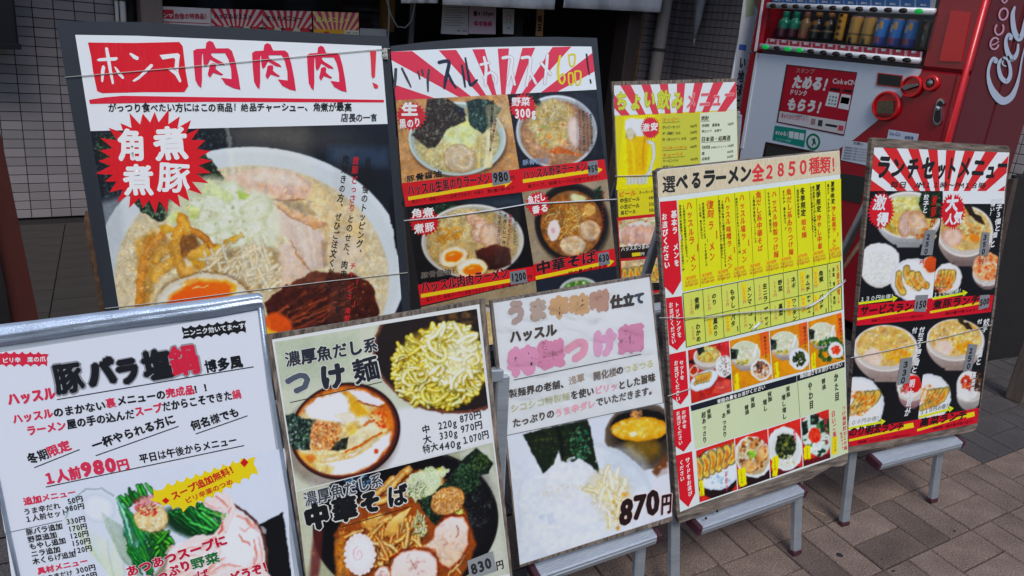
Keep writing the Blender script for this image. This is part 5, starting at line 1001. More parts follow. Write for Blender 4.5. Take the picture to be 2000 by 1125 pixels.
# ---------------------------------------------------------------- 6: pork hot pot poster in silver-edged sleeve
def sign_hotpot():
    s = S6; a = Z(0, 560, 3.3083); b = Z(0, 800, 3.3333)
    root = board('white hot pot poster board with silver cloth edge, nearest at lower left', s,
        [(-52, 672), (300, 620), (514, 596), (545, 860), (590, 1150), (60, 1290), (20, 1000)], .010, mat('grey_sleeve', (176, 184, 194), rough=.35, coat=.4, noise=.2, nscale=6))
    SL = mat('silver_cloth', (176, 190, 208), rough=.34, metal=.55, noise=.25, nscale=14, bump=.4, bscale=300, stretch=(1, 1, 1.5))
    # silver roll along the top: a soft folded profile swept across
    top = [(-60, 640), (60, 626), (180, 611), (300, 596), (420, 582), (505, 571), (513, 576)]; bot = [(-56, 684), (60, 668), (180, 650), (300, 634), (420, 619), (505, 603), (514, 600)]
    V = []; n = 13
    for (A, B) in zip(top, bot):
        ua = s.uv([A])[0]; ub = s.uv([B])[0]
        for j in range(n):
            t = j/(n-1); e = .0016+.011*math.sin(math.pi*t)**.6+.0022*math.sin(t*17+A[0]*.01)*math.sin(math.pi*t); V.append(s.at(ua*(1-t)+ub*t, e)[0])
    F = [(i*n+j, i*n+j+1, (i+1)*n+j+1, (i+1)*n+j) for i in range(len(top)-1) for j in range(n-1)]
    mk('silver_cloth_edge', V, F, SL, root, smooth=True)
    rg = s.px([(506, 585), (524, 720), (545, 850), (567, 985), (590, 1130)], .004); tube('silver_side_edge', rg, .0036, SL, root, 8)
    lg = s.px([(-40, 760), (0, 952), (18, 1040), (40, 1140)], .003); tube('silver_side_edge', lg, .0036, SL, root, 8)
    sheet('printed_sheet', s, [(-40, 694), (300, 642), (503, 606), (522, 760), (546, 921), (10, 1040), (-20, 860)], (222, 226, 236), root, .0012)
    sheet('printed_sheet', s, [(11, 1038), (546, 916), (560, 1010), (576, 1130), (40, 1240), (22, 1120)], (220, 226, 236), root, .0007)
    k = Ink(); line(k, s, (12, 1036), (546, 917), 2.2, (120, 124, 134), .0009); line(k, s, (12, 1041), (546, 922), 1.2, (60, 64, 74), .0008); k.build('sheet_joint', root)
    # photo
    p = Pic(s, b(400, 480, 1860, 250, 1900, 1150, 420, 1240), (214, 220, 232), .0013, 1.5); W0 = (221, 226, 236)
    p.poly(b(1690, 745, 1842, 668, 1900, 1083, 1930, 1200, 1500, 1200, 1660, 1080), (20, 20, 24), 1.5)
    for q in range(14): p.stroke(p.curve(130+q*9, 1010+q*5, .9+.05*q, 90, 10), 5, p.rnd.choice([(206, 220, 206), (190, 206, 180), (214, 222, 190)]), .7)
    p.ell(*b(640, 640)[0], 34, 28, .3, (226, 230, 238), 3, .9, edge=(196, 206, 216)); p.stroke(b(430, 700, 480, 580, 560, 515, 660, 512, 740, 560), 3, (140, 156, 160), .8)
    e = Z(180, 910, 3.64); r = p.rnd; p.exact()
    def leaf(x0, y0, x1, y1, w, c, dk=(10, 50, 26), bend=0, a=1):
        mx, my = (x0+x1)/2-(y1-y0)*bend, (y0+y1)/2+(x1-x0)*bend; q = [e((1-t)**2*x0+2*t*(1-t)*mx+t*t*x1, (1-t)**2*y0+2*t*(1-t)*my+t*t*y1)[0] for t in (0, .25, .5, .75, 1)]
        p.stroke([(u+1.5, v+2) for u, v in q], w/3.64*1.15, (6, 30, 16), .5*a, taper=.3); p.stroke(q, w/3.64, c, a, dk, tuple(min(255, v*1.35+14) for v in c), taper=.35)
    p.loose()
    G = [(24, 104, 40), (40, 132, 48), (16, 78, 34), (60, 150, 56), (30, 118, 60)]; GL = [(96, 168, 132), (120, 186, 150), (70, 150, 110), (140, 196, 166)]
    p.ell(*e(360, 560)[0], 46, 44, .6, (20, 70, 36), 12, .9); p.ell(*e(700, 410)[0], 58, 26, .35, (10, 48, 26), 10, .95)
    for q in range(16): leaf(70+q*9, 330+q*6, 210+q*10, 640+q*12, 16, r.choice([(196, 214, 196), (170, 200, 176), (214, 224, 210)]), (190, 206, 190), .06, .55)
    for q in range(26): t = r.random(); leaf(185+t*60+r.uniform(-8, 8), 230+t*90+r.uniform(-20, 30), 300+t*120+r.uniform(-30, 30), 560+r.uniform(-60, 150), r.uniform(20, 40), r.choice(GL if t < .6 else G), (40, 110, 76), -.05)
    for q in range(14): leaf(245+r.uniform(0, 100), 560+r.uniform(0, 60), 340+r.uniform(0, 90), 720+r.uniform(-20, 70), r.uniform(16, 30), r.choice(G), (8, 50, 24), -.04)
    for x0, y0, x1, y1 in ((262, 160, 300, 250), (205, 215, 262, 275), (322, 130, 352, 215), (345, 135, 380, 205), (385, 125, 432, 190), (240, 200, 275, 265), (300, 180, 330, 240)): leaf(x0, y0, x1, y1, 34, r.choice(G[:4]), (8, 50, 24))
    for q in range(30): leaf(395+r.uniform(0, 160), 450+r.uniform(0, 60), 430+r.uniform(0, 150), 560+r.uniform(-20, 90), r.uniform(24, 40), r.choice([(56, 140, 36), (84, 164, 50), (36, 112, 34), (24, 90, 34)]), (20, 70, 20), -.08)
    for q in range(34): t = r.random(); x = 545+t*250+r.uniform(-10, 10); leaf(x, 320-t*60+r.uniform(-10, 40), x+r.uniform(110, 190)-t*30, 440+t*10+r.uniform(-30, 50), r.uniform(24, 42), r.choice([(18, 84, 34), (30, 112, 44), (12, 60, 28), (50, 140, 60), (24, 100, 40)]), (4, 36, 20), .03)
    for x0, y0, x1, y1 in ((760, 300, 950, 350), (780, 330, 900, 420), (820, 320, 940, 370), (700, 400, 850, 450)): leaf(x0, y0, x1, y1, 34, (70, 156, 70), (10, 70, 30))
    p.ell(*e(424, 380)[0], 34, 27, 0, (120, 100, 60), 6, .6); p.ell(*e(420, 368)[0], 33, 26, 0, (236, 220, 182), 3, 1, edge=(206, 180, 130)); p.flecks(*e(420, 372)[0], 31, 24, 170, 3.4, [(242, 230, 200), (220, 198, 150), (232, 214, 172), (206, 180, 120)], .8, edge=(200, 172, 120))
    for q in range(40): x, y = r.uniform(300, 470), r.uniform(250, 345); p.stroke(p.curve(*e(x, y)[0], r.uniform(0, 3), r.uniform(4, 10), 3), 2.2, r.choice([(186, 30, 30), (206, 60, 44), (150, 24, 30), (232, 190, 150)]), .85)
    p.poly(e(300, 225, 440, 200, 470, 240, 460, 262, 320, 290), (206, 80, 70), 5, .45)
    mt = e(540, 620, 640, 540, 740, 492, 860, 486, 900, 440, 930, 400, 960, 330, 900, 320, 800, 290, 780, 250, 850, 225, 890, 195, 960, 190, 985, 240, 1000, 300, 1090, 350, 1180, 425, 1215, 520, 1232, 620, 1236, 740, 1270, 780, 1240, 900, 480, 900, 520, 740)
    p.poly(mt, (238, 218, 214), 3, 1)
    for q in (e(996, 268, 1080, 320, 1160, 390, 1216, 480, 1242, 600, 1246, 720),): p.stroke(q, 5, (96, 62, 52), 1, (60, 34, 30))
    PKS = [(226, 150, 138), (214, 120, 108), (236, 184, 174), (222, 164, 150), (200, 100, 92)]; WHS = [(244, 238, 240), (240, 228, 226), (236, 232, 240)]
    for q in range(60):
        x, y = r.uniform(800, 1215), r.uniform(200, 760)
        if not (y > 330 or x < 980) or (x < 900 and 330 < y < 480): continue
        an = 1.2-(x-800)/420*.2+r.uniform(-.5, .5)+(1.2 if y > 600 else 0); p.stroke(p.curve(*e(x, y)[0], an, r.uniform(10, 26), r.uniform(-7, 7)), r.uniform(4, 11), r.choice(PKS+WHS*2), .6, taper=.75)
    for q in range(50): x, y = r.uniform(520, 900), r.uniform(560, 800); p.stroke(p.curve(*e(x, y)[0], r.uniform(-.6, .1), r.uniform(14, 34), r.uniform(-8, 8)), r.uniform(4, 10), r.choice(PKS[2:]+WHS*2), .6, taper=.7)
    p.ell(*e(1060, 560)[0], 36, 44, .4, (240, 238, 244), 12, .95); p.ell(*e(1010, 430)[0], 14, 26, .3, (240, 236, 240), 8, .9); p.stroke(e(985, 230, 1006, 300, 980, 380, 946, 450), 8, (240, 226, 224), 1, (222, 196, 190))
    for q, w_, c_ in ((e(1030, 350, 1090, 370, 1130, 420, 1150, 440), 9, (222, 140, 122)), (e(1050, 440, 1090, 460, 1120, 430), 6, (226, 160, 146)), (e(1050, 490, 1070, 530, 1110, 540, 1120, 560), 7, (214, 124, 104)), (e(1150, 520, 1160, 590, 1170, 640), 6, (206, 110, 96)), (e(1180, 500, 1205, 580, 1210, 680), 5, (226, 150, 140)), (e(790, 260, 850, 290, 920, 300), 6, (222, 150, 140)), (e(880, 215, 930, 250, 960, 290), 7, (214, 130, 120)), (e(930, 400, 920, 450, 900, 480), 8, (200, 70, 50)), (e(560, 640, 680, 580, 800, 570), 5, (222, 160, 150)), (e(860, 740, 960, 700, 1060, 710), 6, (222, 150, 140)), (e(1040, 740, 1140, 720, 1200, 690), 6, (226, 160, 150))): p.stroke(q, w_, c_, .85, (236, 206, 200), taper=.5)
    p.poly(e(420, 800, 540, 640, 520, 760, 500, 860), (90, 70, 30), 6, .6)
    p.build('hot_pot_photo', root)
    k = Ink()
    def flash(pts, col, n, amp, d=.0016):
        pts = [np.array(q, float) for q in pts]; out = []; cen = sum(pts)/len(pts); L = sum(np.linalg.norm(pts[(i+1) % len(pts)]-pts[i]) for i in range(len(pts)))
        for i in range(len(pts)):
            A, B = pts[i], pts[(i+1) % len(pts)]; m = max(1, int(np.linalg.norm(B-A)/L*n))
            t = (B-A)/np.linalg.norm(B-A); nn = np.array([t[1], -t[0]]); 
            if nn@((A+B)/2-cen) < 0: nn = -nn
            for j in range(m):
                for f, o in ((0, amp), (.25, amp*.25), (.5, 0), (.75, amp*.25)): out.append(A+(B-A)*(j+f)/m+nn*o)
        shape(k, s, out, col, d)
    flash(b(1000, 590, 1010, 540, 1100, 500, 1640, 315, 1670, 400, 1200, 640), (238, 212, 20), 26, 8); k.build('yellow_flash', root)
    k = Ink(); flash(a(1178, 272, 1575, 222, 1588, 282, 1196, 330), (26, 26, 30), 18, 5); k.build('black_flash', root)
    k = Ink(); flash(a(-10, 432, 302, 436, 305, 498, -10, 500), (218, 40, 70), 16, 5); k.build('red_flash', root)
    k = Ink(); B = (26, 28, 34); P = (218, 50, 84)
    T = lambda t, f, x0, y0, x1, y1, h, col=B, bo=.045, d=.0019, halo=0, hc=WHT, sl=0: text(k, s, t, f(x0, y0)[0], f(x1, y1)[0], h, col, d, bo, halo, hc, sl)
    for ch, x0, y0, x1, y1, h, col in (('豚', 372, 698, 560, 668, 62, B), ('バ', 585, 655, 770, 622, 56, B), ('ラ', 770, 640, 925, 610, 54, B), ('塩', 945, 612, 1130, 580, 60, B), ('鍋', 1115, 582, 1305, 552, 60, (214, 36, 66))):
        k = Ink(); T(ch, a, x0, y0, x1, y1, h, col, .085, halo=.13, hc=(150, 152, 158)); k.build('headline_lettering', root)
    k = Ink(); T('ハッスル', a, 58, 768, 368, 722, 26, P, .06); T('博多風', a, 1330, 558, 1575, 518, 26, B, .06); T('ハッスル', a, 90, 886, 352, 842, 20, P, .05); T('のまかない', a, 352, 845, 692, 792, 20); T('裏', a, 692, 785, 757, 773, 20, P, .05); T('メニューの', a, 762, 770, 1078, 722, 20); T('完成品', a, 1078, 718, 1262, 690, 19, P, .05); T('！！', a, 1255, 690, 1380, 668, 17)
    T('ラーメン', a, 180, 962, 436, 922, 20, P, .05); T('屋の手の込んだ', a, 440, 920, 878, 848, 20); T('スープ', a, 878, 838, 1055, 808, 20, P, .05); T('だからこそできた', a, 1055, 806, 1508, 728, 20); T('鍋', a, 1506, 728, 1565, 718, 19, P, .05)
    T('冬期', b, 195, 356, 330, 312, 22); T('限定', b, 325, 310, 475, 255, 22, P, .05); T('一杯やられる方に', a, 610, 1058, 1145, 878, 21); T('何名様でも', a, 1245, 930, 1555, 832, 20); T('平日は午後からメニュー', b, 915, 350, 1550, 222, 19, B, .035); T('１人前', b, 295, 492, 540, 442, 26, P, .06); T('980', b, 535, 440, 770, 400, 33, P, .08); T('円', b, 772, 400, 852, 382, 23, P, .05)
    T('追加', b, 160, 622, 280, 600, 16, P, .05); T('メニュー', b, 278, 598, 502, 555, 15, P, .04); k.build('body_lettering', root)
    k = Ink()
    for t, pr, x, y in (('うま辛だれ', '50円', 160, 686), ('１人前セット', '980円', 168, 735), ('豚バラ追加', '330円', 175, 818), ('野菜追加', '170円', 186, 866), ('もやし追加', '120円', 196, 912), ('ニラ追加', '150円', 208, 960), ('木くらげ追加', '120円', 218, 1008)):
        n = len(t); T(t, b, x, y, x+n*(48 if n < 6 else 47), y-n*9, 13.5, B, .03); T(pr, b, x+(285 if len(pr) == 3 else 262), y-70+(0), x+388, y-92, 13, B, .035)
    T('具材メニュー', b, 250, 1072, 580, 1000, 14, P, .045); T('えのきだけ', b, 270, 1118, 480, 1075, 12, B, .03); T('300円', b, 498, 1068, 630, 1040, 13, B, .035); T('120円', b, 510, 1115, 640, 1088, 13, B, .035); k.build('price_list_lettering', root)
    k = Ink()
    T('スープ追加無料！', b, 1130, 590, 1560, 395, 17, (206, 44, 30), .045, .0021); T('ピリ辛薬のつめ', b, 1215, 612, 1525, 478, 12, (206, 50, 30), .03, .0021); shape(k, s, b(1565, 345, 1590, 312, 1618, 340, 1592, 372), (206, 24, 30), .0021); shape(k, s, b(1055, 590, 1080, 568, 1105, 588, 1082, 612), (206, 24, 30), .0021)
    T('ニンニク効いてま〜す', a, 1190, 320, 1585, 268, 12.5, WHT, .03, .0021); T('ピリ辛　鷹の爪', a, 18, 492, 300, 482, 11, WHT, .03, .0021); T('たか　つめ', a, 180, 448, 300, 445, 5, P, .02, .0021); k.build('flash_lettering', root)
    k = Ink(); C = (196, 20, 60); H = (244, 226, 226)
    T('あつあつスープに', b, 835, 1090, 1490, 872, 22, C, .06, .0021, .09, H); T('たっぷり', b, 960, 1150, 1260, 1030, 22, C, .06, .0021, .09, H); T('野菜', b, 1255, 1040, 1440, 985, 22, (20, 110, 50), .06, .0021, .09, H); T('どうぞ！', b, 1510, 1130, 1790, 1035, 22, C, .06, .0021, .09, H); T('ば', b, 1290, 1110, 1370, 1090, 20, C, .06, .0021, .09, H); k.build('photo_caption_lettering', root)
    k = Ink()
    for q in (a(370, 728, 1320, 568), a(620, 1090, 1155, 900), a(1265, 950, 1600, 832), b(225, 376, 520, 258), b(300, 502, 1590, 232), a(1320, 568, 1640, 516)): line(k, s, q[0], q[1], 2.0, (30, 34, 40), .0016)
    k.build('underline', root)
    return root
HAND[0] = 0.0
R6 = sign_hotpot()

# ---------------------------------------------------------------- 7: dipping noodles and soup noodles
def sign_tsukemen():
    s = S7; a = Z(520, 580, 3.75); b = Z(540, 830, 3.8146)
    root = board('plywood-backed signboard with dipping noodles above and dark soup noodles below', s,
        [(519, 655), (640, 636), (947, 584), (975, 880), (1000, 1110), (1003, 1160), (612, 1230), (560, 900)], .010, M_WOODH)
    sheet('printed_sheet', s, [(531, 663), (936, 594), (966, 873), (994, 1108), (998, 1140), (612, 1206), (570, 910)], (226, 228, 226), root, .0006)
    p = Pic(s, [(536, 668), (931, 603), (961, 862), (579, 958)], (200, 204, 184), .0010, 1.5)
    p.poly([(530, 660), (700, 640), (700, 720), (540, 760)], (176, 186, 164), 40, .7); p.poly([(770, 800), (960, 770), (965, 870), (620, 960), (600, 930), (720, 900)], (222, 224, 226), 10, 1)
    p.ell(880, 690, 152, 118, .12, (110, 66, 52), 2, 1); p.ell(880, 690, 146, 112, .12, (34, 30, 34), 3, 1); p.ell(880, 690, 146, 112, .12, (60, 44, 36), 20, .3)
    p.clip_ell(880, 690, 150, 116, .12); p.flecks(*a(1400, 130)[0], 46, 22, 70, 5, [(70, 50, 36), (110, 84, 50), (40, 30, 26)], .6, soft=3); p.clip = None
    p.ell(*a(1270, 500)[0], 80, 72, .2, (150, 120, 40), 14, 1)
    YN = [(232, 222, 120), (222, 206, 80), (236, 232, 170), (214, 196, 60), (240, 238, 206)]
    p.wavy(*a(1270, 510)[0], 84, 74, 150, 8, YN, 84, (170, 146, 30), (246, 243, 206), .42, shadow=(96, 80, 10)); p.wavy(*a(1250, 640)[0], 74, 38, 70, 7.5, YN, 70, (170, 146, 30), (246, 243, 200), .55, shadow=(90, 74, 10)); p.wavy(*a(1360, 420)[0], 56, 56, 60, 8, [(240, 236, 190), (234, 226, 140), (244, 242, 220)], 70, (196, 176, 70), (252, 250, 236), .45, shadow=(130, 110, 30))
    p.ell(*a(1430, 430)[0], 26, 44, .3, (248, 246, 232), 18, .5); p.wavy(*a(980, 440)[0], 14, 5, 4, 6, YN, 24, (170, 146, 30), (246, 243, 206), .3)
    g_ = Z(540, 740, 3.721); r = p.rnd; p.exact()
    bx, by = 668, 850; p.ell(bx-4, by+8, 114, 96, -.25, (130, 116, 104), 14, .7); p.ell(674, 842, 109, 94, -.28, (36, 18, 20), 1.6, 1); p.ell(673, 842, 105, 90, -.28, (92, 42, 36), 3, 1); p.ell(671, 841, 100, 86, -.28, (196, 110, 34), 4, 1); p.clip_ell(671, 841, 99, 85, -.28, 3); p.loose()
    p.ell(664, 846, 92, 78, -.28, (228, 208, 160), 12, 1); p.tex(.12, 7, 3)
    p.poly(g_(120, 520, 240, 550, 290, 600, 260, 680, 180, 660, 110, 600), (214, 152, 60), 8, .9)
    p.poly(g_(205, 215, 290, 145, 450, 98, 530, 130, 560, 230, 420, 262, 500, 320, 370, 300, 240, 282), (236, 234, 240), 4, 1); p.poly(g_(500, 78, 640, 88, 790, 170, 720, 205, 600, 160), (234, 230, 234), 4, 1); p.poly(g_(420, 262, 560, 240, 680, 270, 640, 330, 520, 330), (236, 228, 214), 8, .9)
    p.poly(g_(480, 88, 560, 130, 640, 200, 680, 250, 600, 280, 530, 230, 520, 150), (206, 152, 26), 9, .85); p.poly(g_(690, 230, 760, 190, 820, 240, 800, 350, 760, 350, 740, 280), (206, 110, 36), 9, .85); p.poly(g_(500, 330, 600, 310, 590, 380, 520, 430), (212, 170, 70), 9, .7)
    p.stroke(g_(590, 160, 680, 190, 770, 200), 3.4, (150, 70, 34), .9); p.flecks(*g_(740, 290)[0], 18, 22, 60, 2.6, [(226, 160, 60), (190, 90, 30), (236, 200, 140), (206, 60, 20)], .8)
    p.poly(g_(480, 560, 700, 478, 830, 378, 818, 480, 720, 604, 560, 684, 400, 706, 290, 690, 270, 606), (236, 234, 240), 5, 1); p.poly(g_(150, 620, 280, 600, 420, 640, 400, 700, 250, 690), (222, 190, 110), 9, .8)
    p.poly(g_(620, 350, 700, 300, 756, 366, 640, 452, 520, 505, 530, 430), (234, 226, 196), 3, 1, (222, 206, 160)); p.stroke(g_(460, 560, 560, 520, 680, 440, 790, 368), 8, (226, 212, 160), 1, (206, 170, 100)); p.stroke(g_(500, 528, 600, 490, 680, 440, 760, 385), 4.2, (190, 88, 24), .95); p.stroke(g_(640, 340, 670, 310, 700, 300), 5, (200, 90, 30), .8)
    p.stroke(g_(270, 565, 400, 560, 520, 545), 5, (226, 208, 150), 1, (206, 150, 80)); p.stroke(g_(240, 600, 380, 600, 560, 560, 690, 485), 5, (222, 196, 130), .9, (206, 160, 90)); p.ell(*g_(722, 522)[0], 4.4, 4.8, 0, (190, 74, 24), 1.2); p.poly(g_(205, 560, 260, 540, 290, 580, 240, 620), (200, 110, 40), 5, .8)
    p.clip = None
    p.nori(g_(60, 265, 130, 245, 200, 290, 285, 298, 245, 400, 245, 515, 120, 512, 90, 400), (36, 48, 44)); p.flecks(*g_(170, 390)[0], 24, 34, 170, 2.2, [(90, 116, 110), (20, 30, 28), (50, 84, 50), (176, 190, 186), (30, 50, 36)], .85)
    p.poly(g_(270, 304, 460, 318, 470, 380, 450, 440, 400, 520, 262, 522, 240, 410), (206, 150, 96), 5, 1); p.flecks(*g_(350, 415)[0], 29, 29, 330, 1.9, [(236, 190, 136), (190, 104, 52), (244, 214, 176), (150, 80, 40), (214, 140, 84), (232, 170, 110)], .95)
    p.poly(g_(388, 512, 470, 440, 524, 418, 506, 506, 440, 526), (34, 38, 32), 2); p.flecks(*g_(460, 480)[0], 14, 8, 40, 1.8, [(70, 76, 60), (20, 24, 20), (110, 110, 96)], .8)
    p.build('dipping_noodle_photo', root)
    p = Pic(s, [(579, 960), (962, 864), (995, 1120), (996, 1135), (608, 1195)][:3]+[(606, 1200)], (166, 168, 142), .0010, 1.5)
    p.poly([(560, 955), (640, 940), (660, 1060), (590, 1120)], (196, 198, 176), 24, .8); p.poly([(900, 880), (962, 864), (998, 1130), (940, 1130)], (206, 208, 196), 20, .8)
    g_ = Z(600, 870, 3.2125); r = p.rnd; p.exact(); p.ell(792, 1022, 182, 144, -.16, (30, 24, 26), 1.6, 1); p.ell(794, 1024, 178, 140, -.16, (16, 14, 18), 4, 1); p.ell(618, 1080, 10, 84, .1, (96, 40, 38), 6, .8); p.ell(900, 1000, 56, 90, .2, (30, 26, 34), 30, .6); p.loose()
    p.stroke([(700, 922), (800, 896), (905, 882)], 2.2, (150, 156, 164), .8); p.flecks(*g_(320, 225)[0], 26, 14, 80, 2, [(30, 90, 130), (120, 180, 210), (16, 40, 60), (190, 210, 220)], .85)
    sp_ = g_(170, 560, 230, 440, 380, 300, 560, 190, 660, 150, 820, 160, 900, 260, 1000, 420, 1060, 620, 1010, 760, 940, 860, 180, 900); p.poly(sp_, (140, 74, 26), 6, 1); p.clip = None
    p.poly(g_(176, 600, 230, 560, 260, 800, 190, 860), (196, 136, 56), 12, .8); p.flecks(*g_(220, 660)[0], 16, 50, 90, 2, [(214, 160, 76), (150, 92, 36), (110, 62, 24)], .7); p.flecks(*g_(700, 560)[0], 90, 70, 120, 4, [(176, 96, 34), (96, 44, 16), (206, 130, 60), (120, 60, 20)], .5, soft=3)
    for q, w_ in (((635, 148, 560, 210, 500, 280), 15), ((540, 205, 470, 270, 440, 300), 13), ((600, 180, 540, 250), 12), ((360, 500, 400, 460, 460, 440), 12), ((440, 350, 520, 330, 600, 300), 14), ((240, 570, 300, 545, 345, 530), 7), ((360, 480, 420, 540, 480, 560), 14), ((420, 500, 520, 450), 12)): p.stroke([(u+2, v+3) for u, v in g_(*q)], w_, (60, 26, 10), .6); p.stroke(g_(*q), w_, (214, 170, 96), 1, (176, 112, 50), (236, 208, 150))
    NC = [(232, 190, 104), (218, 160, 70), (238, 208, 140), (200, 128, 54)]
    p.wavy(*g_(560, 590)[0], 50, 42, 46, 8.5, NC, 70, (150, 78, 24), (246, 222, 160), .16, 1.9, 1.2, shadow=(60, 24, 6)); p.wavy(*g_(640, 540)[0], 26, 34, 20, 8, NC, 66, (150, 78, 24), (246, 222, 160), .12, 1.75, .7, shadow=(60, 24, 6)); p.wavy(*g_(450, 640)[0], 22, 30, 14, 8, NC, 60, (150, 78, 24), (246, 222, 160), .2, 1.4, 1.2, shadow=(60, 24, 6))
    p.poly(g_(560, 430, 655, 385, 600, 470, 540, 568, 480, 560, 500, 500), (234, 206, 140), 2, 1, (206, 156, 80)); p.poly(g_(350, 500, 430, 430, 450, 470, 400, 520), (232, 196, 120), 2, 1, (190, 130, 60))
    for q in (g_(920, 700, 900, 770, 880, 819), g_(940, 700, 935, 760, 960, 800), g_(985, 690, 960, 740, 900, 790)): p.stroke(q, 4, (222, 190, 130), 1, (120, 80, 40))
    p.ell(*g_(740, 235)[0], 34, 26, -.3, (204, 214, 168), 6, 1); p.rings(*g_(730, 245)[0], 32, 25, 50, 7, (236, 240, 222), (160, 186, 110)); p.rings(*g_(800, 165)[0], 24, 8, 18, 6, (230, 234, 210), (150, 180, 90)); p.wavy(*g_(680, 280)[0], 18, 20, 24, 2.6, [(242, 244, 236), (222, 228, 196)], 34, (170, 180, 120), None, .5, shadow=(60, 70, 20))
    p.wavy(*g_(710, 480)[0], 13, 26, 22, 2.6, [(242, 244, 232), (206, 214, 160)], 30, (150, 150, 90), None, .4, 1.5, 1.2, shadow=(80, 50, 10)); p.poly(g_(900, 400, 960, 370, 980, 420, 940, 440), (190, 206, 120), 3); p.poly(g_(805, 140, 835, 135, 830, 160), (206, 200, 40), 2)
    p.nori(g_(1000, 62, 1060, 14, 1120, 60, 1166, 112, 1132, 178, 1078, 186, 1064, 280, 1000, 310, 900, 420, 800, 500, 740, 430, 690, 340, 780, 312, 850, 240, 930, 150), (24, 38, 28)); p.flecks(*g_(1000, 200)[0], 26, 26, 200, 1.9, [(60, 96, 60), (34, 66, 42), (100, 130, 90), (16, 30, 20)], .6); p.flecks(*g_(1090, 100)[0], 16, 16, 70, 1.9, [(70, 96, 40), (90, 110, 50)], .6)
    p.ell(*g_(884, 352)[0], 36, 27, -.5, (70, 40, 20), 4, .8); p.ell(*g_(880, 345)[0], 34, 26, -.5, (196, 144, 86), 2.5, 1); p.flecks(*g_(880, 345)[0], 32, 24, 420, 1.5, [(236, 196, 140), (180, 120, 66), (146, 92, 46), (244, 214, 168), (206, 150, 90)], .95)
    def pork(q, gr):
        cq = np.array(g_(*q)); cc = cq.mean(0); p.poly([tuple(v) for v in cc+(cq-cc)*1.10], (110, 36, 14), 5, .95); p.poly([tuple(v) for v in cc+(cq-cc)*1.04], (190, 96, 46), 4, 1); p.poly([tuple(v) for v in cq], (240, 228, 226), 5, 1, gr)
        for j in range(26): t = r.uniform(0, 6.28); k_ = r.uniform(.1, .8); x, y = cc+np.array([math.cos(t), math.sin(t)])*k_*np.abs(cq-cc).max(0)*.75; p.stroke(p.curve(x, y, r.uniform(0, 3), r.uniform(3, 9), 2), r.uniform(1, 2.2), r.choice([(206, 150, 140), (160, 96, 84), (226, 190, 184), (190, 120, 104)]), .6)
    pork((850, 470, 900, 445, 975, 450, 1010, 510, 1000, 620, 960, 710, 890, 765, 830, 730, 800, 650, 725, 632, 790, 590, 800, 520), (222, 186, 150)); pork((545, 715, 600, 665, 680, 655, 760, 668, 808, 715, 812, 800, 790, 880, 540, 880, 520, 790), (236, 214, 200)); pork((425, 800, 450, 765, 505, 760, 520, 810, 520, 880, 420, 880), (236, 214, 200))
    p.stroke(g_(820, 480, 870, 440, 960, 436), 4, (120, 36, 14), .8); p.stroke(g_(530, 700, 600, 650, 700, 640), 4, (130, 40, 14), .8); p.stroke(g_(940, 500, 950, 540, 930, 580), 1.6, (90, 40, 30), .8); p.stroke(g_(650, 720, 680, 780), 1.4, (90, 40, 30), .8)
    nx, ny = g_(330, 682)[0]
    p.ell(nx+3, ny+4, 31, 40, 0, (70, 34, 12), 5, .6)
    for an in range(20): w = an/20*6.283; p.ell(nx+27*math.cos(w), ny+36*math.sin(w), 5, 5.5, 0, (240, 232, 232), 1.2)
    p.ell(nx, ny, 28, 37, 0, (240, 234, 234), 2, 1, edge=(232, 222, 224)); p.stroke([(nx-2+(1.5+t*1.6)*math.cos(t*1.25+2), ny+(1.5+t*1.9)*math.sin(t*1.25+2)) for t in np.linspace(0, 7, 26)], 2.0, (226, 180, 192), .9)
    p.build('soup_noodle_photo', root)
    H = (214, 216, 206); K = (38, 40, 50)
    def T(t, f, x0, y0, x1, y1, h, col=K, bo=.05, halo=.10, hc=H, nm='headline_lettering', d=.0016):
        k = Ink(); text(k, s, t, f(x0, y0)[0], f(x1, y1)[0], h, col, d, bo, halo, hc); k.build(nm, root)
    T('濃厚魚だし系', a, 145, 515, 825, 395, 31, (44, 48, 60)); T('つ', a, 160, 735, 350, 690, 52, (84, 92, 106), .07); T('け', a, 405, 690, 600, 650, 52, (44, 46, 56), .07); T('麺', a, 655, 640, 845, 590, 50, K, .06)
    T('濃厚魚だし系', b, 215, 610, 800, 455, 30, (60, 62, 70), .03, .10, (206, 208, 210)); T('中', b, 235, 790, 410, 740, 50, (24, 24, 28), .09, .14); T('華', b, 430, 735, 615, 690, 50, (24, 24, 28), .09, .14); T('そ', b, 640, 670, 790, 625, 44, (24, 24, 28), .08, .13); T('ば', b, 835, 615, 985, 585, 44, (24, 24, 28), .08, .13)
    k = Ink()
    for t, x0, y0, x1, y1 in (('中', 1145, 1005, 1205, 990), ('220g', 1260, 975, 1400, 945), ('870円', 1418, 925, 1580, 885), ('大', 1155, 1080, 1215, 1062), ('330g', 1268, 1050, 1405, 1020), ('970円', 1425, 1000, 1588, 960), ('特大', 1150, 1150, 1265, 1120), ('440g', 1265, 1130, 1430, 1095), ('１070円', 1435, 1085, 1635, 1030)): text(k, s, t, a(x0, y0)[0], a(x1, y1)[0], 18, (54, 54, 60), .0016, .03)
    k.build('price_lettering', root)
    k = Ink(); line(k, s, a(175, 772)[0], a(850, 620)[0], 1.6, (50, 50, 54), .0014); line(k, s, b(480, 760)[0], b(1020, 600)[0], 1.4, (30, 26, 24), .0014); k.build('underline', root)
    t = sheet('price_sticker', s, b(1420, 1010, 1610, 935, 1640, 1085, 1440, 1150), (146, 148, 150), root, .0020, M_INKM); k = Ink(); text(k, s, '830', b(1455, 1120)[0], b(1610, 1060)[0], 26, (44, 46, 50), .0024, .06); k.build('sticker_digits', t, M_INKM)
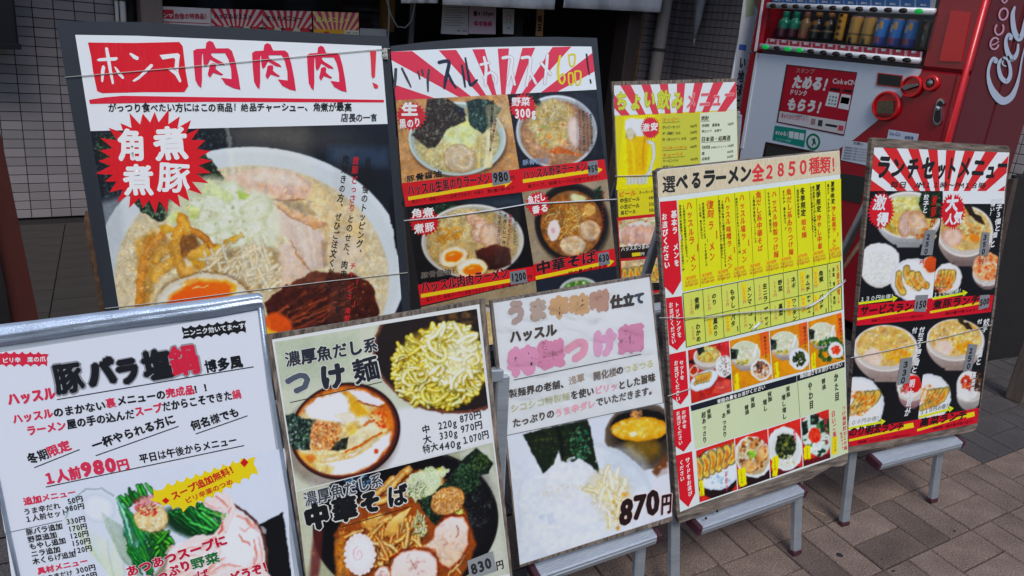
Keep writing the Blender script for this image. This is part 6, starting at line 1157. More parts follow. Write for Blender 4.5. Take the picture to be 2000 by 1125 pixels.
    k = Ink(); text(k, s, '円', b(1640, 1085)[0], b(1700, 1065)[0], 20, (44, 44, 50), .0016, .03); k.build('yen_lettering', root)
    return root
HAND[0] = 0.25
R7 = sign_tsukemen()

# ---------------------------------------------------------------- 8: spicy miso dipping noodles, faded, under crumpled vinyl
def sign_spicy():
    s = S8; a = Z(940, 530, 3.5156); b = Z(960, 800, 3.4605)
    root = board('faded pink and brown noodle poster under crumpled clear film, priced at the bottom', s,
        [(958, 588), (1271, 536), (1300, 800), (1314, 1012), (1312, 1018), (1016, 1108), (985, 850)], .010, M_WOODH)
    sheet('printed_sheet', s, [(963, 592), (1268, 541), (1297, 812), (1312, 1008), (1015, 1103), (990, 851)], (224, 228, 232), root, .0005)
    p = Pic(s, [(990, 851), (1296, 786), (1312, 1007), (1015, 1102)], (216, 222, 232), .0010, 1.5)
    p.ell(*b(1020, 180)[0], 74, 66, 0, (54, 46, 40), 3, 1, edge=(110, 96, 84)); p.ell(*b(1010, 120)[0], 60, 36, 0, (24, 24, 26), 3); p.poly(b(1080, 420, 1180, 300, 1190, 430, 1120, 460), (110, 70, 44), 5)
    p.ell(*b(1020, 250)[0], 36, 26, .3, (130, 104, 40), 12, .8); p.ell(*b(1000, 130)[0], 57, 24, -.03, (222, 170, 44), 2, 1, edge=(206, 140, 20)); p.flecks(*b(1000, 130)[0], 50, 18, 90, 4, [(236, 200, 90), (226, 176, 60), (240, 222, 150)], .6, soft=2); p.ell(*b(960, 165)[0], 8, 5, 0, (236, 230, 200), 2); p.flecks(*b(980, 30)[0], 14, 8, 20, 4, [(190, 140, 90), (160, 110, 70)], .9)
    p.ell(*b(640, 640)[0], 136, 122, .2, (206, 214, 222), 3, 1); p.ell(*b(630, 650)[0], 130, 116, .2, (222, 228, 236), 5, 1); p.ell(*b(900, 400)[0], 46, 44, .4, (196, 206, 216), 16, .5)
    p.poly(b(208, 165, 430, 110, 650, 58, 730, 440, 690, 430, 640, 360, 520, 350, 390, 400, 345, 435), (30, 40, 30), 1.5); pts = b(215, 165, 430, 110, 648, 60, 725, 435, 390, 400, 345, 432)
    p.flecks(*b(450, 230)[0], 50, 42, 260, 2.2, [(50, 62, 34), (20, 28, 24), (76, 84, 46), (36, 46, 36)], .7); p.flecks(*b(600, 250)[0], 20, 40, 120, 2.4, [(40, 110, 76), (60, 140, 100), (26, 70, 50), (120, 170, 130)], .6); p.stroke(b(440, 110, 470, 220, 480, 320), 7, (16, 20, 20), .7)
    p.poly(b(208, 165, 100, 175, 120, 500, 350, 440), (218, 224, 234), 2); p.poly(b(655, 55, 1000, -20, 780, 190, 735, 430), (214, 222, 232), 2, 0)
    p.ell(*b(540, 520)[0], 62, 42, -.1, (222, 226, 230), 8, 1); p.poly(b(385, 400, 420, 360, 450, 275, 470, 350, 540, 360, 590, 330, 660, 370, 720, 430, 780, 470, 700, 540, 400, 520), (228, 232, 238), 3)
    for q in range(16): p.stroke(p.curve(*b(p.rnd.uniform(400, 720), p.rnd.uniform(330, 420))[0], p.rnd.uniform(-.8, .8), 16, p.rnd.uniform(-8, 8)), 2.2, (240, 242, 246), 1, (190, 196, 204))
    p.ell(*b(800, 540)[0], 46, 34, .5, (214, 206, 180), 12, .8); p.flecks(*b(500, 560)[0], 46, 18, 60, 2.2, [(222, 206, 160), (206, 190, 150), (238, 240, 242)], .6); p.poly(b(700, 520, 765, 550, 740, 605), (176, 130, 36), 2)
    p.ell(*b(820, 620)[0], 30, 46, .1, (226, 216, 184), 14, .9); p.noodles(*b(800, 600)[0], 30, 46, 44, 9, [(232, 226, 200), (238, 236, 226), (222, 208, 156), (236, 234, 228)], 44, (212, 198, 150), (242, 241, 236), ang=1.3, spread=1.8, bend=.2); p.flecks(*b(850, 700)[0], 18, 30, 16, 3, [(206, 166, 50), (190, 150, 60)], .7, soft=2); p.stroke(b(780, 700, 790, 800), 2.5, (206, 170, 40), .9); p.ell(*b(900, 570)[0], 7, 4, 0, (232, 176, 90), 2)
    p.ell(*b(500, 780)[0], 80, 52, -.2, (226, 230, 238), 22, .9); p.tex(.035, 7, 3, (1000, 900, 1240, 1100)); p.flecks(*b(380, 730)[0], 18, 8, 16, 4, [(196, 206, 220)], .5, soft=3)
    p.poly(b(1150, 400, 1215, 380, 1222, 720, 1100, 740, 1000, 800, 1100, 470), (222, 222, 230), 5, .7); p.build('noodle_photo', root)
    def T(t, f, x0, y0, x1, y1, h, col, bo=.05, nm='body_lettering', d=.0014, halo=0, hc=WHT):
        k = Ink(); text(k, s, t, f(x0, y0)[0], f(x1, y1)[0], h, col, d, bo, halo, hc); k.build(nm, root)
    BR = (186, 146, 112)
    for ch, x0, y0, x1, y1, h, c in (('う', 180, 370, 310, 350, 48, (178, 156, 148)), ('ま', 325, 345, 455, 325, 44, (184, 164, 150)), ('辛', 468, 325, 605, 305, 42, (206, 164, 116)), ('味', 610, 300, 740, 285, 40, (206, 166, 118)), ('噌', 748, 278, 880, 258, 40, (190, 150, 130))): T(ch, a, x0, y0, x1, y1, h, c, .11, 'headline_lettering')
    T('仕', a, 885, 255, 970, 243, 26, (64, 46, 36), .08, 'headline_lettering'); T('立', a, 970, 243, 1050, 232, 25, (48, 42, 42), .08, 'headline_lettering'); T('て', a, 1048, 228, 1120, 218, 24, (46, 62, 80), .08, 'headline_lettering')
    T('ハッスル', a, 195, 495, 520, 438, 26, (66, 52, 42), .06, 'headline_lettering')
    for ch, x0, y0, x1, y1, c in (('特', 190, 715, 385, 685, (222, 152, 188)), ('製', 390, 670, 570, 640, (218, 140, 176)), ('つ', 590, 645, 750, 590, (228, 160, 184)), ('け', 770, 590, 930, 560, (222, 164, 200)), ('麺', 950, 560, 1110, 530, (214, 140, 176))): T(ch, a, x0, y0, x1, y1, 52, c, .12, 'headline_lettering')
    D = (64, 58, 52); T('製麺界の老舗、', a, 188, 872, 600, 792, 18, (62, 50, 42), .05); T('浅草', a, 600, 782, 712, 752, 17, (170, 152, 134), .04); T('開化楼', a, 768, 752, 930, 715, 18, (130, 116, 104), .05); T('の', a, 925, 712, 978, 700, 17, D, .05); T('つるつる', a, 978, 702, 1185, 655, 17, (206, 204, 140), .03)
    T('シコシコ特製麺', a, 200, 972, 610, 880, 17, (196, 196, 160), .04); T('を使い', a, 612, 882, 775, 848, 18, D, .05); T('ピリッ', a, 778, 846, 938, 812, 17, (232, 166, 186), .04); T('とした旨味', a, 940, 815, 1195, 752, 18, (72, 62, 54), .05)
    T('たっぷりの', a, 215, 1075, 505, 1000, 18, (84, 74, 66), .05); T('うま辛ダレ', a, 505, 1005, 785, 930, 17, (236, 176, 190), .05); T('でいただきます。', a, 785, 930, 1200, 838, 18, (84, 80, 78), .045)
    k = Ink(); line(k, s, a(220, 745)[0], a(1095, 568)[0], 1.6, (70, 64, 60), .0014); line(k, s, (990, 850), (1296, 786), 1.4, (110, 112, 118), .0013); k.build('underline', root)
    for ch, x0, y0, x1, y1, h in (('8', 850, 790, 950, 775, 60), ('7', 945, 752, 1040, 735, 56), ('0', 1040, 730, 1140, 700, 58), ('円', 1140, 712, 1215, 695, 42)): T(ch, b, x0, y0, x1, y1, h, (40, 26, 26), .07 if ch != '円' else .04, 'price_digits', .0018, .09, (226, 190, 190))
    # crumpled film over the upper half
    film = bpy.data.materials.new('crumpled_clear_film'); film.use_nodes = True; N = film.node_tree.nodes; L = film.node_tree.links
    for n_ in list(N): N.remove(n_)
    out = N.new('ShaderNodeOutputMaterial'); mx = N.new('ShaderNodeMixShader'); tr = N.new('ShaderNodeBsdfTransparent'); gl = N.new('ShaderNodeBsdfGlossy'); fr = N.new('ShaderNodeFresnel'); df = N.new('ShaderNodeBsdfTranslucent'); m2 = N.new('ShaderNodeMixShader')
    gl.inputs['Roughness'].default_value = .10; fr.inputs['IOR'].default_value = 1.2; tr.inputs['Color'].default_value = (1, 1, 1, 1); d2 = N.new('ShaderNodeBsdfDiffuse'); d2.inputs['Color'].default_value = (.93, .96, 1, 1)
    m2.inputs['Fac'].default_value = .04; L.new(tr.outputs[0], m2.inputs[1]); L.new(d2.outputs[0], m2.inputs[2]); L.new(fr.outputs[0], mx.inputs['Fac']); L.new(m2.outputs[0], mx.inputs[1]); L.new(gl.outputs[0], mx.inputs[2]); L.new(mx.outputs[0], out.inputs['Surface'])
    Q = [(949, 590), (1273, 533), (1298, 792), (988, 852)]; n = 70; V = []
    for j in range(n):
        for i in range(n):
            u, v = i/(n-1), j/(n-1); q = [np.array(w_, float) for w_ in Q]; P = (q[0]*(1-u)+q[1]*u)*(1-v)+(q[3]*(1-u)+q[2]*u)*v
            x, y = P; w_ = min(u, v, 1-u, 1-v)
            e = .0012+.0014*abs(2*float(vnoise(np.array([x+y*.6]), np.array([y-x*.3]), 34, 3)[0])-1)+.0020*abs(2*float(vnoise(np.array([x*.8-y*.7]), np.array([y]), 22, 8)[0])-1)*min(1, w_*8)
            V.append(s.px([(x, y)], e)[0])
    F = np.array([(j*n+i, (j+1)*n+i, (j+1)*n+i+1, j*n+i+1) for j in range(n-1) for i in range(n-1)])
    mk('crumpled_film', V, F, film, root, smooth=True)
    return root
HAND[0] = 0.1
CUR[0] = M_INK
R8 = sign_spicy()
CUR[0] = None
HAND[0] = 0.0
# ================================================================== the setting
M_PAVE = mat('concrete_paver', (122, 104, 94), rough=.9, noise=.28, nscale=11, speck=.60, sscale=230, bump=.5, bscale=300, attr=False)
M_PAVE2 = mat('concrete_paver_worn', (116, 99, 90), rough=.9, noise=.32, nscale=8, speck=.60, sscale=210, bump=.5, bscale=280)
M_PAVE3 = mat('concrete_paver_dark', (74, 70, 70), rough=.92, noise=.3, nscale=7, speck=.6, sscale=230, bump=.5, bscale=280)
M_PAVE4 = mat('concrete_paver_pale', (127, 109, 99), rough=.9, noise=.3, nscale=10, speck=.55, sscale=240, bump=.5, bscale=300)
M_PAVE5 = mat('concrete_paver_stained', (112, 95, 87), rough=.9, noise=.45, nscale=6, speck=.6, sscale=220, bump=.5, bscale=280, dirt=.3)
M_GROUT = mat('dirty_sand_joint', (34, 28, 26), rough=.95, noise=.3, nscale=40, speck=.3, sscale=500)
M_TILE = mat('glazed_grey_tile', (150, 142, 142), rough=.38, noise=.10, nscale=5, coat=.2)
M_TILE2 = mat('glazed_grey_tile_dull', (138, 131, 131), rough=.42, noise=.12, nscale=5, coat=.2)
M_TILE3 = mat('light_grey_tile', (190, 184, 184), rough=.4, noise=.08, nscale=5)
M_TILED = mat('dark_grey_tile', (124, 116, 118), rough=.45, noise=.14, nscale=6)
M_MORTAR = mat('dark_mortar', (40, 37, 38), rough=.95)
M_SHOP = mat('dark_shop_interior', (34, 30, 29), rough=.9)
M_FRAME = mat('bronze_frame', (66, 54, 50), rough=.5, noise=.1, nscale=8)

g = mk('ground', [(-40, -30, -.012), (40, -30, -.012), (40, 60, -.012), (-40, 60, -.012)], [(0, 1, 2, 3)], M_GROUT, org=(0, 0, -.012)); g['kind'] = 'structure'
# pavement: basket-weave pavers near the signs, a plain sheet with printed joints beyond
pav = empty('pavement', (2.2, .9, 0), kind='structure')
O = np.array([2.011, .830]); U = np.array([.229, -.012]); Vv = np.array([.037, .217]); rp = random.Random(4)
_pm = {}
def paver_mesh(kind, m):
    if (kind, m.name) in _pm: return _pm[kind, m.name]
    gp = .0026; u = U if kind == 'h' else U/2; v = Vv/2 if kind == 'h' else Vv
    fu = gp/np.linalg.norm(u); fv = gp/np.linalg.norm(v); ins = .0022
    def ring(e, z):
        a, b = fu+e/np.linalg.norm(u), fv+e/np.linalg.norm(v)
        return [(*(u*s+v*t), z) for s, t in ((a, b), (1-a, b), (1-a, 1-b), (a, 1-b))]
    Vt = ring(ins, 0)+ring(0, -.0035)+ring(0, -.05); F = [(0, 1, 2, 3)]+[(4+i, 4+(i+1) % 4, (i+1) % 4, i) for i in range(4)]+[(8+i, 8+(i+1) % 4, 4+(i+1) % 4, 4+i) for i in range(4)]
    me = bpy.data.meshes.new('paver'); me.from_pydata(Vt, [], F); me.materials.append(m); _pm[kind, m.name] = me; return me
far = []; npv = 0
for j in range(-7, 9):
    for i in range(-14, 14):
        c0 = O+U*i+Vv*j; cx, cy = c0+U/2+Vv/2
        hor = (i+j) % 2 == 0; near = (1.05 < cx < 4.3 and .45 < cy < 1.95 and not (cx < 1.9 and cy > 1.45) and not (cx > 3.2 and cy < .62))
        for k in range(2):
            p0 = c0+(Vv/2*k if hor else U/2*k); dark = (cx > 3.0+(1.4-cy)*.3 and cy > .98) or cy > 1.5  # far right and rear pavers get the darker material
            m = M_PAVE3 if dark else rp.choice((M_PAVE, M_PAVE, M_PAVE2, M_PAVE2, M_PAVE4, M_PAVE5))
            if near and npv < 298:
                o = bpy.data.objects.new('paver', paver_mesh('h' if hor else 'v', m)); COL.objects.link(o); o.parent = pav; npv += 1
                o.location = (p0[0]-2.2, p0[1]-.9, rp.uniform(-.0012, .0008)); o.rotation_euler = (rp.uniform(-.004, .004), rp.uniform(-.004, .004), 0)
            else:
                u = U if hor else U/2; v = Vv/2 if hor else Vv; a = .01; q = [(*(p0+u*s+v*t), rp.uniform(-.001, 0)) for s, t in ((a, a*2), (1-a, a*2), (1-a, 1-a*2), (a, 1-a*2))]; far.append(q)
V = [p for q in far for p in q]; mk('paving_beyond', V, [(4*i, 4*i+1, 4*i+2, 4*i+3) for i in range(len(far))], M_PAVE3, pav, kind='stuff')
# entrance floor of dark tiles at the left, up to the wall
fl = empty('entrance_floor', (.3, 4.2, 0), kind='structure')
M_FT = mat('dark_floor_tile', (60, 54, 50), rough=.6, noise=.25, nscale=6, speck=.15, sscale=200)
_fm = bpy.data.meshes.new('floor_tile'); _u, _v = np.array([.30, 0]), np.array([.021, .15]); _q = [(*(_u*s+_v*t), z) for z in (0, -.01) for s, t in ((.008, .02), (.992, .02), (.992, .98), (.008, .98))]
_fm.from_pydata(_q, [], [(0, 1, 2, 3)]+[(4+i, 4+(i+1) % 4, (i+1) % 4, i) for i in range(4)]); _fm.materials.append(M_FT)
for j in range(16):
    for i in range(-5, 12):
        p0 = np.array([.1+.30*i, 2.9])+_v*j
        if p0[1]+.15 > 5.3: continue
        o = bpy.data.objects.new('floor_tile', _fm); COL.objects.link(o); o.parent = fl; o.location = (p0[0]-.3, p0[1]-4.2, rp.uniform(-.001, .001))

def tiled_wall(name, label, org, hx, x0, x1, z0, z1, tw, th, m, joint=.0045, thick=.12, cat='wall', ms=None, vis=None):
    """a wall whose face runs along hx from org; individual tiles set proud of the mortar within vis, joined ones elsewhere"""
    org = np.array(org, float); hx = np.array(hx, float); n = np.cross(hx, (0, 0, 1)); r = empty(name, org, label, cat)
    box('mortar_bed', org+hx*(x0+x1)/2-n*(thick/2+.004)+np.array([0, 0, (z0+z1)/2]), hx*(x1-x0)/2, n*thick/2, (0, 0, (z1-z0)/2), M_MORTAR, r)
    def tv(a, b):
        e = joint/2; q = []
        for d, i in ((0.0, .0012), (-.001, 0), (-.006, 0)):
            for s, t in ((a+e+i, b+e+i), (a+tw-e-i, b+e+i), (a+tw-e-i, b+th-e-i), (a+e+i, b+th-e-i)): q.append(hx*s+n*d+np.array([0, 0, t]))
        return q
    FF = [(0, 1, 2, 3)]+[(4+i, 4+(i+1) % 4, (i+1) % 4, i) for i in range(4)]+[(8+i, 8+(i+1) % 4, 4+(i+1) % 4, 4+i) for i in range(4)]
    me = []
    for mm in (ms or [m]):
        t_ = bpy.data.meshes.new('tile'); t_.from_pydata([tuple(v) for v in tv(0, 0)], [], FF); t_.materials.append(mm); me.append(t_)
    rest = []; cnt = 0
    for j in range(int((z1-z0)/th)):
        for i in range(int((x1-x0)/tw)):
            a = x0+i*tw; b = z0+j*th
            if vis and vis[0] <= a <= vis[1] and vis[2] <= b <= vis[3] and cnt < 299:
                o = bpy.data.objects.new('tile', rp.choice(me)); COL.objects.link(o); o.parent = r; cnt += 1
                o.location = tuple(hx*a+np.array([0, 0, b])+n*rp.uniform(0, .0008)); o.rotation_euler = (rp.uniform(-.004, .004), 0, rp.uniform(-.004, .004))
            else: rest.append((a, b))
    if rest: Vs, Fs = join([(tv(a, b), FF) for a, b in rest]); mk('tiles_beyond', np.array(Vs)+org, Fs, m, r, kind='stuff')
    return r
tiled_wall('tiled_wall', 'pale grey oblong-tiled wall left of the shop window', (0, 5.3, 0), (1, 0, 0), -1.0, .88, .002, 2.7, .1045, .0525, M_TILE, ms=[M_TILE, M_TILE2], vis=(-.03, .84, 0, 1.52))
tiled_wall('tiled_wall', 'dark square-tiled pier between shop doorway and drainpipe', (4.90, 5.3, 0), (1, 0, 0), 0, .74, .002, 2.7, .0615, .0615, M_TILED, joint=.0065, vis=(0, .5, .95, 1.75))
tiled_wall('tiled_wall', 'dark square-tiled side wall beyond the drainpipe, left of the vending machine', (5.46, 5.3, 0), (0, -1, 0), 0, 1.85, .002, 2.7, .0615, .0615, M_TILED, joint=.0065, vis=(0, 1.45, .95, 1.72))
tiled_wall('tiled_wall', 'light grey tiled wall behind the vending machine at the right edge', (4.62, 1.9, 0), (0, -1, 0), -1.3, 2.5, .002, 2.7, .0515, .0515, M_TILE3, vis=(.2, 1.2, .75, 1.35))
# shop front: posts, window, dark interior, unseen canopy slab added above to shade it
shop = empty('shop_front', (2.8, 5.4, 0), 'dark shop front with window and doorway between grey tiled walls', 'building')
wbox('window_post', .90, 1.02, 5.18, 5.34, 0, 2.7, mat('brown_post', (112, 98, 92), rough=.6, noise=.1, nscale=6), shop, .006)
wbox('door_post', 4.72, 4.86, 5.16, 5.34, 0, 2.7, M_FRAME, shop, .006); wbox('mullion', 2.70, 2.74, 5.27, 5.31, 0, 2.7, mat('dark_mullion', (60, 60, 60), rough=.5), shop, .004); wbox('mullion', 3.62, 3.70, 5.27, 5.31, 0, 2.7, M_SHOP, shop, .004)
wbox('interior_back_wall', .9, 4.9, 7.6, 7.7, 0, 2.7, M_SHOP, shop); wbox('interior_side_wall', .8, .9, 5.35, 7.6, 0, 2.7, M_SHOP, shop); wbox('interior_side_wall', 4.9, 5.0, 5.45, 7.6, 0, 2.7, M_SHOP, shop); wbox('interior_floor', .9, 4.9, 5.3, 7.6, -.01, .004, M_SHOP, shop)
M_GLASS = mat('window_glass', (20, 22, 24), rough=.04, alpha=.22, coat=0)
wbox('window_glass', 1.02, 2.70, 5.282, 5.288, .5, 2.7, M_GLASS, shop); wbox('sill_wall', 1.02, 2.70, 5.27, 5.33, 0, .5, M_FRAME, shop)
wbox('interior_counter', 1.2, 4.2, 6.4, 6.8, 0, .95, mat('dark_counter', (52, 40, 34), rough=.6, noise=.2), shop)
cn = empty('added_shade_canopy', (2.2, 4.2, 2.72), 'concrete slab of the floor above, overhanging the shop front', 'canopy'); wbox('slab', -3.0, 5.7, 3.7, 7.7, 2.72, 2.95, mat('painted_concrete', (150, 146, 142), rough=.8, noise=.1), cn)
wbox('upper_wall', -3.0, 5.7, 3.7, 3.85, 2.95, 7.5, mat('painted_concrete_wall', (150, 146, 142), rough=.8, noise=.1), cn)

def flat_thing(name, label, cat, s, quad, col, d=0, group=None, t=.0015, m=None):
    r = empty(name, s.px(quad).mean(0), label, cat, group); slab('sheet', s, quad, t, m or mat('paper_%d_%d_%d' % col, col, rough=.6, coat=.1), r, d); return r
SW = Surf((1, 5.26, 1), (1, 0, 0), (0, 0, 1)); SD = Surf((1, 5.22, 1), (1, 0, 0), (0, 0, 1)); z3 = Z(270, 0, 3.3333); z4 = Z(700, 0, 2.5641)
GW = 'small menu posters in the shop window'
def win_poster(label, q, kind):
    r = empty('window_poster', SW.px(q).mean(0), label, 'poster', GW); slab('sheet', SW, q, .002, mat('poster_paper', (206, 196, 192), rough=.5, coat=.2), r)
    k = Ink(); TL, TR, BR, BL = [np.array(x) for x in q]
    L = lambda u, v: tuple((TL*(1-u)+TR*u)*(1-v)+(BL*(1-u)+BR*u)*v)
    if kind == 0:
        shape(k, SW, [L(.05, .08), L(.34, .08), L(.34, .3), L(.06, .3)], (196, 44, 60), .003); text(k, SW, 'ホンマ', L(.06, .28), L(.33, .28), 9, (226, 216, 216), .004, .03); text(k, SW, '自信の特商品！', L(.35, .3), L(.98, .27), 12, (180, 40, 60), .004, .03)
        line(k, SW, L(.05, .38), L(.97, .38), 1.5, (180, 50, 60), .003); text(k, SW, '当店自慢の一杯をぜひご賞味ください　店長', L(.3, .48), L(.97, .5), 4, (60, 50, 50), .004, .01); burst(k, SW, L(.2, .55), 13, 12, 16, (196, 40, 50), .004)
    else:
        cc = [(200, 50, 66), (200, 50, 66), (190, 70, 110)][kind-1]; shape(k, SW, [L(0, 0), L(1, 0), L(1, .42), L(0, .42)], [(216, 196, 190), (212, 192, 180), (230, 190, 120)][kind-1], .002)
        rays(k, SW, [L(0, 0), L(1, 0), L(1, .42), L(0, .42)], L(.5, .9), 36, cc, .003, .2, .5)
        text(k, SW, ['ハッスルおススメ', 'セットメニュー', '飲みメニュー'][kind-1], L(.05, .25), L(.8, .25), 12, (40, 30, 36) if kind < 3 else (236, 220, 120), .004, .04)
        if kind < 3:
            shape(k, SW, [L(0, .42), L(1, .42), L(1, 1), L(0, 1)], (60, 40, 40), .003)
            for u in (.12, .5, .85): burst(k, SW, L(u, .52), 11, 11, 14, (200, 44, 54), .005)
            for u in (.28, .68): shape(k, SW, [L(u+.12*math.cos(a_), .62+.22*math.sin(a_)) for a_ in np.linspace(0, 6.28, 14)[:-1]], (206, 190, 160), .004)
        else:
            shape(k, SW, [L(0, .42), L(.68, .42), L(.68, 1), L(0, 1)], (222, 160, 40), .003); burst(k, SW, L(.28, .55), 8, 8, 14, (206, 44, 60), .004); shape(k, SW, [L(.68, .42), L(1, .42), L(1, 1), L(.68, 1)], (206, 206, 186), .003)
            for v in (.5, .6, .7, .8): text(k, SW, '焼酎　500円', L(.72, v), L(.97, v), 4, (50, 50, 50), .004, .01)
    k.build('poster_print', r)
win_poster('small white window poster starting with a red title box, leftmost of four', [(301, 11.5), (411, 16.5), (414, 95), (305, 90)], 0)
win_poster('small window poster with sunburst and dark bowl photos, second from left', [(412, 17), (512, 19), (514, 100), (415, 96)], 1)
win_poster('small window poster with dark heading on sunburst, third from left', [(513, 20), (608, 22), (611, 104), (516, 100)], 2)
win_poster('small window poster with orange-yellow lower half, rightmost of four', [(611, 22), (700, 25), (702, 108), (614, 104)], 3)
flat_thing('notice', 'white paper strip low in the window right of the sunburst posters', 'notice', SW, [(703, 55), (755, 57), (755, 90), (703, 88)], (150, 150, 150))
n1 = flat_thing('notice', 'white typed notice hanging in the dark doorway under the curtain', 'notice', SD, [(865, 6), (915, 8), (914, 68), (861, 66)], (176, 170, 166))
k = Ink()
for q in range(8): line(k, SD, (868, 14+q*5), (910-(q*7) % 13, 15+q*5), 1.2, (120, 116, 114), .001)
text(k, SD, '店主　敬白', (892, 62), (912, 63), 5, (50, 50, 50), .001, .01); k.build('notice_lettering', n1)
n2 = flat_thing('notice', 'pinkish opening-hours notice beside the typed one in the doorway', 'notice', SD, [(917, 9), (969, 11), (968, 67), (915, 66)], (190, 164, 172))
k = Ink(); text(k, SD, '昼4:00pm', (924, 31), (963, 31), 10, (90, 50, 60), .001, .05); text(k, SD, '年中無休', (925, 51), (961, 52), 11, (180, 40, 80), .001, .05); k.build('notice_lettering', n2)
n3 = flat_thing('notice', 'small white card with round face mark in the doorway', 'notice', SD, [(982, 17), (1005, 18), (1003, 67), (982, 66)], (186, 188, 182))
k = Ink()
shape(k, SD, [(993+6*math.cos(a_), 35+6*math.sin(a_)) for a_ in np.linspace(0, 6.28, 13)[:-1]], (206, 130, 120), .001); shape(k, SD, [(993+4*math.cos(a_), 35+4*math.sin(a_)) for a_ in np.linspace(0, 6.28, 13)[:-1]], (190, 190, 184), .002)
for x_ in (989, 997): shape(k, SD, [(x_+1.6*math.cos(a_), 44+2*math.sin(a_)) for a_ in np.linspace(0, 6.28, 9)[:-1]], (90, 130, 90), .001)
line(k, SD, (990, 55), (996, 55), 1.6, (60, 60, 60), .001); k.build('card_print', n3)
n4 = flat_thing('hanging_strip', 'brown paper strip with black writing hanging in the doorway', 'notice', SD, [(1049, 16), (1063, 17), (1060, 71), (1046, 70)], (150, 104, 60)); k = Ink(); vtext(k, SD, '味玉', (1055, 28), (1053, 62), 9, (30, 26, 24), .001, .04); k.build('notice_lettering', n4)
# indigo and white door curtain
SN = Surf((1, 5.0, 1.6), (1, 0, 0), (0, 0, 1)); M_CL = mat('off_white_cotton', (238, 236, 236), rough=.95, noise=.10, nscale=9, bump=.3, bscale=200)
def curtain(label, xs, yb):
    u0 = SN.uv([(xs[0], yb[0])])[0]; u1 = SN.uv([(xs[1], yb[1])])[0]; n = 40; V = []
    for j in range(9):
        for i in range(n):
            t = i/(n-1); u = u0*(1-t)+u1*t; V.append(SN.at(np.array([u[0], u[1]+j*.06]), .02*math.sin(t*19+u0[0]*3)*(1-j*.07)+.004*math.sin(t*60+j))[0])
    F = [(j*n+i, j*n+i+1, (j+1)*n+i+1, (j+1)*n+i) for j in range(8) for i in range(n-1)]; o = mk('door_curtain', V, F, M_CL, smooth=True); tag(o, label, 'curtain', 'white door curtain panels')
    o.modifiers.new('thickness', 'SOLIDIFY').thickness = .004
curtain('leftmost white door curtain panel, only its hem tip showing', (786, 858), (6, 6)); curtain('middle white door curtain panel at the top edge', (866, 1085), (9, 19)); curtain('rightmost white door curtain panel, next to the drainpipe', (1098, 1289), (15, 24))
# pipes and wires on the walls
wl = lambda x, y, d=0: Surf((1, 5.26-d, 1), (1, 0, 0), (0, 0, 1)).px([(x, y)])[0]
def vpipe(label, x, y, r, m, d=.0, z0=.0, z1=2.7, cat='pipe', name='drainpipe'):
    p = wl(x, y, d); e = empty(name, (p[0], p[1], z0), label, cat); tube('pipe', [(p[0], p[1], z0), (p[0], p[1], z1)], r, m, e, 14)
    for z_ in (.5, 1.29, 2.1): V_, F_ = lathe_vf((p[0], p[1], z_), (0, 0, 1), [(0, r+.001), (0, r+.006), (.03, r+.006), (.03, r+.001)], 14); mk('clamp', V_, F_, M_FRAME, e)
vpipe('thick grey-brown drainpipe at the corner of the dark tiled wall', 1292, 60, .058, mat('grey_brown_pvc', (158, 146, 140), rough=.5, noise=.1), .05)
vpipe('thin white conduit on the tiled wall by the window post', 228, 20, .011, mat('white_pvc', (196, 192, 188), rough=.5), .0, name='conduit'); vpipe('white water pipe with dark clamp beside the window post', 240, 20, .017, mat('white_pvc', (196, 192, 188)), .0, name='conduit')
p_ = wl(1250, 90, .02); c_ = tube('yellow_cable', [(p_[0]-.02, p_[1], .8), (p_[0], p_[1], 1.3), (p_[0]+.03, p_[1], 2.7)], .009, mat('ochre_cable', (150, 112, 60), rough=.6)); tag(c_, 'thin ochre cable running down the dark tiled pier', 'cable')
p_ = [wl(x, y, .03) for x, y in ((752, -10), (764, 30), (776, 52), (792, 54), (804, 40), (810, 10), (812, -10))]; c_ = tube('cable_loop', p_, .005, mat('grey_cable', (140, 140, 138))); tag(c_, 'thin grey cable hanging in a loop in the dark window', 'cable')
p_ = [wl(x, y, .03) for x, y in ((758, -10), (760, 30), (757, 96))]; c_ = tube('cable', p_, .006, mat('grey_cable')); tag(c_, 'straight grey cable hanging beside the looped one', 'cable')
c_ = wbox('yellow_menu_box', 2.53, 2.62, 5.36, 5.42, 1.25, 1.55, mat('amber_card', (150, 104, 40), rough=.6)); tag(c_, 'amber card standing behind the window glass', 'card')
# black box at upper left
lb = empty('wall_lamp_box', (.1, 5.1, .98), 'black box mounted on the tiled wall at the top left corner', 'box'); wbox('casing', -.35, .262, 4.98, 5.29, 1.02, 1.9, mat('black_enamel', (30, 30, 34), rough=.3, coat=.3), lb, .01); wbox('rim', -.36, .272, 4.97, 5.0, 1.0, 1.03, mat('black_enamel'), lb, .004)
# folded umbrella hanging on the dark side wall
SU = Surf((5.34, 4.5, 1.3), (0, -1, 0), (0, 0, 1)); t0, t1 = SU.px([(1372, -20)])[0], SU.px([(1354, 90)])[0]
um = empty('folded_umbrella', t1, 'grey folded umbrella hanging point down on the dark tiled wall', 'umbrella'); tube('canopy', [t0, t0*.5+t1*.5, t0*.15+t1*.85], .04, mat('grey_nylon', (142, 142, 146), rough=.6, noise=.2), um, 8, [.05, .035, .014]); tube('tip', [t0*.15+t1*.85, t1], .008, mat('grey_cable'), um)
tube('hook', [t0+(0, 0, 0), t0+np.array([0, 0, .25])], .006, M_FRAME, um)
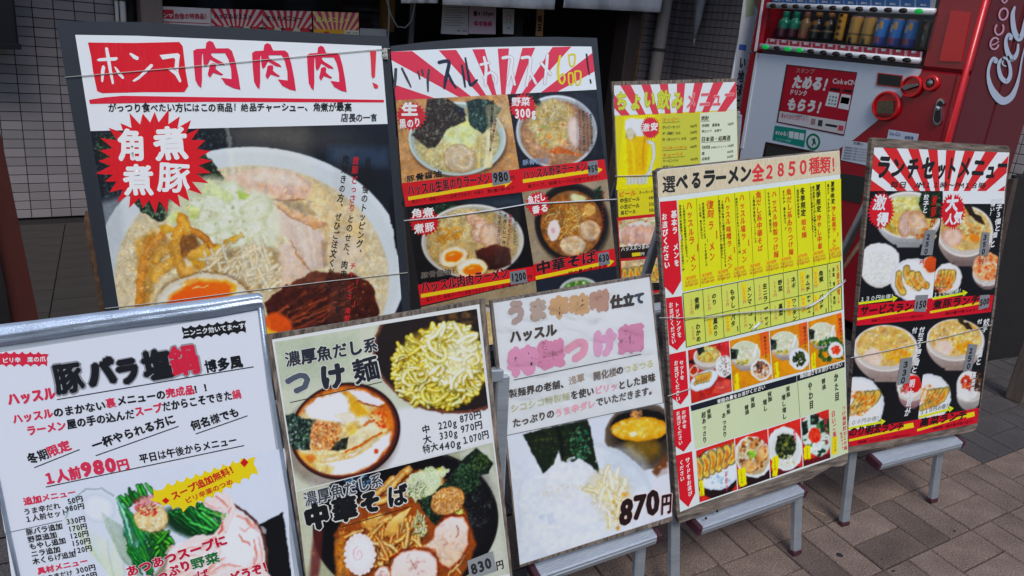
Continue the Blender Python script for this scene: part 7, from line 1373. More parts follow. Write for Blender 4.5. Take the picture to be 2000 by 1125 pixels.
# leaning dark red board, far left
SL_ = Surf((0, 2.3, 0), (1, 0, 0), (0, 0, 1)); rb = empty('leaning_board', SL_.px([(0, 700)])[0]*(1, 1, 0), 'dark red-brown board leaning at the far left edge behind the hot pot sign', 'board')
slab('red_side', SL_, [(-80, -120), (-36, 80), (0, 256), (80, 645), (110, 800), (30, 800), (-30, 400)], .05, mat('red_brown_lacquer', (74, 34, 28), rough=.4, coat=.3, noise=.2, nscale=5), rb)
slab('black_face', SL_, [(-140, 60), (-60, 200), (-22, 400), (10, 560), (48, 800), (-140, 800)], .03, M_BLACKW, rb, .03)

# plain buildings added across the street, behind the camera, as reflections for glossy prints
def facade(label, x0, x1, y, h, rgb, cols, floors):
    r = empty('added_facing_building', ((x0+x1)/2, y, 0), label, 'building'); m_ = mat('render_%d_%d_%d' % rgb, rgb, rough=.8, noise=.08, nscale=3); wbox('wall', x0, x1, y-5, y, 0, h, m_, r)
    w = (x1-x0)/cols; mg = mat('dark_window_glass', (36, 42, 50), rough=.08)
    for i in range(cols):
        for j in range(floors): wbox('window', x0+w*(i+.2), x0+w*(i+.8), y, y+.04, .6+j*2.9, 2.3+j*2.9, mg, r)
facade('pale building across the street, seen only in reflections, left one', -14, -5, -9, 7, (206, 200, 190), 4, 2); facade('brown building across the street, seen only in reflections', -4.6, 1.5, -9.5, 10, (120, 98, 84), 3, 3)
facade('low white building across the street, seen only in reflections', 3.0, 9, -9, 4.2, (220, 220, 216), 3, 1); facade('tall grey building across the street, seen only in reflections', 10.5, 19, -10, 12, (140, 140, 142), 4, 4)

# ------------------------------------------------------------------ stands (aluminium easels) and wooden props
def stand(label, s, back, foot=None, top=.75, group='aluminium folding easels under the signboards', rail=True, m=None, gap=.034):
    M = m or M_ALU; uv = s.uv(back); ul, ur = uv[0], uv[1]; r = empty('folding_easel', s.at((ul+ur)/2)[0]*(1, 1, 0), label, 'easel', group)
    def vground(u, d): return -(s.P[2]+d*s.n[2])/s.v[2]
    fl_ = s.uv(foot) if foot is not None else [ul+(.012, 0), ur-(.012, 0)]
    for u in (fl_[0][0], fl_[1][0]):
        d = -gap-.012; v0 = vground(u, d); a = s.at((u, v0+.012), d)[0]; b = s.at((u, top), d)[0]; lf = box('leg', (a+b)/2, s.h*.015, s.n*.010, (b-a)/2, M, r, .004)
        box('rubber_foot', a+np.array([0, 0, -.004]), s.h*.0165, s.n*.0115, s.v*.008, M_CAP, lf, .003)
        back_ = np.array([-s.n[0], -s.n[1], 0]); a2 = np.array([a[0], a[1], .008])+back_*.46; b2 = b+back_*.03; lr = box('leg', (a2+b2)/2, s.h*.012, np.cross(s.h, (b2-a2)/np.linalg.norm(b2-a2))*.009, (b2-a2)/2, M, r, .003)
        box('rubber_foot', a2+np.array([0, 0, .006]), s.h*.014, back_*.012, (0, 0, .012), M_CAP, lr, .003)
    d = -gap-.012; t1_ = s.at((fl_[0][0], top), d)[0]; t2_ = s.at((fl_[1][0], top), d)[0]; box('top_bar', (t1_+t2_)/2, (t2_-t1_)/2, s.n*.012, s.v*.014, M, r, .003)
    if rail:
        A, B = s.at(ul, -gap)[0], s.at(ur, -gap)[0]; ax = (B-A)/2; axn = ax/np.linalg.norm(ax); dep = s.n*.92-s.v*.38; dep -= axn*(dep@axn); dep /= np.linalg.norm(dep); nn = np.cross(axn, dep)
        if nn[2] < 0: nn = -nn
        W = .047; c = (A+B)/2+dep*W/2-nn*.012
        box('rail', c, ax, dep*W/2, nn*.006, M_ALUR, r, .0025); box('rail_lip', c+dep*(W/2-.003)-nn*.012, ax, dep*.005, nn*.009, M_ALU, r, .003)
        for q in range(7): box('rail_rib', c+nn*.0063+dep*(-W/2+.006+q*.0058), ax*.995, dep*.0016, nn*.0005, M_ALUR, r)
        for sg in (-1, 1): box('end_cap', c+axn*sg*(np.linalg.norm(ax)+.006)-nn*.006, axn*.007, dep*(W/2+.002), nn*.015, M_CAP, r, .003)
    return r
stand('aluminium easel under the yellow ramen chart, its right foot on open paving', S4, [(1369, 1011), (1569, 942)], [(1340, 1110), (1580, 1075)], top=1.02)
stand('aluminium easel at the far right under the lunch board, rail sticking out', S5, [(1721, 890), (1880, 850)], [(1674, 1020), (1852, 945)], top=1.02)
stand('aluminium easel under the faded pink noodle poster', S8, [(1052, 1106), (1281, 1028)], None, top=.50)
stand('aluminium easel hidden behind the dipping noodle board', S7, [(650, 1236), (985, 1176)], None, top=.45)
stand('aluminium easel behind the white hot pot poster', S6, [(90, 1300), (560, 1180)], None, top=.42)
stand('aluminium easel behind the beer menu board', S3, [(1240, 600), (1430, 570)], None, top=-.1)
M_BRW = mat('reddish_brown_wood', (96, 62, 44), rough=.75, noise=.4, nscale=20, stretch=(3, 3, .5))
def wood_prop(label, s, u0, u1, v1, gp='wooden props behind the black-edged signboards'):
    r = empty('wooden_prop', s.at((u0, 0))[0]*(1, 1, 0), label, 'prop', gp)
    for u in (u0, u1):
        d = -.03; v0 = -(s.P[2]+d*s.n[2])/s.v[2]+.01; a = s.at((u, v0), d)[0]; b = s.at((u, v1), d)[0]; box('leg', (a+b)/2, s.h*.02, s.n*.014, (b-a)/2, M_BRW, r, .004)
        bk = np.array([-s.n[0], -s.n[1], 0]); a2 = np.array([a[0], a[1], .012])+bk*.5; b2 = b+bk*.04; box('leg', (a2+b2)/2, s.h*.016, bk*.012, (b2-a2)/2, M_BRW, r, .004)
    d = -.03; v0 = -(s.P[2]+d*s.n[2])/s.v[2]+.16; A = s.at((u0-.06, v0), d+.03)[0]; B = s.at((u1+.06, v0), d+.03)[0]; box('ledge', (A+B)/2+s.v*(-.06), (B-A)/2, s.n*.05, s.v*.012, M_BRW, r, .004)
wood_prop('wooden prop behind the largest pork ramen board', S1, .12, .80, -.25); wood_prop('wooden prop behind the six-bowl board', S2, .2, .7, -.25)
lp = leaning(S1.at((.0, -.6), -.05)[0], -26, 7); q_ = lp.px([(178, 412), (181, 440), (188, 480), (204, 590)], 0)
sp = empty('carved_stick', (q_[-1][0], q_[-1][1], 0), 'rough brown stick poking out behind the left edge of the largest board', 'stick'); q_ = np.vstack([q_, [q_[-1][0]+.04, q_[-1][1], .01]])
tube('stick', q_, .02, mat('rough_bark', (92, 66, 44), rough=.9, noise=.5, nscale=60, bump=.8, bscale=90), sp, 9, [.016, .026, .022, .018, .018])

# ------------------------------------------------------------------ strings tied across the boards
def string(label, pts, r=.0012, m=None, cat='string', sag=0, name='tied_string'):
    o = tube(name, pts, r, m or M_STRING, None, 6); return tag(o, label, cat)
def on(s, pts, d=.004): return [s.px([p], d)[0] for p in pts]
string('white string stretched slantwise across the top of the largest ramen board', on(S1, [(128, 151), (250, 141), (400, 128), (560, 113), (700, 100), (762, 95)]))
string('thin white string across the lower bowl photo of the largest board', on(S1, [(206, 602), (330, 588), (480, 568), (640, 549), (796, 532)]), .0013)
kn = empty('string_knot', S1.px([(752, 105)])[0], 'tangled white string knot at the top right corner of the largest board', 'knot')
for q in range(5):
    a_ = q*1.1; tube('loop', [S1.px([(752+5*math.cos(w+a_)*(.5+.12*q), 104+9*math.sin(w)+q)], .006+.003*math.sin(w*2+q))[0] for w in np.linspace(0, 6.0, 12)], .0018, M_STRING, kn, 5)
string('clear plastic tape strip stretched across the middle of the six-bowl board', on(S2, [(788, 431), (860, 424), (962, 410), (1031, 398), (1110, 394), (1203, 389)], .005), .0026, M_TAPE, 'tape', name='tied_tape')
string('white string across the beer mug on the yellow menu', on(S3, [(1200, 344), (1240, 343), (1281, 342)]), .0018)
string('white string from the left edge of the yellow chart rising to its right edge', on(S4, [(1284, 620), (1330, 620), (1374, 618), (1440, 610), (1500, 605), (1568, 599), (1592, 588), (1618, 568), (1647, 546)], .006), .0010)
string('second thinner string merging into the first across the chart', on(S4, [(1374, 621), (1420, 612), (1500, 606), (1566, 601)], .009), .0011)
tw = empty('twisted_film', S4.px([(1600, 582)])[0], 'twisted strip of clear film wound on the string over the chart', 'film strip')
V_, F_ = tube_vf(on(S4, [(1566, 601), (1580, 595), (1592, 588), (1604, 580), (1614, 570), (1632, 558), (1646, 548)], .010), .003, 7, [.0008, .0028, .002, .003, .0015, .0024, .0008]); mk('film_twist', V_, F_, M_TAPE, tw, smooth=True)
V_, F_ = tube_vf(on(S4, [(1466, 645), (1473, 638), (1480, 632), (1486, 630)], .004), .003, 7, [.001, .004, .004, .001]); mk('film_twist', V_, F_, M_TAPE, tw, smooth=True)
string('short string tail at the left edge of the chart beside the third arrow', on(S4, [(1302, 773), (1318, 768), (1345, 759)], .004), .0016)
string('thin string crossing both lower bowls of the lunch board', on(S5, [(1659, 698), (1730, 684), (1800, 668), (1870, 651), (1934, 634)], .005), .0015)

# ------------------------------------------------------------------ vending machine
MX, MY, MYB = 3.6, 1.747, 2.935
MF = Surf((MX, MY, 0), (0, -1, 0), (0, 0, 1)); MS = Surf((MX, MY, 0), (1, 0, 0), (0, 0, 1))
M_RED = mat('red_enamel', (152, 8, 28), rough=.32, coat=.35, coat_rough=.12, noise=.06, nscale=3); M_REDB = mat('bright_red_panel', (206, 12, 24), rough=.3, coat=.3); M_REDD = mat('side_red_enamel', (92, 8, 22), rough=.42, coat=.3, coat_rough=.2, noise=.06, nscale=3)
M_WHP = mat('white_enamel', (196, 202, 214), rough=.35, coat=.3, noise=.03); M_PLW = mat('white_plastic', (206, 208, 212), rough=.35, coat=.2); M_BLK = mat('black_plastic', (22, 22, 24), rough=.3)
vm = empty('vending_machine', (MX+.35, (MY+MYB)/2, 0), 'red and white drinks vending machine with lit buttons behind the lunch board', 'vending machine')
XB = 4.32; ZT = 1.98; Zb = MF.P[2]+MF.uv([(1640, 128)])[0][1]; Zw = 1.42
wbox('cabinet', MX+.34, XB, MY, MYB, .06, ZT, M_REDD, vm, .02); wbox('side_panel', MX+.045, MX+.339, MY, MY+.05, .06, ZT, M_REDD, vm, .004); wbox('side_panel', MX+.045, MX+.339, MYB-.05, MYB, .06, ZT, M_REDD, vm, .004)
uvf = lambda pts: MF.uv(pts)
zb_ = float(uvf([(1483, 103)])[0][1])
wbox('lower_door', MX, MX+.30, MY+.004, MYB, .10, zb_, M_RED, vm, .012); wbox('plinth', MX+.03, XB-.02, MY+.02, MYB-.02, 0, .06, M_BLK, vm)
ywr = float(MY-uvf([(1806, 100)])[0][0]); ywl = float(MY-uvf([(1492, 60)])[0][0])
wbox('window_side_post', MX, MX+.30, MY+.004, ywr, zb_+.002, ZT, M_RED, vm, .012); wbox('window_side_post', MX, MX+.30, ywl, MYB, zb_+.002, ZT, M_RED, vm, .01)
wbox('display_back', MX+.20, MX+.22, ywr, ywl, zb_, ZT, mat('display_grey', (70, 74, 78), rough=.6), vm)
wbox('display_shelf', MX+.02, MX+.20, ywr, ywl, zb_+.002, float(uvf([(1640, 92)])[0][1])-.012, mat('display_grey'), vm)
wbox('header', MX, MX+.30, ywr+.001, ywl-.001, 1.86, ZT-.001, M_RED, vm, .01)
k = Ink(); shape(k, MF, [(1483, 104), (1801, 135), (1798, 144), (1760, 190), (1711, 238), (1669, 272), (1640, 290), (1600, 350), (1440, 350), (1453, 250)], (200, 206, 216), .0015); k.build('white_front_panel', vm, mat('white_panel_enamel', attr=True, rough=.32, coat=.3))
sl_ = lambda nm, q, t, m, d=0.0: slab(nm, MF, q, t, m, vm, d)
sl_('white_trim', [(1478, 103), (1482, 103), (1452, 290), (1447, 290)], .006, M_PLW, .006); sl_('white_trim', [(1492, -20), (1495, -20), (1478, 100), (1474, 100)], .006, M_PLW, .006)
v6 = Z(1440, 0, 4.762); v4 = Z(1420, 120, 4.5); v1 = Z(1780, 0, 3.75)
sl_('service_panel', v1(292, 78, 438, 92, 368, 452, 207, 446), .006, M_REDB, .005)
k = Ink(); 
for q in ([(1792, 132), (1880, 141)], ): line(k, MF, q[0], q[1], 1.6, (90, 8, 18), .003)
line(k, MF, v1(340, 535)[0], v1(215, 1030)[0], 1.2, (120, 10, 24), .003); k.build('door_seam', vm)
tube('corner_moulding', [(MX+.012, MY+.012, .1), (MX+.012, MY+.012, ZT-.01)], .014, M_REDB, vm, 12)  # rounded edge in brighter red; its highlight is put into the colour
# button rails
def rail_(p0, p1, h, nm):
    A, B = MF.px([p0], .012)[0], MF.px([p1], .012)[0]; tube(nm, [A, B], h, M_PLW, vm, 14)
rail_(v6(232, 430)[0], v6(1712, 568)[0], .0145, 'button_rail'); rail_(v6(300, 52)[0], v6(1850, 112)[0], .0155, 'button_rail')
M_BTN = mat('dark_button', (44, 36, 32), rough=.25, coat=.4); M_BTG = mat('lit_green_button', (10, 150, 60), rough=.25, coat=.4, emit=.35)
lowx = [290, 397, 497, 605, 712, 828, 947, 1068, 1195, 1325, 1462, 1605]; lowy = [440, 450, 459, 469, 480, 492, 503, 516, 529, 541, 553, 562]
upx = [362, 467, 573, 685, 800, 918, 1040, 1165, 1297, 1432, 1572, 1717]; upy = [57, 60, 64, 69, 73, 78, 83, 88, 93, 98, 103, 110]
def button(x, y, lit):
    c = MF.px([v6(x, y)[0]], .020)[0]; V_ = []; n = 16
    for dz, k_ in ((0, 1), (.007, .95), (.0095, .7), (.0098, 0.05)):
        for i in range(n): w = 6.283*i/n; V_.append(c+MF.h*.0235*k_*math.cos(w)+MF.v*.0115*k_*math.sin(w)+MF.n*dz)
    F_ = [(j*n+i, j*n+(i+1) % n, (j+1)*n+(i+1) % n, (j+1)*n+i) for j in range(3) for i in range(n)]+[tuple(range(3*n, 4*n))]; mk('button', V_, F_, M_BTG if lit else M_BTN, vm, smooth=True)
for i in range(12): button(lowx[i], lowy[i], i in (0, 2, 3)); button(upx[i], upy[i], i == 11)
# price cards
for i in range(12):
    w = 40+i*1.6; x = lowx[i]+42; y = 395+i*9.8
    o = sl_('price_card', v6(x-w, y-34, x+w, y-26, x+w-6, y+38, x-w-6, y+28), .002, mat('red_price_card', (150, 34, 52), rough=.5), .004)
    k = Ink(); shape(k, MF, v6(x-20, y-30, x+22, y-26, x+20, y-4, x-22, y-8), (206, 206, 206), .0045); text(k, MF, '130', v6(x-18, y-8)[0], v6(x+19, y-4)[0], 4, (40, 40, 40), .005, .02); text(k, MF, 'あたたか〜い' if i > 8 else 'つめた〜い', v6(x-34, y+24)[0], v6(x+32, y+30)[0], 3.4, (190, 120, 130), .005, .01); k.build('card_print', o)
    x = upx[i]+18; y = 8+i*4.2; w = 46+i*1.6
    o = sl_('price_card', v6(x-w, y-60, x+w, y-56, x+w-4, y+26, x-w-4, y+22), .002, mat('blue_price_card', (40, 96, 160), rough=.5), .004)
    k = Ink(); shape(k, MF, v6(x-24, y-18, x+26, y-14, x+24, y+4, x-26, y), (206, 206, 206), .0045); text(k, MF, '130', v6(x-20, y+1)[0], v6(x+20, y+4)[0], 4, (40, 40, 40), .005, .02); k.build('card_print', o)
sl_('shelf_strip', v6(282, 356, 1722, 482, 1712, 548, 262, 420), .003, mat('card_backing', (186, 150, 156), rough=.5), .002)
sl_('shelf_strip', v6(330, -60, 1850, -10, 1835, 78, 335, 30), .003, mat('card_backing_white', (196, 200, 206), rough=.5), .002)
sl_('display_glass', v6(300, -100, 1900, -50, 1790, 470, 290, 350), .003, mat('display_glass', (30, 34, 36), rough=.03, alpha=.16), .0065)
# sample cans and bottles on the lower shelf
SC_ = Surf((MX+.09, MY, 0), (0, -1, 0), (0, 0, 1)); GC = 'sample cans and bottles on the vending machine shelf'
def can(x, y0, y1, w, label, fn, bottle=False):
    b_ = SC_.px([v6(x, y1)[0]])[0]; t_ = SC_.px([v6(x+8, y0)[0]])[0]; r = abs(float((SC_.uv([v6(x+w/2, y1)[0]])-SC_.uv([v6(x-w/2, y1)[0]]))[0][0]))/2; H = t_[2]-b_[2]; n = 28
    if bottle: prof = [(0, .9), (.03, 1), (.55, 1), (.62, .95), (.72, .62), (.78, .5), (.80, .56), (.97, .56), (1, .5)]
    else: prof = [(0, .86), (.025, .96), (.05, 1)]+[(q/20, 1) for q in range(2, 19)]+[(.93, 1), (.965, .88), (.975, .9), (.99, .9), (1, .84)]
    if bottle: prof = [(0, .9), (.03, 1)]+[(q/24, 1) for q in range(2, 14)]+[(.62, .93), (.66, .82), (.72, .62), (.78, .5), (.80, .56), (.97, .56), (1, .5)]
    V = []; C_ = []
    for z_, rr in prof:
        for i in range(n): a_ = 6.283*i/n; V.append(b_+np.array([-math.cos(a_)*rr*r, math.sin(a_)*rr*r, z_*H])); C_.append(fn(z_, ((a_+math.pi) % (2*math.pi))-math.pi))
    F = [(j*n+i, j*n+(i+1) % n, (j+1)*n+(i+1) % n, (j+1)*n+i) for j in range(len(prof)-1) for i in range(n)]+[tuple(range(n-1, -1, -1)), tuple((len(prof)-1)*n+i for i in range(n))]
    o = mk('drink_bottle' if bottle else 'drink_can', V, F, mat('printed_can', attr=True, rough=.3, coat=.35, metal=0), cols=np.array(C_), smooth=True); tag(o, label, 'bottle' if bottle else 'can', GC)
RIM = (170, 120, 124)
def f_green(z_, a_): return (26, 140, 112) if z_ > .36 else ((96, 34, 60) if z_ > .3 or abs(a_) < .5 else (80, 24, 44))
def f_tan(z_, a_): return (156, 90, 90) if z_ > .8 else ((150, 112, 74) if z_ > .3 else (170, 104, 80))
def f_choc(z_, a_): return (176, 120, 60) if z_ > .84 else ((150, 104, 44) if .5 < z_ < .72 and abs(a_+.1) < .55 else ((170, 140, 96) if .3 < z_ < .35 else (30, 26, 30)))
def f_max(z_, a_): return (226, 160, 44) if abs(a_) < .95 and z_ > .05 and not (abs(a_) < .28 and int(z_*9) % 2 == 0) else (64, 36, 16)
def f_gold(z_, a_): return RIM if z_ > .93 else ((240, 206, 130) if abs(a_-.3) < .3 and z_ > .35 else ((40, 30, 20) if .3 < z_ < .36 or (z_ < .25 and abs(a_) < .4) else (214, 160, 66)))
def f_blue(z_, a_):
    if z_ > .93: return RIM
    if .62 < z_ < .86 and abs(a_+.25) < .4: return (226, 170, 84)
    if .5 < z_ < .78 and abs(a_-.45) < .25: return (210, 224, 236)
    if z_ < .34: return (190, 60, 80) if abs(a_-.1) < .35 and z_ > .14 else (34, 70, 176)
    return (40, 140, 236)
def f_blk(z_, a_): return RIM if z_ > .93 else ((150, 96, 60) if .66 < z_ < .85 and abs(a_) < .35 else ((190, 190, 190) if .3 < z_ < .5 and abs(a_) < .18 else (24, 24, 30)))
can(415, 105, 350, 96, 'green-topped bottle with maroon base, leftmost drink on the shelf', f_green, True); can(510, 108, 356, 96, 'green-topped bottle with maroon base, second drink from left', f_green, True)
can(608, 110, 365, 90, 'tan and pink slim bottle, third drink from left', f_tan, True); can(715, 115, 372, 100, 'black and gold bottle beside the tan one', f_choc, True); can(828, 120, 380, 100, 'black and gold bottle next to the amber can', f_choc, True)
can(945, 128, 392, 96, 'amber can with tall vertical letters between black bottle and gold cans', f_max); can(1068, 148, 408, 104, 'gold can, left one of the gold pair', f_gold); can(1190, 156, 418, 106, 'gold can, right one of the gold pair', f_gold)
can(1310, 165, 430, 108, 'blue coffee can, leftmost of three', f_blue); can(1442, 172, 440, 110, 'blue coffee can, middle of three', f_blue); can(1578, 180, 450, 112, 'blue coffee can, rightmost of three', f_blue); can(1728, 186, 462, 116, 'black coffee can at the right end of the shelf', f_blk)
k = Ink(); SCF = Surf((MX+.09-.029, MY, 0), (0, -1, 0), (0, 0, 1)); 
# advertisement panel
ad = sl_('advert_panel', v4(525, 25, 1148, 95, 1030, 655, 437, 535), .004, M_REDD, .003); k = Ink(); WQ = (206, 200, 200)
shape(k, MF, v4(540, 40, 1140, 105, 1052, 530, 470, 432), (166, 20, 40), .0036); shape(k, MF, v4(468, 436, 1050, 528, 1028, 640, 452, 528), (196, 190, 190), .0036); k.build('advert_print', ad)
k = Ink(); text(k, MF, 'スタンプ', v4(605, 100)[0], v4(770, 112)[0], 10, (170, 120, 120), .0042, .03); text(k, MF, 'ためる!', v4(565, 235)[0], v4(880, 262)[0], 27, WQ, .0042, .07, slant=.15); text(k, MF, 'ドリンク', v4(550, 290)[0], v4(705, 306)[0], 11, WQ, .0042, .04); text(k, MF, 'もらう!', v4(520, 425)[0], v4(825, 460)[0], 25, WQ, .0042, .07, slant=.15)
text(k, MF, 'Coke', v4(930, 195)[0], v4(1060, 207)[0], 12, WQ, .0042, .03); text(k, MF, 'ON', v4(1064, 207)[0], v4(1130, 212)[0], 12, WQ, .0042, .03); text(k, MF, '今すぐダウンロード!!', v4(475, 500)[0], v4(718, 532)[0], 8, (190, 60, 90), .0042, .03); text(k, MF, '楽しくおトクな自販機アプリ', v4(480, 472)[0], v4(720, 500)[0], 5, (110, 70, 76), .0042, .01); k.build('advert_lettering', ad)
k = Ink()
for q, c1 in ((v4(900, 265, 992, 280, 965, 405, 866, 388), (206, 206, 206)), (v4(1012, 285, 1095, 298, 1072, 428, 978, 410), (206, 206, 206)), (v4(915, 230, 1000, 240, 996, 265, 908, 252), (50, 20, 24)), (v4(1030, 245, 1105, 253, 1100, 278, 1024, 266), (50, 20, 24)), (v4(1010, 310, 1085, 322, 1070, 378, 998, 366), (180, 40, 60)), (v4(745, 500, 785, 506, 775, 560, 738, 552), (150, 120, 120)), (v4(808, 512, 846, 518, 838, 572, 800, 565), (60, 60, 60)), (v4(872, 545, 975, 562, 970, 582, 868, 565), (40, 40, 44)), (v4(985, 560, 1030, 566, 1022, 612, 978, 604), (196, 60, 80))): shape(k, MF, q, c1, .0042)
for i in range(3):
    for j in range(3): x, y = 905+i*26-j*5, 300+j*30+i*4; shape(k, MF, v4(x, y, x+15, y+2, x+12, y+18, x-3, y+16), [(120, 150, 160), (90, 110, 120), (60, 130, 110)][(i+j) % 3], .0046)
k.build('advert_pictures', ad)
# display, dials, slots, lock, stickers
sl_('display_frame', v4(1330, 98, 1550, 124, 1536, 234, 1316, 208), .006, M_REDB, .006); sl_('display_screen', v4(1340, 108, 1540, 132, 1527, 224, 1328, 200), .002, M_BLK, .0075)
def dial(nm, x, y, r, prof, m, par=None, n=32): 
    c = MF.px([v4(x, y)[0]])[0]; V_, F_ = lathe_vf(c, MF.n, [(z_, r*q) for z_, q in prof], n); return mk(nm, V_, F_, m, par or vm, smooth=False)
rr_ = [(0, 1), (.018, 1), (.024, .95), (.024, .84), (.012, .78), (.012, .02)]
d1 = dial('note_slot_housing', 1412, 392, .069, rr_, M_REDB); d2 = dial('return_lever_housing', 1635, 222, .049, rr_, M_REDB); d3 = dial('coin_slot_housing', 1800, 192, .036, [(0, 1), (.014, 1), (.018, .9), (.018, .6), (.006, .5), (.006, .02)], M_REDB)
slab('note_slot', MF, v4(1350, 345, 1485, 350, 1480, 460, 1338, 455), .012, mat('slot_metal', (110, 96, 76), rough=.4, metal=.6, noise=.3, nscale=60), d1, .022); slab('note_mouth', MF, v4(1330, 470, 1470, 478, 1470, 488, 1330, 482), .004, M_BLK, d1, .024)
slab('return_lever', MF, v4(1560, 232, 1600, 205, 1700, 196, 1705, 215, 1640, 235, 1590, 255), .016, mat('grey_lever', (110, 104, 100), rough=.4), d2, .030); slab('lever_shadow_gap', MF, v4(1560, 250, 1700, 216, 1700, 226, 1570, 262), .003, M_BLK, d2, .016)  # black strip below the lever stands in for its shade
dial('coin_slot', 1790, 190, .019, [(0.006, 1), (.016, .9), (.018, .5), (.019, .02)], mat('dull_chrome', (150, 150, 150), rough=.25, metal=1), d3)
lk = [v4(1870+38*math.cos(w)+(18 if math.sin(w) < 0 else -12), 450+(62*math.sin(w))+(50 if math.sin(w) > 0 else -62))[0] for w in np.linspace(0, 6.283, 21)[:-1]]
lo_ = slab('lock_plate', MF, lk, .012, mat('chrome', (190, 194, 198), rough=.12, metal=1), vm, .012); lk2 = [tuple(np.array(lk).mean(0)+(np.array(q)-np.array(lk).mean(0))*.82) for q in lk]; slab('lock_recess', MF, lk2, .002, M_BLK, lo_, .0135)
V_, F_ = lathe_vf(MF.px([v4(1868, 415)[0]], .0135)[0], MF.n, [(0, .012), (.006, .011), (.007, .002)], 16); mk('lock_cylinder', V_, F_, mat('chrome'), lo_)
def sticker(nm, pts, col, texts=(), par=None):
    o = sheet(nm, MF, pts, col, vm, .0026, M_INKM); k = Ink()
    for t in texts: text(k, MF, *t)
    k.build('sticker_lettering', o, M_INKM); return o
sticker('eco_sticker', v4(422, 562, 700, 604, 680, 755, 402, 690), (16, 128, 112), [('eco', v4(425, 640)[0], v4(490, 652)[0], 11, WQ, .003, .05), ('る/', v4(490, 652)[0], v4(540, 660)[0], 9, WQ, .003, .04), ('ピークシフト自販機', v4(430, 690)[0], v4(560, 712)[0], 5, (150, 200, 190), .003, .01)])
k = Ink()
for i in range(3): x, y = 550+i*46, 612+i*8; shape(k, MF, v4(x, y, x+40, y+6, x+34, y+66, x-6, y+58), (196, 206, 206), .003)
cc = [v4(760+62*math.cos(w), 706+74*math.sin(w))[0] for w in np.linspace(0, 6.283, 25)[:-1]]; shape(k, MF, cc, (20, 110, 80), .0026); shape(k, MF, [tuple(np.array(v4(760, 706)[0])+(np.array(q)-np.array(v4(760, 706)[0]))*.72) for q in cc], (190, 200, 196), .003)
shape(k, MF, v4(750, 680, 775, 675, 780, 700, 790, 740, 770, 720, 755, 745, 748, 735, 760, 710), (20, 90, 70), .0034); k.build('round_mark', vm, M_INKM)
sticker('white_card', v4(1425, 598, 1690, 638, 1675, 700, 1405, 690), (196, 202, 216), [('Coca-Cola', v4(1428, 650)[0], v4(1525, 662)[0], 10, (50, 60, 110), .003, .03), ('自販機', v4(1560, 682)[0], v4(1640, 690)[0], 7, (40, 50, 90), .003, .03)])
nt_ = sticker('notice_sheet', v4(1028, 690, 1290, 722, 1250, 918, 1004, 866), (196, 200, 208), [('お願い', v4(1110, 730)[0], v4(1200, 742)[0], 6, (40, 40, 40), .003, .02)]+[('自動販売機をご利用いただきありがとう', v4(1036-j*4, 762+j*24)[0], v4(1262-j*5, 792+j*24)[0], 4, (60, 60, 66), .003, .01) for j in range(5)])
sl_('dispenser_opening', v4(340, 706, 780, 790, 820, 960, 300, 900), .02, mat('dark_maroon_opening', (42, 14, 20), rough=.4), .002); sl_('return_flap', [(1641, 338), (1692, 346), (1682, 398), (1640, 388)], .01, mat('smoked_flap', (44, 46, 42), rough=.3), .003)
sl_('dispenser_flap', v4(360, 740, 790, 830, 800, 900, 340, 840), .01, mat('smoked_flap'), .006)
# side panel script
k = Ink(); SCR = (176, 188, 208)
def brush(pts, col=SCR, d=.004):
    P = [np.array(v1(p[0], p[1])[0]) for p in pts]; W = [p[2]/3.75/2 for p in pts]; Q = []; Wd = []
    for i in range(len(P)-1):
        a_, b_, c_, e_ = P[max(i-1, 0)], P[i], P[i+1], P[min(i+2, len(P)-1)]
        for t in np.linspace(0, 1, 7)[:-1]:
            Q.append(.5*((2*b_)+(-a_+c_)*t+(2*a_-5*b_+4*c_-e_)*t*t+(-a_+3*b_-3*c_+e_)*t**3)); Wd.append(W[i]*(1-t)+W[i+1]*t)
    Q.append(P[-1]); Wd.append(W[-1]); L_, R_ = [], []
    for i in range(len(Q)):
        t = Q[min(i+1, len(Q)-1)]-Q[max(i-1, 0)]; t = t/(np.linalg.norm(t)+1e-9); n = np.array([-t[1], t[0]]); L_.append(Q[i]+n*Wd[i]); R_.append(Q[i]-n*Wd[i])
    for i in range(len(Q)-1): shape(k, MS, [L_[i], L_[i+1], R_[i+1], R_[i]], col, d, fan=True)
brush([(606, 462, 24), (612, 438, 30), (592, 428, 24), (568, 470, 20), (556, 540, 22), (570, 620, 36), (606, 690, 54), (662, 738, 58), (722, 712, 44), (762, 636, 28), (786, 540, 16), (800, 450, 12), (818, 370, 10), (836, 300, 10)])
brush([(668, 428, 22), (640, 450, 20), (634, 500, 26), (652, 566, 34), (690, 596, 34), (716, 560, 28), (718, 500, 24), (700, 440, 20), (668, 424, 18), (662, 470, 10), (690, 486, 8)])
brush([(716, 292, 24), (724, 268, 26), (706, 252, 22), (686, 290, 22), (690, 350, 32), (712, 410, 40), (744, 424, 36), (770, 380, 24), (776, 320, 14)])
brush([(752, 46, 12), (736, 100, 30), (738, 170, 36), (752, 240, 40), (780, 284, 40), (806, 250, 34), (822, 180, 28), (834, 120, 22), (850, 60, 20)])
brush([(700, 408, 14), (716, 440, 14), (744, 440, 14)])
for cx_, cy_, a0, a1 in ((668, 103, 0, 6.283), (637, 212, -.9, 4.0), (603, 318, .2, 5.6)):
    pts = [(cx_+31*math.cos(a_)+5*math.sin(a_)*-1, cy_+42*math.sin(a_), 13) for a_ in np.linspace(a0, a1, 14)]; brush(pts, (196, 150, 170))
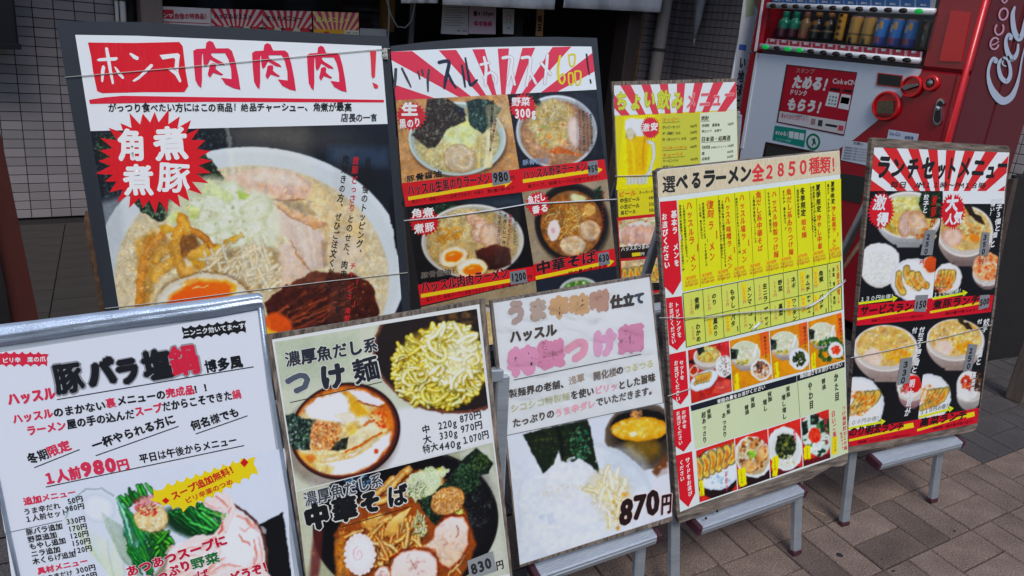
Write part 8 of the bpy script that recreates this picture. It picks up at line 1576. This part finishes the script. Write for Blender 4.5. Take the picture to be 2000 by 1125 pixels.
brush([(580, 330, 9), (610, 320, 9), (634, 300, 9)], (196, 150, 170)); brush([(655, 0, 11), (672, 20, 11), (690, 8, 11), (700, -16, 11)], (196, 150, 170)); brush([(668, -30, 10), (668, 0, 10)], (196, 150, 170))
k.build('script_lettering', vm)
# white banner left of the machine
SB = Surf((MX-.05, MYB+.14, 0), (.94, -.34, 0), (0, 0, 1)); bn = empty('vertical_banner', SB.px([(1440, 240)])[0]*(1, 1, 0), 'narrow white banner with vertical writing left of the vending machine', 'banner')
slab('banner_sheet', SB, [(1456, -30), (1490, -30), (1446, 190), (1437, 300), (1422, 300), (1434, 142)], .004, mat('banner_vinyl', (190, 190, 196), rough=.5, noise=.08), bn); tube('banner_pole', [SB.px([(1434, 142)], -.01)[0]*(1, 1, 0), SB.px([(1434, 142)], -.01)[0]*(1, 1, 0)+(0, 0, 1.9)], .008, M_PLW, bn)
k = Ink(); vtext(k, SB, 'い地球に', (1452, 108), (1438, 215), 13, (50, 52, 60), .001, .04); shape(k, SB, [(1444, 86), (1458, 88), (1456, 99), (1442, 97)], (60, 90, 160), .001); shape(k, SB, [(1458, -20), (1478, -20), (1472, 30), (1456, 34)], (150, 160, 130), .001); shape(k, SB, [(1470, -20), (1488, -20), (1480, 20), (1474, 8)], (170, 120, 100), .001); k.build('banner_print', bn)

# ------------------------------------------------------------------ clutter right of the lunch board
f0 = on_z(1932, 706); SG = Surf((f0[0], f0[1]+.12, 0), (1, 0, 0), (0, 0, 1))
bb = empty('black_sandwich_board', (f0[0], f0[1]+.1, 0), 'black wooden sandwich board leaning in the shadow right of the lunch board', 'signboard', GB)
SGl = leaning(on_z(1936, 704), -8, 14); slab('front_panel', SGl, [(1984, 345), (2090, 330), (2060, 690), (1918, 708), (1944, 520)], .02, M_BLACKW, bb); slab('side_rail', SGl, [(1976, 350), (1985, 348), (1946, 530), (1920, 712), (1910, 712), (1936, 520)], .035, mat('worn_dark_wood', (66, 54, 48), rough=.7, noise=.4, nscale=30), bb, .01)
slab('rear_panel', leaning(on_z(1936, 704)+np.array([.05, .45, 0]), -8, -12), [(1984, 345), (2090, 330), (2060, 690), (1918, 690)], .02, M_BLACKW, bb)
gp_ = leaning(on_z(1990, 640), -8, 16); gb = empty('grey_panel', gp_.px([(1990, 480)])[0], 'grey metal sheet propped on the black sandwich board at the right edge', 'panel'); slab('sheet', gp_, [(2000, 402), (2030, 380), (2030, 500), (1972, 498), (1984, 450)], .01, mat('grey_sheet', (130, 134, 142), rough=.5, noise=.1), gb)
pf = on_z(1993, 786); wp = empty('wooden_post', (pf[0], pf[1], 0), 'weathered brown wooden post standing at the right edge of the picture', 'post'); wbox('post', pf[0]-.022, pf[0]+.05, pf[1]-.01, pf[1]+.06, 0, .62, mat('weathered_brown_wood', (98, 84, 76), rough=.8, noise=.3, nscale=20, stretch=(3, 3, .4)), wp, .004); wbox('post_strip', pf[0]+.03, pf[0]+.034, pf[1]-.016, pf[1]-.0105, .25, .6, M_PLW, wp)
bp = Surf((0, f0[1]+.55, 0), (1, 0, 0), (0, 0, 1)).px([(1984, 335)])[0]; bi = empty('black_bin', (bp[0], bp[1], 0), 'round black bin with domed top between vending machine and sandwich board', 'bin')
V_, F_ = lathe_vf((bp[0], bp[1], 0), (0, 0, 1), [(0, .075), (.05, .08), (bp[2]-.12, .085), (bp[2]-.12, .09)], 24); mk('drum', V_, F_, M_BLK, bi, smooth=True); V_, F_ = lathe_vf((bp[0], bp[1], bp[2]-.119), (0, 0, 1), [(0, .094), (.04, .092), (.08, .078), (.11, .05), (.125, .01)], 24); mk('dome_lid', V_, F_, mat('black_enamel'), bi, smooth=True)
# odds and ends under the signs
sp_ = on_z(1640, 1084); V_, F_ = lathe_vf((sp_[0], sp_[1], .0005), (0, 0, 1), [(0, .010), (.0012, .008)], 14); o = mk('gum_spot', V_, F_, mat('old_gum', (30, 30, 36), rough=.8)); tag(o, 'dark flattened gum spot on the paving right of the chart easel', 'gum')
for x, y in ((1745, 1115), (1722, 1092), (1864, 1037)):
    q = on_z(x, y); V_, F_ = lathe_vf((q[0], q[1], .0005), (0, 0, 1), [(0, .0045), (.001, .003)], 9); o = mk('gum_spot', V_, F_, mat('old_gum')); tag(o, {1745: 'small dark spot on the paving at the bottom edge right of the easels', 1722: 'tiny dark spot just above the bottom-edge spot on the paving', 1864: 'tiny dark spot on the paving under the lunch easel right leg'}[x], 'gum')
q = on_z(1597, 1003); o = tube('straw_bit', [(q[0]-.012, q[1]+.02, .003), (q[0]+.004, q[1], .004), (q[0]+.010, q[1]-.022, .003)], .0012, mat('straw', (170, 156, 130)), None, 5); tag(o, 'pale bit of straw on the paving beside the chart easel', 'straw')
cb = leaning(on_z(1655, 640)+np.array([0, .15, 0]), -8, 20); cl = empty('blue_grey_crate', cb.px([(1655, 600)])[0], 'blue-grey folded crate behind the gap between chart and lunch board', 'crate'); slab('crate_side', cb, [(1625, 575), (1700, 565), (1700, 600), (1625, 610)], .03, mat('blue_grey_plastic', (84, 88, 106), rough=.5), cl); slab('crate_base', cb, [(1630, 611), (1700, 601), (1695, 690), (1640, 690)], .02, M_BLACKW, cl)
dg = leaning(on_z(1655, 700)+np.array([0, .1, 0]), -8, 5); wd = empty('wooden_strut', dg.px([(1640, 545)])[0], 'thin brown strut leaning across the gap beside the chart', 'strut'); a_, b_ = dg.px([(1620, 560)])[0], dg.px([(1712, 430)])[0]; tube('strut', [a_, b_], .012, M_BRW, wd, 6)
